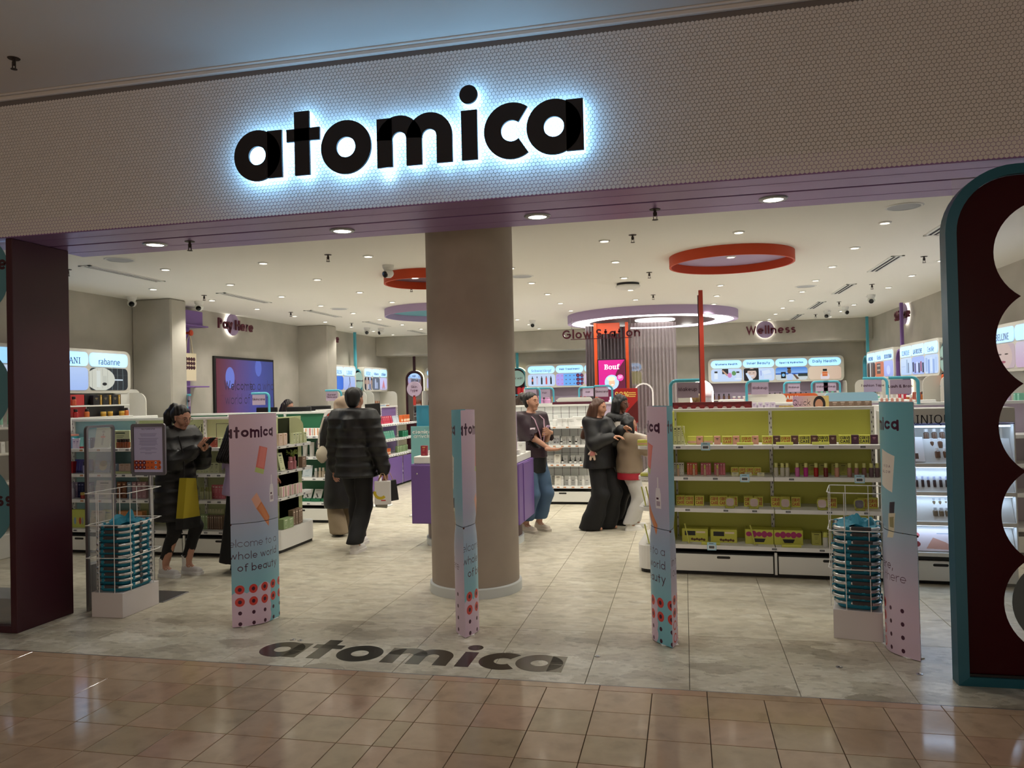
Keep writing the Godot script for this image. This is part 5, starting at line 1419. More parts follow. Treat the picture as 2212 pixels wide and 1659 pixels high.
func endcap(label: String, L: Transform3D, s: float, what: Array) -> void:   # curved trays closing a gondola's end; s = which way they reach along the gondola
	var t := thing("endcap", label, "shelving", Vector3.ZERO)
	t.transform = L
	var flat := Basis(Vector3.RIGHT, PI / 2)
	var tray := func(w: float, d: float, r: float) -> PackedVector2Array:
		var p := PackedVector2Array([Vector2(0, 0), Vector2(0, d)])
		for k in 7: p.append(Vector2(s * (w - r), d - r) + Vector2(s * sin(PI / 2 * k / 6.0), cos(PI / 2 * k / 6.0)) * r)
		for k in 7: p.append(Vector2(s * (w - r), r) + Vector2(s * cos(PI / 2 * k / 6.0), -sin(PI / 2 * k / 6.0)) * r)
		return p
	var w := 0.32 if s < 0 else 0.14
	var d := 0.9
	var at := Transform3D(flat, V(0, 0, -0.9 if s < 0 else -1.05))
	part("foot", G.new().prism(tray.call(w - 0.02, d - 0.02, 0.1), -0.035, 0.0), M.black, t, at)
	part("base", G.new().prism(tray.call(w, d, 0.12), -0.245, -0.036), M.white_gloss, t, at)
	for k in 3: part("tray", G.new().prism(tray.call(w - 0.015, d - 0.02, 0.1), -[0.59, 0.868, 1.147][k], -[0.557, 0.837, 1.117][k]), M.white_gloss, t, at)
	part("back_panel", G.new().box(V(-s * 0.006, 0.85, -0.45 if s < 0 else -0.55), V(0.012, 1.2, 0.86), 0.002), what[0], t)
	if s < 0:
		for k in 2: part("clear_post", G.new().box(V(s * 0.2, 0.78 + 0.3 * k, -0.1), V(0.03, 1.0 - 0.6 * k, 0.006), 0.001), M.acrylic, t)
		for e in [["c 0.09 0.05 0.06 3", "carton", "lime carton", 1.149, [-0.2, -0.26], -0.12], ["c 0.03 0.1 0.03 46", "carton", "slim red carton", 1.149, [-0.06, -0.1], -0.1], ["b 0.014 0.12 c8b060 b8bb50", "bottle", "olive tube", 0.872, [-0.2, -0.17], -0.12], ["c 0.04 0.1 0.03 45", "carton", "orange carton", 0.872, [-0.06], -0.1], ["s 0.18 0.1 cfd25c", "tray", "lime tray", 0.872, [-0.19], -0.1], ["c 0.03 0.12 0.03 45", "carton", "orange carton", 0.593, [-0.05, -0.09, -0.13], -0.1], ["w", "wand", "lime brush wand", 0.593, [-0.2, -0.24], -0.1], ["c 0.12 0.14 0.08 34", "box", "olive box", 0.247, [-0.08], -0.12], ["w", "wand", "lime brush wand", 0.247, [-0.22], -0.1]]:
			row(L, e[0], e[1], e[1], e[2], "from the gondola's end|%s of the lime endcap" % {1.149: "top tray", 0.872: "second tray", 0.593: "third tray", 0.247: "base"}[e[3]], e[4], e[3], e[5])
	else:
		part("side_header", G.new().prism(rrect(0.42, 0.34, 0.1, 5, Vector2(-0.12, 1.27)), 0, 0.01), mat("sage", Color(0.74, 0.76, 0.58), 0.5), t, Transform3D(Basis(Vector3.UP, 0.5), V(0.05, 0, -0.75)))
		var E := L * Transform3D(Basis(Vector3.UP, PI / 2), V(0.11, 0, -0.1))   # now x runs into the shop
		for e in [["c 0.07 0.13 0.03 48", "palette", "leaning peach palette", 1.149, [0.2, 0.3], 0], ["c 0.06 0.12 0.03 24", "carton", "pale green carton", 1.149, [0.5, 0.57, 0.64, 0.74], 0], ["k 0.1 0.2 0.01 24", "card", "green card with berries", 0.872, [0.25], 0], ["b 0.03 0.14 b07078 b07078", "vase", "pink vase", 0.872, [0.42, 0.5], 0], ["c 0.09 0.12 0.05 58", "carton", "brown carton", 0.872, [0.68], 0], ["c 0.06 0.11 0.04 50", "carton", "pink carton", 0.593, [0.22, 0.32, 0.42, 0.52, 0.6], 0], ["c 0.1 0.11 0.08 62", "carton", "sage carton", 0.247, [0.24, 0.34], 0], ["c 0.05 0.17 0.06 58", "carton", "brown carton", 0.247, [0.46, 0.52, 0.58, 0.64], -0.02]]:
			row(E, e[0], e[1], e[1], e[2], "from its near end|%s of the pale green endcap" % {1.149: "top tray", 0.872: "second tray", 0.593: "third tray", 0.247: "base"}[e[3]], e[4], e[3], e[5])
		for k in 3:
			for j in 4: part("price_tag", shared("tag36", func(): return G.new().box(Vector3.ZERO, V(0.056, 0.028, 0.005), 0.001, cell(36))), M.carton, t, Transform3D(Basis(Vector3.UP, PI / 2), V(0.127, [0.574, 0.853, 1.132][k], -0.25 - 0.18 * j)))
		var f := thing("pot_plant", "small tuft of artificial green leaves in the pink vases on the endcap", "plant", E * V(0.46, 0.99, 0))
		var lg := G.new()
		for k in 26:
			var a := k * 2.4
			lg.tube(P3([0, 0, 0, cos(a) * 0.03, 0.05, sin(a) * 0.03, cos(a) * 0.07, 0.07 + 0.03 * sin(k), sin(a) * 0.06]), 0.006, 4, false, 0.3)
		part("leaves", lg, hexm("6a7a2c", 0.6), f)

func lit_unit(L: Transform3D) -> void:   # the lit cosmetics counter next to the teal frame
	var t := thing("lit_counter", "brightly lit white cosmetics counter with a dark brand name beside the teal frame", "shelving")
	t.transform = L * Transform3D(Basis(), V(1.84, 0, 0))
	var w := 0.88
	part("kick", G.new().box(V(w / 2, 0.0175, -0.25), V(w, 0.035, 0.4)), M.black, t)
	var d := part("drawer", G.new().box(V(w / 2, 0.115, -0.21), V(w - 0.01, 0.16, 0.42), 0.003), M.white, t)
	part("handle", G.new().prism(rrect(0.115, 0.022, 0.011, 5, Vector2(w * 0.36, 0.165)), 0.0, 0.0015), M.black, d)
	part("gap", G.new().box(V(w / 2, 0.22, -0.22), V(w, 0.03, 0.4)), M.black, t)
	part("body", G.new().box(V(w / 2, 0.84, -0.4), V(w, 1.22, 0.1), 0.003), M.white, t)
	part("side", G.new().box(V(0.0, 0.84, -0.22), V(0.012, 1.22, 0.42), 0.003), M.white, t)
	part("side", G.new().box(V(w, 0.84, -0.22), V(0.012, 1.22, 0.42), 0.003), M.white, t)
	var h := part("header", G.new().box(V(w / 2, 1.39, -0.16), V(w, 0.125, 0.3), 0.004), M.white, t)
	typed("CLINIQUE", 0.068, mat("navy_type", Color(0.03, 0.03, 0.12), 0.5), h, V(0.27, 1.36, -0.0085), 0.0, false)
	part("rule", G.new().box(V(w / 2, 1.322, -0.005), V(w, 0.008, 0.006)), hexm("2a3cc0", 0.4), h)
	var cool := glow("strip_light", Color(0.75, 0.86, 1.0), 5.0)
	for k in 4:
		var y: float = [1.30, 0.965, 0.73, 0.485][k]
		part("light_strip", G.new().box(V(w / 2, y, -0.05), V(w - 0.04, 0.012, 0.03), 0.003), cool, t)
		var l := AreaLight3D.new()
		l.area_size = Vector2(w - 0.04, 0.03)
		lamp_light(l, "light", Color(0.78, 0.88, 1.0), 0.035, 0.1, V(w / 2, y - 0.012, -0.06), t)
		l.rotation.x = -PI / 2 - 0.5
		var b: float = [0.985, 0.75, 0.505, 0.25][k]
		var g := G.new()
		g.x = Transform3D(Basis(Vector3.RIGHT, -0.45), V(0, b + 0.02, -0.03))
		g.box(V(w / 2, 0.1, -0.0), V(w - 0.02, 0.22, 0.01), 0.002)
		g.x = Transform3D.IDENTITY
		g.box(V(w / 2, b, -0.03), V(w - 0.01, 0.035, 0.06), 0.004)
		part("tester_tray", g, M.white, t)
	var p := Pic.new(256, 256, Color("f0eeec"))
	for k in 3: write(p, ["The", "future", "is bright."][k], 0.1, 0.2 + 0.13 * k, 20, 0.1, Color("9aa0a8"), 0.0)
	p.rect(0.2, 0.6, 0.22, 0.3, Color("c08860")).rect(0.2, 0.55, 0.22, 0.12, Color("f8f8f8")).rect(0.55, 0.6, 0.22, 0.3, Color("6a5040")).rect(0.55, 0.55, 0.22, 0.12, Color("f8f8f8"))
	var cm := mat("bright_card", Color(1, 1, 1), 0.4)
	cm.albedo_texture = p.tex()
	part("printed_card", G.new().box(V(0, 0.11, 0.004), V(0.2, 0.22, 0.004), 0.001), cm, t, Transform3D(Basis(Vector3.RIGHT, -0.45), V(0.13, 1.01, -0.02)))
	p = Pic.new(256, 96, Color("e4d8dc"))
	for k in 4: p.oval(0.1 + 0.09 * (k % 2), 0.3 + 0.4 * (k / 2), 0.045, 0.13, Color(["d87878", "c86868", "a84848", "8a3a3a"][k]))
	p.poly([0.3, 0.9, 0.4, 0.4, 0.55, 0.6, 0.7, 0.95], Color("d0a090")).rect(0.45, 0.2, 0.2, 0.05, Color("a0a8b8"))
	cm = mat("blush_card", Color(1, 1, 1), 0.4)
	cm.albedo_texture = p.tex()
	part("printed_card", G.new().box(V(0, 0.1, 0.004), V(0.6, 0.19, 0.004), 0.001), cm, t, Transform3D(Basis(Vector3.RIGHT, -0.45), V(0.34, 0.27, -0.02)))
	var U := L * Transform3D(Basis(Vector3.RIGHT, -0.45), V(1.84, 0, 0))
	for k in 3:
		var Q := L * Transform3D(Basis(Vector3.RIGHT, -0.25), V(1.84, 1.04 + 0.075 * k, -0.05 - 0.05 * k))
		row(Q, "b 0.021 0.085 7a5c48 f4f4f2", "foundation_bottle", "bottle", "white-capped brown foundation bottle", "from the lime gondola|%s row of lit counter" % nth(2 - k), [0.27 + 0.03 * (2 - k), 0.33 + 0.03 * (2 - k), 0.39 + 0.03 * (2 - k), 0.45 + 0.03 * (2 - k)], 0, 0, 0.0)
	var Q2 := L * Transform3D(Basis(Vector3.RIGHT, -0.3), V(1.84, 0.80, -0.04))
	row(Q2, "b 0.012 0.09 4a3a38 c8d0f0", "lip_tube", "tube", "brown lip tube", "from the lime gondola|tube rack of lit counter", [0.12, 0.165, 0.21, 0.255, 0.3, 0.345, 0.39], 0, 0, 0.0)
	row(Q2, "b 0.009 0.07 c8d0f0 d8e0f8", "clear_stopper", "stopper", "pale stopper", "from the lime gondola|back of lit counter tube rack", [0.14, 0.19, 0.24, 0.29, 0.34, 0.39], 0.045, -0.05, 0.0)
	for k in 2:
		var Q3 := L * Transform3D(Basis(Vector3.RIGHT, -0.25), V(1.84, 0.56 + 0.07 * k, -0.05 - 0.05 * k))
		row(Q3, "b 0.019 0.07 7a6a54 b8bcc0", "foundation_bottle", "bottle", "silver-capped foundation bottle", "from the lime gondola|lower tier %s row of lit counter" % nth(1 - k), [0.3, 0.345, 0.39, 0.435], 0, 0, 0.0)

func purple_cabinet() -> void:
	var t := thing("display_cabinet", "purple cabinet on a burgundy drum behind the round column", "cabinet", V(-2.34, 0, -8.46))
	part("drum", G.new().lathe(P2([0.53, 0.07, 0.53, 0.25]), 48), M.burgundy, t)
	part("skirting", G.new().lathe(P2([0.55, 0, 0.55, 0.075, 0.53, 0.08]), 48), M.skirting_white, t)
	var pp := mat("purple_laminate", Color(0.45, 0.33, 0.60), 0.45)
	part("body", G.new().box(V(0, 0.578, 0), V(1.21, 0.65, 0.82), 0.003), pp, t)
	for s in [-0.305, 0.305]:
		var d := part("door", G.new().box(V(s, 0.578, 0.413), V(0.595, 0.63, 0.012), 0.003), pp, t)
		part("lock", G.new().lathe(P2([0, 0.004, 0.009, 0.003, 0.011, 0]), 14, V(s - 0.23, 0.8, 0.419), V(0, 0, 1)), M.chrome, d)
	part("side_door", G.new().box(V(0.608, 0.578, 0.0), V(0.012, 0.63, 0.4), 0.003), pp, t)
	part("top_tray", G.new().box(V(0, 0.945, 0.0), V(1.16, 0.08, 0.78), 0.006), M.white, t)
	var b := solo("display_panel", "upright lilac display panel standing on the purple cabinet beside the column", "display", G.new().box(V(0, 0.235, 0), V(0.03, 0.47, 0.3), 0.004), mat("lilac_card", Color(0.70, 0.63, 0.72), 0.6), V(-1.83, 0.986, -8.22))
	var T := "from the till side|purple cabinet top"
	var X := turn(0, V(-2.34, 0.986, -8.46))
	row(X, "c 0.07 0.11 0.05 46", "carton", "carton", "dark red carton", T, [-0.5], 0, 0.25)
	row(X, "b 0.018 0.09 e8e8ec d8d8dc", "bottle", "bottle", "small white bottle", T, [-0.42, -0.38, 0.5], 0, 0.25)
	row(X, "c 0.06 0.05 0.05 42", "carton", "carton", "small white carton", T, [-0.45, 0.54, 0.47], 0, 0.15)
	row(X, "c 0.09 0.12 0.06 42", "box", "box", "white perfume box", T, [0.53], 0, -0.1)


# ---------------------------------------------------------------- lit wall bays, signs on the walls, far fixtures
func poster_sheet() -> ImageTexture:   # 4 x 6 backlit pictures of 256 x 160
	var big := Image.create(1024, 960, false, Image.FORMAT_RGBA8)
	var skin := Color("d8a888")
	for k in 24:
		var p := Pic.new(256, 160, Color("d8e4fa"))
		match k:
			0:
				p.im.fill(Color("23282c"))
				for j in 7: p.rect(j / 7.0, 0, 0.008, 1, Color("8f9a94"))
				p.rect(0, 0.3, 1, 0.012, Color("6a726e")).rect(0, 0.7, 0.6, 0.012, Color("6a726e")).oval(0.28, 0.5, 0.36, 0.52, Color("ded6c0"))
				for j in 4: p.rect(0.06 + j * 0.13, 0.02, 0.006, 0.9, Color("5a584c"))
				p.rect(0.17, 0.12, 0.1, 0.75, Color("e8e4d4")).rect(0.32, 0.35, 0.11, 0.42, Color("cfc8b4")).oval(0.375, 0.72, 0.06, 0.07, Color("1a1a1a")).rect(0.64, 0.5, 0.22, 0.06, Color("f0f4f4"))
			1: p.grad([Color("c8d8f8"), Color("b4c8f4")]).rect(0.1, 0.42, 0.22, 0.5, Color("f0b8b0")).rect(0.13, 0.46, 0.16, 0.42, Color("f6d0c8")).rect(0.16, 0.12, 0.1, 0.3, Color("201a20"))
			2:
				for j in 5: p.rect(0.14 + j * 0.17, 0.3, 0.06, 0.55, Color(["2a2430", "e0c8d8", "30343c", "e05050", "22262c"][j])).rect(0.155 + j * 0.17, 0.18, 0.03, 0.14, Color("2a2a30"))
				p.rect(0.14, 0.4, 0.06, 0.2, Color("e07050"))
			3:
				p.im.fill(Color("78b8f4"))
				p.rect(0, 0, 0.28, 1, Color("c0a8f0"))
				for j in 3:
					for i in 7: p.oval(0.08 + 0.145 * i, 0.17 + 0.33 * j, 0.07 if i > 4 else 0.022, 0.15 if i > 4 else 0.04, Color("5a1a48") if i > 1 else Color("e070a0")).oval(0.08 + 0.145 * i, 0.17 + 0.33 * j, 0.018 if i > 4 else 0.006, 0.035 if i > 4 else 0.012, Color("f08060") if i > 4 else Color("d8e4fa"))
			4: p.rect(0.1, 0.3, 0.12, 0.5, Color("f4f6fa")).rect(0.11, 0.18, 0.1, 0.14, Color("202020")).rect(0.36, 0.0, 0.2, 0.4, Color("26242a")).poly([0.34, 0.1, 0.4, 0.1, 0.56, 0.5, 0.5, 0.56], skin).oval(0.6, 0.5, 0.07, 0.2, Color("e090c0")).oval(0.74, 0.35, 0.07, 0.18, Color("6a9a58")).rect(0.81, 0.32, 0.12, 0.42, Color("e8ecf4")).rect(0.82, 0.22, 0.1, 0.12, Color("202024")).oval(0.87, 0.8, 0.13, 0.06, Color("f4f6fa"))
			5: p.rect(0.03, 0, 0.47, 1, Color("201a1c")).oval(0.28, 0.42, 0.15, 0.42, Color("e8c4b0")).rect(0.14, 0.06, 0.3, 0.14, Color("201a1c")).oval(0.28, 0.6, 0.08, 0.06, Color("f0e0e0")).oval(0.22, 0.36, 0.03, 0.02, Color("30201c")).oval(0.34, 0.36, 0.03, 0.02, Color("30201c")).poly([0.08, 0.4, 0.14, 0.34, 0.32, 0.9, 0.2, 1.0], Color("e4eefa")).poly([0.6, 0.25, 0.84, 0.12, 0.9, 0.4, 0.66, 0.52], Color("eef2fa")).rect(0.66, 0.55, 0.25, 0.3, Color("e4eaf6")).rect(0.56, 0.2, 0.02, 0.4, Color("8080d0"))
			6: p.grad([Color("5088d8"), Color("a8ccf4")], 0, 0.5).rect(0, 0.46, 1, 0.1, Color("2a60b8")).rect(0, 0.56, 1, 0.44, Color("dcdcd4")).rect(0.7, 0.5, 0.3, 0.22, Color("303a34")).oval(0.43, 0.3, 0.06, 0.2, Color("70503c")).rect(0.37, 0.02, 0.12, 0.12, Color("3a2c28")).poly([0.34, 0.62, 0.42, 0.5, 0.5, 0.5, 0.56, 0.62, 0.52, 1, 0.36, 1], Color("c8d8f4")).poly([0.54, 0.56, 0.6, 0.54, 0.74, 0.9, 0.66, 0.96], Color("70503c")).rect(0.17, 0.36, 0.15, 0.5, Color("16181c")).oval(0.245, 0.6, 0.05, 0.12, Color("90c8f0"))
			7: p.grad([Color("f0cfae"), Color("e8bfa0")], 0, 1, true).oval(0.5, 0.8, 0.14, 0.34, Color("f0dcd8")).rect(0.42, 0.42, 0.16, 0.34, Color("e0682c")).rect(0.435, 0.2, 0.13, 0.18, Color("1c2420")).rect(0.43, 0.52, 0.14, 0.12, Color("f09060"))
			8: p.grad([Color("203050"), Color("4a80e0"), Color("3a70d8")], 0, 1, true).oval(0.16, 0.5, 0.08, 0.2, Color("d8d8f0"))
			9: p.grad([Color("c8d4f4"), Color("b0bcf0")]).poly([0.48, 0.05, 0.54, 0.05, 0.56, 0.5, 0.5, 0.5], Color("4a5068")).poly([0.5, 0.5, 0.54, 0.5, 0.4, 0.9, 0.36, 0.9], Color("4a5068")).poly([0.53, 0.5, 0.57, 0.5, 0.62, 0.92, 0.58, 0.92], Color("c89098"))
			10:
				for j in 5: p.rect(j / 5.0, 0, 0.2, 1, Color(["2a2024", "d8c0b0", "181418", "c0c8e8", "3a2420"][j])).oval(0.1 + j / 5.0, 0.4, 0.06, 0.2, skin).rect(0.05 + j / 5.0, 0.55, 0.1, 0.4, Color(["1a1a20", "e8c8b8", "e8e8f0", "302830", "e0b898"][j]))
			11: p.im.fill(Color("6a707e")); p.rect(0.3, 0.25, 0.2, 0.65, Color("c4c8dc")).rect(0.52, 0.4, 0.2, 0.5, Color("b0b6d0")).rect(0.35, 0.1, 0.1, 0.15, Color("e8e8f0"))
			12: p.grad([Color("e0d8fa"), Color("d8c8f0")]).poly([0.5, 0.15, 0.7, 0.8, 0.3, 0.8], Color("e88a90")).rect(0.25, 0.8, 0.5, 0.14, Color("c8a8b8"))
			13: p.grad([Color("98b0d8"), Color("484a50"), Color("2a2620")]).poly([0.75, 0.5, 0.9, 0.45, 1, 1, 0.55, 1], Color("e04898"))
			14: p.grad([Color("e4ecfa"), Color("ccdcf8")]).rect(0.55, 0.1, 0.08, 0.8, Color("98b0c8")).rect(0.68, 0.3, 0.07, 0.6, Color("48506a")).rect(0.1, 0.5, 0.35, 0.02, Color("a0b0d0"))
			15:
				p.im.fill(Color("b8c4f4"))
				for j in 6: p.rect(0.05 + j * 0.16, 0.3 + 0.08 * (j % 2), 0.12, 0.55, Color(["28243a", "6a5a8a", "e8e8f8", "3a3048", "a8485a", "2a2834"][j]))
			16:
				for j in 5: p.rect(0.08 + j * 0.18, 0.15 + 0.1 * (j % 2), 0.13, 0.75, Color(["b0c4ea", "8fa8dc", "e8f0fc", "a0b8e4", "c8d8f4"][j]))
			17: p.im.fill(Color("3a2c28")); p.rect(0.35, 0, 0.15, 1, Color("d8ccc0")).rect(0.62, 0, 0.1, 1, Color("8a6a58"))
			18: p.im.fill(Color("e0784a")); p.rect(0.2, 0.1, 0.45, 0.7, Color("58483c")).rect(0.25, 0.2, 0.35, 0.1, Color("c8b098")).rect(0.25, 0.5, 0.35, 0.1, Color("c8b098"))
			19: p.grad([Color("c4c8f8"), Color("b0b8f0")]).oval(0.5, 0.6, 0.2, 0.3, Color("d8dcfc"))
			20: p.im.fill(Color("d8b8b8")); p.oval(0.62, 0.5, 0.3, 0.6, Color("e8c4b4")).oval(0.52, 0.42, 0.06, 0.03, Color("402c28")).oval(0.74, 0.42, 0.06, 0.03, Color("402c28")).oval(0.63, 0.74, 0.08, 0.05, Color("b05060")).rect(0.0, 0.3, 0.3, 0.3, Color("c8c0e0"))
			21: p.im.fill(Color("cfc0ee")); p.poly([0.2, 0.5, 0.5, 0.35, 0.8, 0.45, 0.78, 0.52, 0.5, 0.44, 0.24, 0.58], Color("2a2430"))
			22: p.im.fill(Color("c8c040")); p.oval(0.4, 0.6, 0.2, 0.3, Color("e0d880"))
			23: p.grad([Color("f0d8e4"), Color("e4b8d0")]).oval(0.4, 0.5, 0.12, 0.3, Color("f8e8f0"))
		big.blit_rect(p.im, Rect2i(0, 0, 256, 160), Vector2i((k % 4) * 256, (k / 4) * 160))
	return ImageTexture.create_from_image(big)

const HUES := ["c8b4c8", "5a2030", "1c1c1e", "b83a3e", "d8d4d0", "8aa0b8", "e0dcd6", "4a4048", "a8485a", "d0a088", "c0c8a8", "787078"]
func wall_bay(label: String, short: String, at: Vector3, ry: float, cols: Array, pitch: float, type: int, goods := 6, floor_y := 0.0) -> void:   # cols: [words, lettering, picture]; type colours the shelves
	var t := thing("wall_bay", label, "wall shelving", at, ry)
	var w := cols.size() * pitch
	part("back_board", G.new().box(V(w / 2, 1.0, 0.03), V(w + 0.1, 1.6, 0.05), 0.004), mat("bay_back_%d" % type, [Color(0.62, 0.56, 0.64), Color(0.8, 0.8, 0.78), Color(0.35, 0.34, 0.38)][type], 0.5), t)
	part("header", G.new().prism(rrect(w + 0.1, 0.56, 0.1, 5, Vector2(w / 2, 2.06)), 0.1, 0.25), mat("bay_white", Color(0.85, 0.84, 0.80), 0.5), t)
	part("base", G.new().box(V(w / 2, 0.13, 0.22), V(w + 0.08, 0.26, 0.42), 0.01), M.white, t)
	for s in [-0.045, w + 0.045]: part("side_panel", G.new().prism(rrect(0.5, 1.6, 0.12, 5, Vector2(0.24, 0.98)), -0.01, 0.01), M.bay_white, t, Transform3D(Basis(Vector3.UP, -PI / 2), V(s, 0, 0)))
	var blue := glow("header_light", Color(0.50, 0.78, 1.0), 1.15)
	var pics := glow("picture_light", Color(0.9, 0.95, 1.0), 0.8, null)
	if pics.emission_texture == null:
		var tx := poster_sheet()
		pics.albedo_texture = tx
		pics.emission_texture = tx
		pics.emission_operator = BaseMaterial3D.EMISSION_OP_MULTIPLY
		pics.albedo_color = Color(0.3, 0.3, 0.3)
	for c in cols.size():
		var x := pitch * (c + 0.5)
		var pw: float = pitch - 0.025
		var b := part("header_light", G.new().prism(rrect(pw, 0.175, 0.0865 if type != 1 else 0.06, 6, Vector2(x, 2.21)), 0.25, 0.258), blue, t)
		var s: String = cols[c][0]
		var ink := mat("sign_blue", Color(0.16, 0.20, 0.45), 0.6)
		if s:
			if cols[c][1] == 0: lettering(s, minf(0.05, 0.72 * pw / (strokes(s, 1, 0.12).width)), 0.0095, ink, t, V(x, 2.19, 0.259))
			else: typed(s, minf(0.075, 0.95 * pw / s.length()), ink, t, V(x, 2.185, 0.259), 0.0, cols[c][1] == 1, cols[c][1] == 3)
		var g := G.new()
		var r := rrect(pw, 0.285, 0.06, 5, Vector2(x, 1.962))
		g.prism(r, 0.25, 0.256, true)
		var k: int = cols[c][2]
		for j in g.u.size(): g.u[j] = Vector2((k % 4 + clampf((g.v[j].x - x) / pw + 0.5, 0.01, 0.99)) / 4.0, (k / 4 + clampf(0.5 - (g.v[j].y - 1.962) / 0.285, 0.01, 0.99)) / 6.0)
		part("lit_picture", g, pics, t)
	var names := ["upper", "middle", "lower", "bottom"]
	for k in 4:
		var y: float = [1.40, 1.12, 0.80, 0.48][k]
		part("shelf", G.new().box(V(w / 2, y, 0.23), V(w + 0.06, 0.025, 0.4), 0.003), M.bay_white, t)
		if k > 1 and goods < 8: continue
		var n := int(w / 0.11)
		var j := 0
		while j < n:   # runs of two to four alike
			var m := 2 + rng.randi() % 3
			var key := ""
			var look: Array = [["c 0.055 0.12 0.05 %d", "carton", "carton"], ["b 0.024 0.13 %s 2a2a2c", "bottle", "bottle"], ["j 0.032 0.07 %s e8e8e4", "jar", "jar"], ["t 0.055 0.15 %s e8e8e4", "tube", "tube"]][rng.randi() % 4]
			var hues := [["dusty pink", "c8a0a8", 55], ["white", "e4e4e0", 42], ["black", "1c1c1e", 30], ["amber", "a05a28", 45], ["lilac", "b8a8c8", 40], ["mint", "7fc8ac", 49], ["red", "a83038", 53], ["ochre", "c8a050", 44], ["brown", "6a4a38", 60], ["pale blue", "a8c4e0", 17]]
			var hue: Array = hues[rng.randi() % 10]
			key = look[0] % (hue[2] if look[1] == "carton" else hue[1])
			var xs := []
			for q in m:
				if j + q < n: xs.append(0.06 + (j + q) * 0.11)
			row(turn(ry, at), key, look[1], look[2], "%s %s" % [hue[0], look[1]], "along|%s shelf of %s" % [names[k], short], xs, y + 0.0125, 0.30)
			j += m + (1 if rng.randf() < 0.3 else 0)

func wall_sign(text: String, where: String, at: Vector3, ry: float, disc_x: float, xh: float) -> void:
	var t := thing("wall_sign", "raised burgundy %s lettering over a halo-lit lilac disc, %s" % [text, where], "sign", at, ry)
	part("disc", G.new().prism(circ(0.185, 40, Vector2(disc_x, 0)), 0.035, 0.05), M.lilac_paint, t)
	part("halo_light", G.new().prism(circ(0.178, 40, Vector2(disc_x, 0)), 0.012, 0.034), glow("halo_white", Color(1, 0.98, 0.93), 6.0), t)
	var p := lettering(text, xh, xh * 0.26, mat("burgundy_gloss", Color(0.36, 0.08, 0.17), 0.3), t, V(0, -xh * 0.75, 0.075), 0.5, 0.0, 0.025)

func fin(label: String, at: Vector3, ry: float, pole: Material, kind: int, text := "") -> void:   # an arched niche between bays with a pole up to the ceiling
	var t := thing("arch_niche", label, "display niche", at, ry)
	var top := 2.1 if kind == 2 else 2.27
	var a := PackedVector2Array([Vector2(0.2, 0.0), Vector2(0.2, top - 0.2)])
	for k in 15: a.append(Vector2(0, top - 0.2) + Vector2.from_angle(PI * k / 14.0) * 0.2)
	a.append(Vector2(-0.2, 0.0))
	part("backing", G.new().prism(a, 0.12, 0.17), mat("niche_plum", Color(0.25, 0.07, 0.13), 0.5), t)
	part("arch_frame", G.new().ribbon(a, 0.03, 0.1, 0.22), pole, t)
	var halo := PackedVector2Array()
	for p in a: halo.append(p * Vector2(1.05, 1.008))
	part("back_light", G.new().ribbon(halo, 0.02, 0.06, 0.09), glow("niche_light", Color(1.0, 0.96, 0.78), 2.6), t)
	part("pole", G.new().box(V(0, (3.1 + top) / 2, 0.16), V(0.06, 3.1 - top, 0.05), 0.004), pole, t)
	if kind == 0:
		part("mirror", G.new().prism(rrect(0.36, 1.2, 0.17, 6, Vector2(0, 1.62)), 0.171, 0.176), M.mirror if M.has("mirror") else mat("mirror", Color(0.8, 0.78, 0.82), 0.06, 1.0), t)
	else:
		part("shelf", G.new().box(V(0, 1.62, 0.2), V(0.4, 0.03, 0.12), 0.003), pole, t)
		var d := part("disc_sign", G.new().prism(circ(0.19, 36, Vector2(0, 2.02)), 0.22, 0.245), mat("pale_aqua", Color(0.62, 0.76, 0.75), 0.5), t)
		if text: lettering(text, 0.035, 0.007, M.print_dark, d, V(0, 2.0, 0.246))

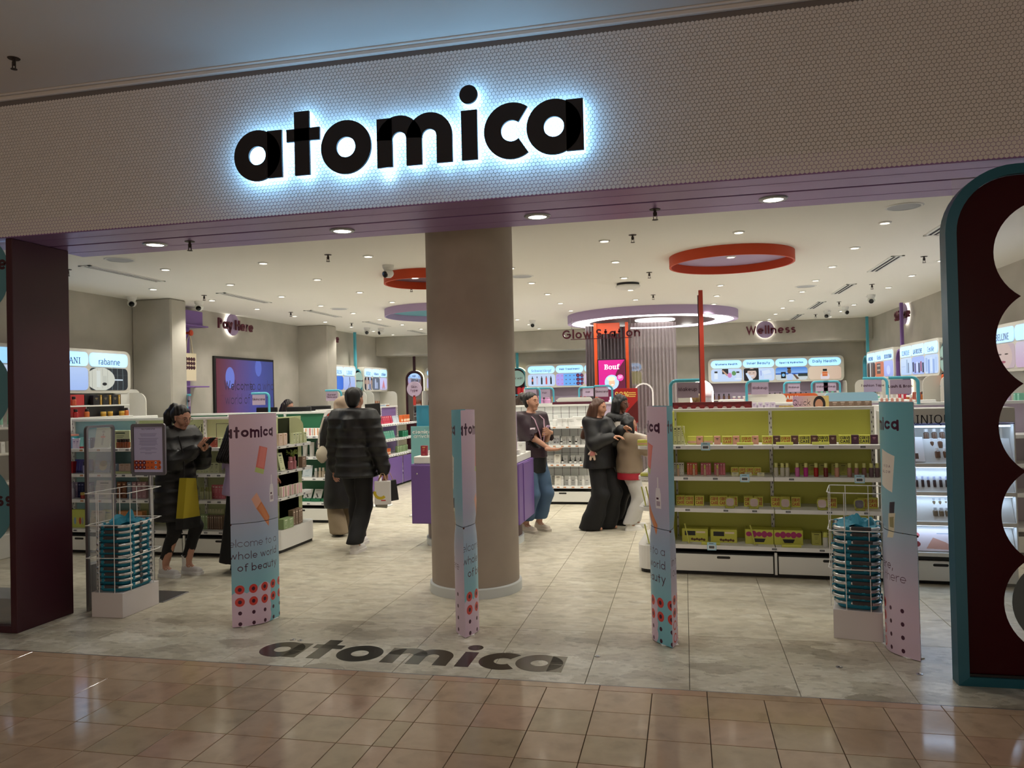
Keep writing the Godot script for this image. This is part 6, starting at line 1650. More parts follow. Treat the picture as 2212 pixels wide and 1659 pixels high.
func far_things() -> void:
	# perfume wall, fragrance wall
	wall_bay("lit perfume bays with light-box headers on the till-side wall behind the burgundy post", "perfume bays", V(-7.6, 0, -5.55), PI / 2, [["", 0, 13], ["", 0, 13], ["", 0, 14], ["ARMANI", 1, 1], ["rabanne", 2, 0]], 0.71, 1, 0)
	var t := thing("perfume_display", "stepped white perfume display with red and black backs under the rabanne light box", "display", V(-7.36, 0, -7.65), PI / 2)
	part("cabinet", G.new().box(V(0.75, 0.74, 0.03), V(1.9, 1.46, 0.5), 0.01), M.white, t)
	part("end_panel", G.new().prism(rrect(0.5, 0.38, 0.1, 5, Vector2(1.45, 1.64)), -0.02, 0.0), M.white, t)
	for k in 2:
		part("step", G.new().box(V(0.55, 1.475 + 0.145 * k, 0.22 - 0.05 * k), V(1.3, 0.018, 0.12), 0.002), M.white, t)
		part("red_back", G.new().box(V(0.15 + 0.04 * k, 1.55 + 0.147 * k, 0.16 - 0.05 * k), V(0.72, 0.13, 0.01), 0.001), hexm("c03a3a"), t)
		part("black_back", G.new().box(V(0.86 + 0.0 * k, 1.55 + 0.147 * k, 0.16 - 0.05 * k), V(0.64, 0.13, 0.01), 0.001), hexm("1c1c1e"), t)
	var X := turn(PI / 2, V(-7.36, 0, -7.65))
	var T := "from the burgundy post|%s step of perfume display"
	row(X, "b 0.03 0.11 c8583a 1a1412", "perfume_bottle", "perfume", "orange perfume bottle, black cap", T % "upper", [0.32], 1.629, 0.16)
	row(X, "b 0.03 0.1 a02020 1a1412", "perfume_bottle", "perfume", "red perfume bottle, black cap", T % "lower", [0.28], 1.484, 0.22)
	row(X, "b 0.03 0.1 c8703a 1a1412", "perfume_bottle", "perfume", "amber perfume bottle, black cap", T % "lower", [0.46, 1.15], 1.484, 0.22)
	row(X, "c 0.1 0.12 0.06 30", "carton", "carton", "black perfume carton", T % "upper", [0.66, 0.82, 0.98], 1.629, 0.16)
	row(X, "c 0.03 0.125 0.04 31", "carton", "carton", "gold perfume carton", T % "upper", [0.735, 0.895, 1.055], 1.629, 0.17)
	row(X, "j 0.032 0.06 b88a30 d8b050", "perfume_bottle", "perfume", "round gold perfume bottle", T % "lower", [0.74, 0.86, 1.06], 1.484, 0.22)
	wall_bay("lit fragrance bays nearest the pier on the far till-side wall", "near fragrance bays", V(-7.28, 0, -14.6), PI / 2, [["LAUREN", 1, 8], ["LIBRE", 1, 9]], 0.6, 1, 5)
	wall_bay("lit fragrance bays with a row of portraits on the far till-side wall", "far fragrance bays", V(-7.28, 0, -16.3), PI / 2, [["HERO", 1, 10], ["Olibere", 3, 11], ["chloe", 3, 12]], 0.45, 1, 5)
	fin("aqua arched fragrance niche with a round sign between the fragrance bays", V(-7.28, 0, -16.03), PI / 2, M.aqua_metal, 1, "fragrance edit")
	fin("arched mirror niche on a plum pole at the far end of the fragrance wall", V(-6.55, 0, -18.45), 0, M.niche_plum, 0)
	wall_sign("Fragrance", "on the far till-side wall", V(-7.28, 2.92, -14.75), PI / 2, 0.05, 0.125)
	# back wall
	wall_bay("lit lilac bay at the till-side end of the back wall", "corner bay", V(-6.2, 0, -18.45), 0, [["", 0, 21], ["", 0, 23]], 0.68, 0, 5)
	fin("aqua arched hair niche with a round sign on the back wall", V(-3.92, 0, -18.45), 0, M.aqua_metal, 1, "Hair edit")
	wall_bay("lit hair care bays with bottle and dot pictures on the back wall", "hair care bays", V(-3.66, 0, -18.45), 0, [["Schwarzkopf", 1, 2], ["Hair Treatment", 0, 3], ["", 0, 23], ["NEW PONY", 3, 22]], 0.68, 0, 8)
	wall_bay("lit wellness bays headed womens health to daily health on the back wall", "wellness bays", V(0.6, 0, -18.45), 0, [["Womens Health", 0, 4], ["Inner Beauty", 0, 5], ["Sport & Hydration", 0, 6], ["Daily Health", 0, 7]], 0.7, 0, 8)
	wall_sign("Wellness", "on the bulkhead of the back wall", V(1.86, 2.92, -17.6), 0, -0.11, 0.125)
	# skincare wall
	wall_bay("lit skincare bays at the far end of the skincare wall", "far skincare bays", V(3.93, 0, -17.05), -PI / 2, [["AVEENO", 3, 17], ["Kiehls", 1, 18], ["BIODERMA", 3, 19]], 0.67, 1, 5)
	wall_bay("lit skincare bays under the raised Skincare lettering", "middle skincare bays", V(3.93, 0, -14.55), -PI / 2, [["CLINIQUE", 2, 14], ["LA ROCHE", 3, 15], ["CeraVe", 2, 16]], 0.68, 1, 5)
	wall_bay("lit make-up bays on the skincare wall seen through the teal frame", "make-up bays", V(3.93, 0, -11.6), -PI / 2, [["", 0, 19], ["MAYBELLINE", 2, 20], ["", 0, 23], ["", 0, 19], ["", 0, 12]], 0.9, 1, 0)
	fin("arched mirror niche on a purple pole along the skincare wall", V(3.93, 0, -14.78), -PI / 2, M.purple_paint, 0)
	fin("teal arched niche with a round sign nearer the entrance on the skincare wall", V(3.93, 0, -12.3), -PI / 2, M.teal_metal, 1, "Skincare")
	fin("aqua arched mirror niche in the far corner of the skincare wall", V(3.93, 0, -17.4), -PI / 2, M.aqua_metal, 0)
	wall_sign("Skincare", "on the skincare wall", V(3.93, 2.92, -15.03), -PI / 2, 0.0, 0.12)
	for k in 2: solo("orange_bottle", "large orange pump bottle, %s in the teal niche on the skincare wall" % nth(k), "bottle", (proto("b 0.055 0.24 d8602c d8602c") as MeshInstance3D).mesh, hexm("d8602c", 0.3), V(3.73, 1.635, -12.4 + 0.15 * k))
	for k in 2: solo("red_bottle", "large red pump bottle, %s in the aqua hair niche" % nth(k), "bottle", (proto("b 0.06 0.24 c02c34 c02c34") as MeshInstance3D).mesh, hexm("c02c34", 0.3), V(-3.87 + 0.11 * k, 1.635, -18.24))
	# tills
	wall_sign("Pay Here", "over the tills", V(-7.48, 2.93, -11.79), PI / 2, -0.03, 0.125)
	t = thing("wall_screen", "large wall screen glowing violet with a welcome message behind the tills", "screen", V(-7.48, 1.75, -12.15), PI / 2)
	part("surround", G.new().box(V(0, 0, 0.02), V(1.86, 1.26, 0.04), 0.004), M.black, t)
	var p := Pic.new(512, 340)
	p.grad([Color("55202c"), Color("50386a"), Color("3c4288"), Color("303a74")], 0, 1, true)
	p.oval(0.22, 0.26, 0.075, 0.15, Color("5a68b8")).oval(0.72, 0.1, 0.06, 0.13, Color("4c5cac")).oval(0.2, 0.92, 0.05, 0.1, Color("4c5cac"))
	write(p, "Welcome", 0.12, 0.44, 32, 0.22, Color("241c3c"), 0.0, 0.95, 0.16)
	write(p, "to a whole", 0.55, 0.44, 32, 0.12, Color("241c3c"), 0.0, 0.95, 0.16)
	write(p, "world of beauty.", 0.56, 0.64, 32, 0.14, Color("241c3c"), 0.5, 0.95, 0.16)
	part("display", G.new().box(V(0, 0, 0.042), V(1.78, 1.18, 0.006), 0.0), glow("screen_light", Color(1, 1, 1), 0.75, p.tex()), t)
	t = thing("till_counter", "long pale till counter in front of the welcome screen", "counter", V(-6.55, 0, -12.2))
	part("body", G.new().box(V(0, 0.54, 0), V(0.6, 1.08, 3.0), 0.01), mat("counter", Color(0.7, 0.66, 0.62), 0.5), t)
	part("top", G.new().box(V(0, 1.1, 0), V(0.68, 0.04, 3.06), 0.008), M.white, t)
	for k in 3:
		var s := thing("till_monitor", "dark till monitor on the counter, %s from the perfume wall" % nth(k), "monitor", V([-6.72, -6.2, -6.35][k], 1.12, [-11.6, -11.7, -12.7][k]), 0.2 * k - 0.2)
		part("stand", G.new().box(V(0, 0.1, 0), V(0.08, 0.2, 0.06), 0.01).box(V(0, 0.01, 0), V(0.22, 0.02, 0.18), 0.005), M.black, s)
		part("screen", G.new().box(V(0, 0.28, 0.02), V(0.44, 0.24, 0.03), 0.01), M.black, s)
	t = thing("tablet_stand", "black tablet screen on a stand beside the man in the puffer coat", "tablet", V(-4.52, 0, -11.0), 0.25)
	part("foot", G.new().lathe(P2([0, 0, 0.18, 0, 0.18, 0.02, 0.02, 0.03, 0.02, 1.36, 0, 1.36]), 16), M.white, t)
	part("tablet", G.new().box(V(0, 1.46, 0.02), V(0.23, 0.19, 0.014), 0.006), M.black, t, Transform3D(Basis(Vector3.BACK, 0.06), Vector3.ZERO))
	# lilac niche with a tote bag
	t = thing("merchandise_niche", "lilac wall shelving beside the pier with a tote bag hanging in it", "wall shelving", V(-7.48, 0, -10.28), PI / 2)
	part("back", G.new().box(V(0.1, 1.9, 0.01), V(0.46, 2.3, 0.02), 0.002), M.purple_paint, t)
	part("top_box", G.new().box(V(0.16, 2.92, 0.1), V(0.5, 0.22, 0.2), 0.004), M.purple_paint, t)
	for y in [2.8, 1.87]: part("ledge", G.new().box(V(0.18, y, 0.13), V(0.58, 0.02, 0.26), 0.003), M.purple_paint, t)
	t = thing("tote_bag", "cream canvas tote with burgundy dots hanging on an orange peg by the pier", "bag", V(-7.34, 1.96, -10.42), PI / 2)
	part("bag", G.new().prism(P2([-0.14, 0, 0.14, 0, 0.15, 0.42, -0.15, 0.42]), -0.03, 0.02), hexm("d8ccb0", 0.9), t)
	part("strap", G.new().tube(P3([-0.08, 0.42, 0, -0.05, 0.62, 0, 0, 0.72, 0.01, 0.06, 0.6, 0, 0.09, 0.42, 0]), 0.01, 6), hexm("d8ccb0", 0.9), t)
	var g := G.new()
	for k in 12: g.prism(circ(0.03, 14, Vector2(-0.09 + 0.06 * (k % 4), 0.33 - 0.065 * (k / 4))), 0.02, 0.022)
	part("dot_print", g, M.burgundy, t)
	part("peg", G.new().lathe(P2([0, -0.1, 0.02, -0.1, 0.02, 0.02, 0.045, 0.03, 0.045, 0.05, 0, 0.06]), 14, V(0, 0.73, 0.0), V(0, 0, 1)), M.orange_paint, t)
	far_gondolas()
	glow_station()

func far_gondolas() -> void:
	# purple run beyond the column, its shelves facing the aisle
	var pu := mat("purple_panel", Color(0.50, 0.40, 0.62), 0.5)
	var o := V(-5.2, 0, -11.2)
	var gd := gondola("long purple-backed shelving run beyond the puffer-coated man, shelves facing the aisle", o, PI / 2, 4, 0.85, [pu, pu, pu, pu], [[], tagrow(0, 3.4, 30), tagrow(0, 3.4, 30), tagrow(0, 3.4, 30)])
	for k in 4: part("lower_panel", G.new().box(V(0.425 + 0.85 * k, 0.29, 0.008), V(0.8, 0.5, 0.012), 0.002), M.purple_laminate, gd)
	var X := turn(PI / 2, o)
	var T := "from its near end|%s shelf of purple run"
	for e in [["k 0.09 0.15 0.012 53", "packet", "red leaning packet", 1.151, 1.6, 9, "top"], ["k 0.09 0.14 0.012 51", "packet", "grey leaning packet", 1.151, 2.5, 3, "top"], ["c 0.07 0.14 0.05 45", "carton", "orange carton", 1.151, 2.85, 5, "top"], ["k 0.09 0.15 0.012 49", "packet", "green leaning packet", 0.873, 1.6, 10, "second"], ["c 0.1 0.12 0.08 27", "carton", "green carton", 0.873, 2.85, 3, "second"], ["c 0.07 0.11 0.05 45", "carton", "orange carton", 0.593, 1.7, 6, "third"], ["c 0.07 0.12 0.05 62", "carton", "sage carton", 0.593, 2.6, 6, "third"]]:
		var xs := []
		for k in e[5]: xs.append(e[4] + k * 0.095)
		row(X, e[0], e[1], e[1], e[2], T % e[6], xs, e[3], -0.12)
	var w := solo("teal_partition", "plain teal end partition at the far end of the purple run", "partition panel", G.new().box(V(0, 0.87, 0), V(0.56, 1.18, 0.03), 0.004).box(V(0, 0.145, 0), V(0.56, 0.29, 0.05), 0.004), mat("teal_board", Color(0.16, 0.48, 0.58), 0.5), V(-4.95, 0, -14.68))
	gd = gondola("second purple shelving run deeper in the shop just beside the column", V(-4.55, 0, -15.0), 0, 2, 0.85, [pu, pu], [[], tagrow(0, 1.7, 12), tagrow(0, 1.7, 12), tagrow(0, 1.7, 12)])
	X = turn(0, V(-4.55, 0, -15.0))
	T = "from its near corner|%s shelf of second purple run"
	row(X, "c 0.07 0.14 0.06 42", "carton", "carton", "white pouch", T % "top", [0.06, 0.15, 0.24], 1.151, -0.12)
	row(X, "c 0.07 0.13 0.06 52", "carton", "carton", "dark pouch", T % "top", [0.34, 0.43], 1.151, -0.12)
	row(X, "c 0.07 0.13 0.06 14", "carton", "carton", "navy pouch", T % "second", [0.06, 0.15, 0.24, 0.33, 0.42], 0.873, -0.12)
	row(X, "c 0.08 0.11 0.06 44", "carton", "carton", "yellow carton", T % "third", [0.08, 0.18, 0.3], 0.593, -0.12)
	for k in 2:
		var t := thing("disc_sign", "lilac disc sign on a red post, %s" % ["at the end of the purple run", "just beside the column"][k], "sign", V([-5.2, -4.62][k], 1.47, [-14.5, -15.3][k]))
		part("post", G.new().box(V(0, 0.1, 0), V(0.05, 0.2, 0.04), 0.004), hexm("b03024"), t)
		var d := part("disc", G.new().prism(circ(0.15, 28, Vector2(0, 0.32)), -0.02, 0.02), mat("lilac_card", Color(0.70, 0.63, 0.72), 0.6), t)
		lettering("Skin", 0.035, 0.007, M.print_dark, d, V(0, 0.34, 0.021))
		lettering("type", 0.035, 0.007, M.print_dark, d, V(0, 0.27, 0.021))
	var t := thing("aqua_poster", "pale aqua standing poster just behind the purple cabinet", "poster", V(-3.55, 0, -10.2))
	part("board", G.new().box(V(0, 0.95, 0), V(0.34, 0.56, 0.02), 0.002), mat("aqua_board", Color(0.42, 0.62, 0.62), 0.5), t)
	part("stand", G.new().box(V(0, 0.34, 0), V(0.1, 0.68, 0.03), 0.004).box(V(0, 0.01, 0), V(0.34, 0.02, 0.3), 0.003), M.white, t)
	lettering("atomica", 0.035, 0.009, M.white, t, V(-0.01, 1.13, 0.011))
	lettering("arrivals", 0.035, 0.006, M.white, t, V(-0.01, 1.07, 0.011))
	hoop_sign("Korean Skincare", "above the woman in the beige headscarf", V(-5.29, 1.5, -11.35), -1.0)
	# runs behind the lime gondola
	var li := mat("lilac_panel", Color(0.72, 0.66, 0.74), 0.5)
	for k in 3:
		var z: float = [-9.6, -11.3, -13.6][k]
		gondola("white shelving run behind the lime gondola, %s one back" % nth(k), V([0.5, 0.55, 0.6][k], 0, z), 0, 3, 0.8, [li, li, li], [[], [], [], tagrow(0, 2.4, 12)])
		X = turn(0, V([0.5, 0.55, 0.6][k], 0, z))
		for e in [["j 0.03 0.05 c890a0 e0d0d0", "jar", "pink jar", 0.15], ["c 0.05 0.11 0.05 54", "carton", "lilac carton", 0.7], ["c 0.06 0.1 0.05 42", "carton", "white carton", 1.4], ["b 0.02 0.12 a85060 f0f0f0", "bottle", "rose bottle", 1.9]]:
			row(X, e[0], e[1], e[1], e[2], "from the column side|top shelf of white run %s behind lime gondola" % nth(k), [e[3], e[3] + 0.1, e[3] + 0.2], 1.151, -0.14)
	for e in [["white rounded header with a dark loop", 0.98, -10.1, 0.5, "e8e4d8", ""], ["orange rounded header reading DAILY", 1.35, -10.2, 0.55, "c85a24", "DAILY"], ["pale grey rounded header", 1.72, -10.25, 0.6, "c0c4c0", ""], ["pale blue rounded header", 1.95, -9.95, 0.6, "8fb8cc", ""], ["white rounded header", -1.65, -11.85, 0.55, "dcdcd6", ""]]:
		t = thing("run_header", e[0] + (" standing on the run behind the lime gondola" if e[1] > 0 else " standing on the white tiled gondola"), "header board", V(e[1], 1.471, e[2]))
		part("board", G.new().prism(P2([-e[3] / 2, 0]) + P2([e[3] / 2, 0]) + P2([e[3] / 2, 0.06]) + circ(0.06, 6, Vector2(e[3] / 2 - 0.06, 0.045), 0, PI / 2) + circ(0.06, 6, Vector2(-e[3] / 2 + 0.06, 0.045), PI / 2, PI), -0.03, 0.03), hexm(e[4]), t)
		if e[5]: lettering(e[5], 0.035, 0.012, M.white, t, V(-0.06, 0.03, 0.031))
	hoop_sign("Makeup", "on the first run behind the lime gondola", V(0.76, 1.47, -10.04), 1.0)
	hoop_sign("Fashion Tape", "further back on the first run, nearer the skincare wall", V(2.38, 1.47, -10.04), -1.0)
	hoop_sign("Lash & Brow", "behind the banner beside the teal frame", V(2.29, 1.455, -8.45), -1.0)
	for e in [["first of the far pair", -2.48, -13.4, -1.0], ["second of the far pair", -2.27, -13.6, -1.0]]: hoop_sign("Hair", "%s behind the staff member" % e[0], V(e[1], 1.47, e[2]), e[3])
	hoop_sign("Hair", "behind the pink screen's near corner", V(-1.85, 1.47, -13.9), 1.0)
	gondola("low white run in front of the hair care bays", V(-3.6, 0, -13.1), 0, 3, 0.8, [li, li, li], [[], [], [], []])
	row(turn(0, V(-3.6, 0, -13.1)), "b 0.06 0.16 d8a0c8 e0b0d0", "toiletry", "toiletry", "pink soft bundle", "along|top of the low white run", [0.95, 1.08, 1.2], 1.442, -0.6)
	for k in 3: hoop_sign("Makeup", "%s along the third run behind the lime gondola" % nth(k), V(1.68 + 0.45 * k, 1.47, -14.0), 1.0 if k < 2 else -1.0)
	gondola("white make-up run between the lit counter and the skincare wall", V(2.0, 0, -8.2), 0, 2, 0.8, [li, li], [[], [], [], []])
	row(turn(0, V(2.0, 0, -8.2)), "b 0.014 0.11 c89080 e8e4e0", "makeup_tube", "tube", "rosy make-up tube", "from the banner|top of the white make-up run", [0.02, 0.07, 0.12, 0.17, 0.22, 0.3, 0.36], 1.442, -0.55)

func glow_station() -> void:
	var c := V(-0.57, CH, -14.85)
	var t := thing("glow_ring", "huge lilac ring with a white light band hanging over the curtained glow station", "ceiling ring", c)
	part("ring", G.new().lathe(P2([1.5, 0, 1.5, -0.155, 1.58, -0.155, 1.58, 0]), 96), M.lilac_paint, t)
	part("light_band", G.new().lathe(P2([1.5, -0.15, 1.17, -0.15]), 96), glow("band_light", Color(1, 1, 0.98), 4.5), t)
	part("disc", G.new().lathe(P2([1.17, -0.145, 0, -0.145]), 72), mat("plum_disc", Color(0.36, 0.27, 0.30), 0.6), t)
	for k in 6: lamp_light(OmniLight3D.new(), "light", Color(1, 0.99, 0.96), 0.12, 0.1, V(cos(k * PI / 3) * 1.33, -0.22, sin(k * PI / 3) * 1.33), t)
	part("inner_light", G.new().lathe(P2([0.36, -0.15, 0.36, -0.165, 0, -0.165]), 40, V(0.08, 0, 0.45)), M.band_light, t)
	t = thing("hanging_sign", "glossy burgundy Glow Station letters hanging under the big ring's near edge", "sign", V(-1.37, 2.58, -13.3))
	lettering("Glow Station", 0.11, 0.027, M.burgundy_gloss, t, V(0, 0, -0.02), 0.5, 0.0, 0.04)
	part("rail", G.new().box(V(0, -0.012, 0), V(1.05, 0.012, 0.02), 0.002), M.burgundy_gloss, t)
	for s in [-0.5, 0.5]: part("hanger", G.new().box(V(s, 0.17, 0), V(0.008, 0.36, 0.008)), M.steel, t)
	# curtains
	var sheer := mat("sheer", Color(0.62, 0.57, 0.58, 0.8), 0.85)
	sheer.transparency = BaseMaterial3D.TRANSPARENCY_ALPHA
	var dense := mat("curtain", Color(0.45, 0.41, 0.42), 0.9)
	for e in [["pale curtain at the near edge of the glow station", -1.80, -1.52, -14.6, 0.0, 5, dense, 0], ["dark curtain behind the pink screen", -1.56, -0.98, -15.0, 1.1, 9, dense, 0], ["sheer curtain hanging round the glow station booth", -1.0, -0.12, -14.35, 0.02, 14, sheer, 0.25]]:
		var rings: Array[PackedVector3Array] = []
		for r in 8:
			var y: float = lerpf(e[4], 2.9, r / 7.0)
			var ring := PackedVector3Array()
			var n: int = e[5] * 8
			for j in n + 1:
				var s := float(j) / n
				var flare := 1.0 + 0.05 * (1.0 - r / 7.0)
				ring.append(V(lerpf(e[1], e[2], 0.5 + (s - 0.5) * flare), y, e[3] + 0.035 * sin(s * e[5] * TAU) * (1.2 - 0.5 * r / 7.0) + e[7] * (sin(PI * s) - 0.5)))
			rings.append(ring)
		solo("curtain", e[0], "curtain", G.new().loft(rings, false, false), e[6])
	for s in [-1.575, -1.0]: solo("orange_post", "orange square post on the %s of the pink screen" % ("near side" if s < -1.3 else "curtain side"), "post", G.new().box(V(0, 1.46, 0), V(0.055, 2.92, 0.05), 0.003), mat("orange_bright", Color(0.85, 0.30, 0.08), 0.5), V(s, 0, -14.3))
	solo("orange_header", "short orange board between the posts under the ring", "header board", G.new().box(V(0, 0, 0), V(0.42, 0.2, 0.03), 0.004), M.orange_bright, V(-1.34, 2.82, -14.34))
	t = thing("promo_screen", "tall pink and plum advertising screen between the orange posts", "screen", V(-1.285, 1.72, -14.25))
	part("bezel", G.new().box(V(0, 0, 0), V(0.51, 1.06, 0.05), 0.004), M.black, t)
	part("leg", G.new().box(V(0, -1.12, -0.02), V(0.2, 1.2, 0.04), 0.004), M.black, t)
	var p := Pic.new(256, 520, Color("c01880"))
	p.poly([1.0, 0.0, 1.0, 1.0, 0.0, 1.0, 0.0, 0.62, 0.5, 0.45, 0.7, 0.2], Color("5a0f30"))
	p.oval(0.5, 0.40, 0.27, 0.135, Color("a8c8f0")).oval(0.5, 0.41, 0.12, 0.075, Color("e0b090")).oval(0.48, 0.335, 0.15, 0.04, Color("f0e0b8")).oval(0.52, 0.445, 0.05, 0.012, Color("f8f4f0")).oval(0.82, 0.32, 0.13, 0.06, Color("d83898"))
	write(p, "FREE", 0.82, 0.315, 13, 0.25, Color.WHITE, 0.5, 0.8)
	write(p, "GIFT", 0.82, 0.345, 13, 0.25, Color.WHITE, 0.5, 0.8)
	p.rect(0.36, 0.72, 0.18, 0.26, Color("f0c8e0")).rect(0.40, 0.66, 0.1, 0.07, Color("f8e8f0")).poly([0.62, 0.64, 0.82, 0.64, 0.78, 0.96, 0.66, 0.96], Color("e030a0")).rect(0.1, 0.88, 0.2, 0.1, Color("d860b0"))
	part("display", G.new().box(V(0, 0, 0.026), V(0.48, 1.02, 0.004), 0.0), glow("promo_light", Color(1, 1, 1), 0.85, p.tex()), t)
	typed("Bouf", 0.085, glow("bouf_light", Color(1, 1, 1), 1.0), t, V(0, 0.38, 0.03), 0.0, true, true)
	t = thing("red_poster", "red ninety-two percent poster standing before the sheer curtain", "poster", V(-0.92, 0, -12.75))
	part("board", G.new().box(V(0, 1.42, 0), V(0.36, 0.56, 0.02), 0.002), hexm("a81c1c", 0.4), t)
	part("dark_wedge", G.new().prism(P2([-0.1, 1.2, 0.18, 1.5, 0.18, 1.15]), 0.01, 0.0115), hexm("5a1014", 0.4), t)
	part("stand", G.new().box(V(0, 0.57, -0.02), V(0.3, 1.14, 0.05), 0.004), hexm("a81c1c", 0.4), t)
	lettering("92%", 0.062, 0.015, hexm("e8c060"), t, V(-0.075, 1.56, 0.011))
	for k in 3: part("small_print", G.new().box(V(0.09, 1.625 - 0.03 * k, 0.0105), V([0.12, 0.13, 0.11][k], 0.014, 0.001)), hexm("e8c060"), t)
	solo("ceiling_pole", "tall orange-red square pole from the ceiling behind the Makeup hoop sign", "pole", G.new().box(V(0, 2.27, 0), V(0.06, 1.66, 0.06), 0.003), mat("orange_deep", Color(0.62, 0.16, 0.07), 0.5), V(0.27, 0, -11.62))
	solo("ceiling_pole", "thin dark pole just behind the tall orange-red pole", "pole", G.new().box(V(0, 2.2, 0), V(0.03, 1.8, 0.06), 0.003), M.burgundy, V(0.25, 0, -12.22))
	for e in [["lit arched vanity mirror just behind the Makeup hoop sign", 0.28, -12.9, 1.62], ["lit arched vanity mirror behind the sheer curtain", -0.75, -14.9, 1.62]]:
		t = thing("vanity_mirror", e[0], "mirror", V(e[1], 0, e[2]))
		var a := PackedVector3Array([V(-0.17, 0.9, 0), V(-0.17, e[3], 0)])
		for k in 9: a.append(V(-0.17 * cos(PI * k / 8), e[3] + 0.17 * sin(PI * k / 8), 0))
		a.append(V(0.17, 0.9, 0))
		part("light_tube", G.new().tube(a, 0.014, 8), glow("vanity_light", Color(1, 0.96, 0.88), 3.0), t)
		part("mirror", G.new().prism(rrect(0.3, 0.85, 0.14, 6, Vector2(0, e[3] - 0.26)), -0.015, -0.005), M.mirror, t)
		part("table", G.new().box(V(0, 0.44, 0.05), V(0.6, 0.88, 0.3), 0.01), M.white, t)


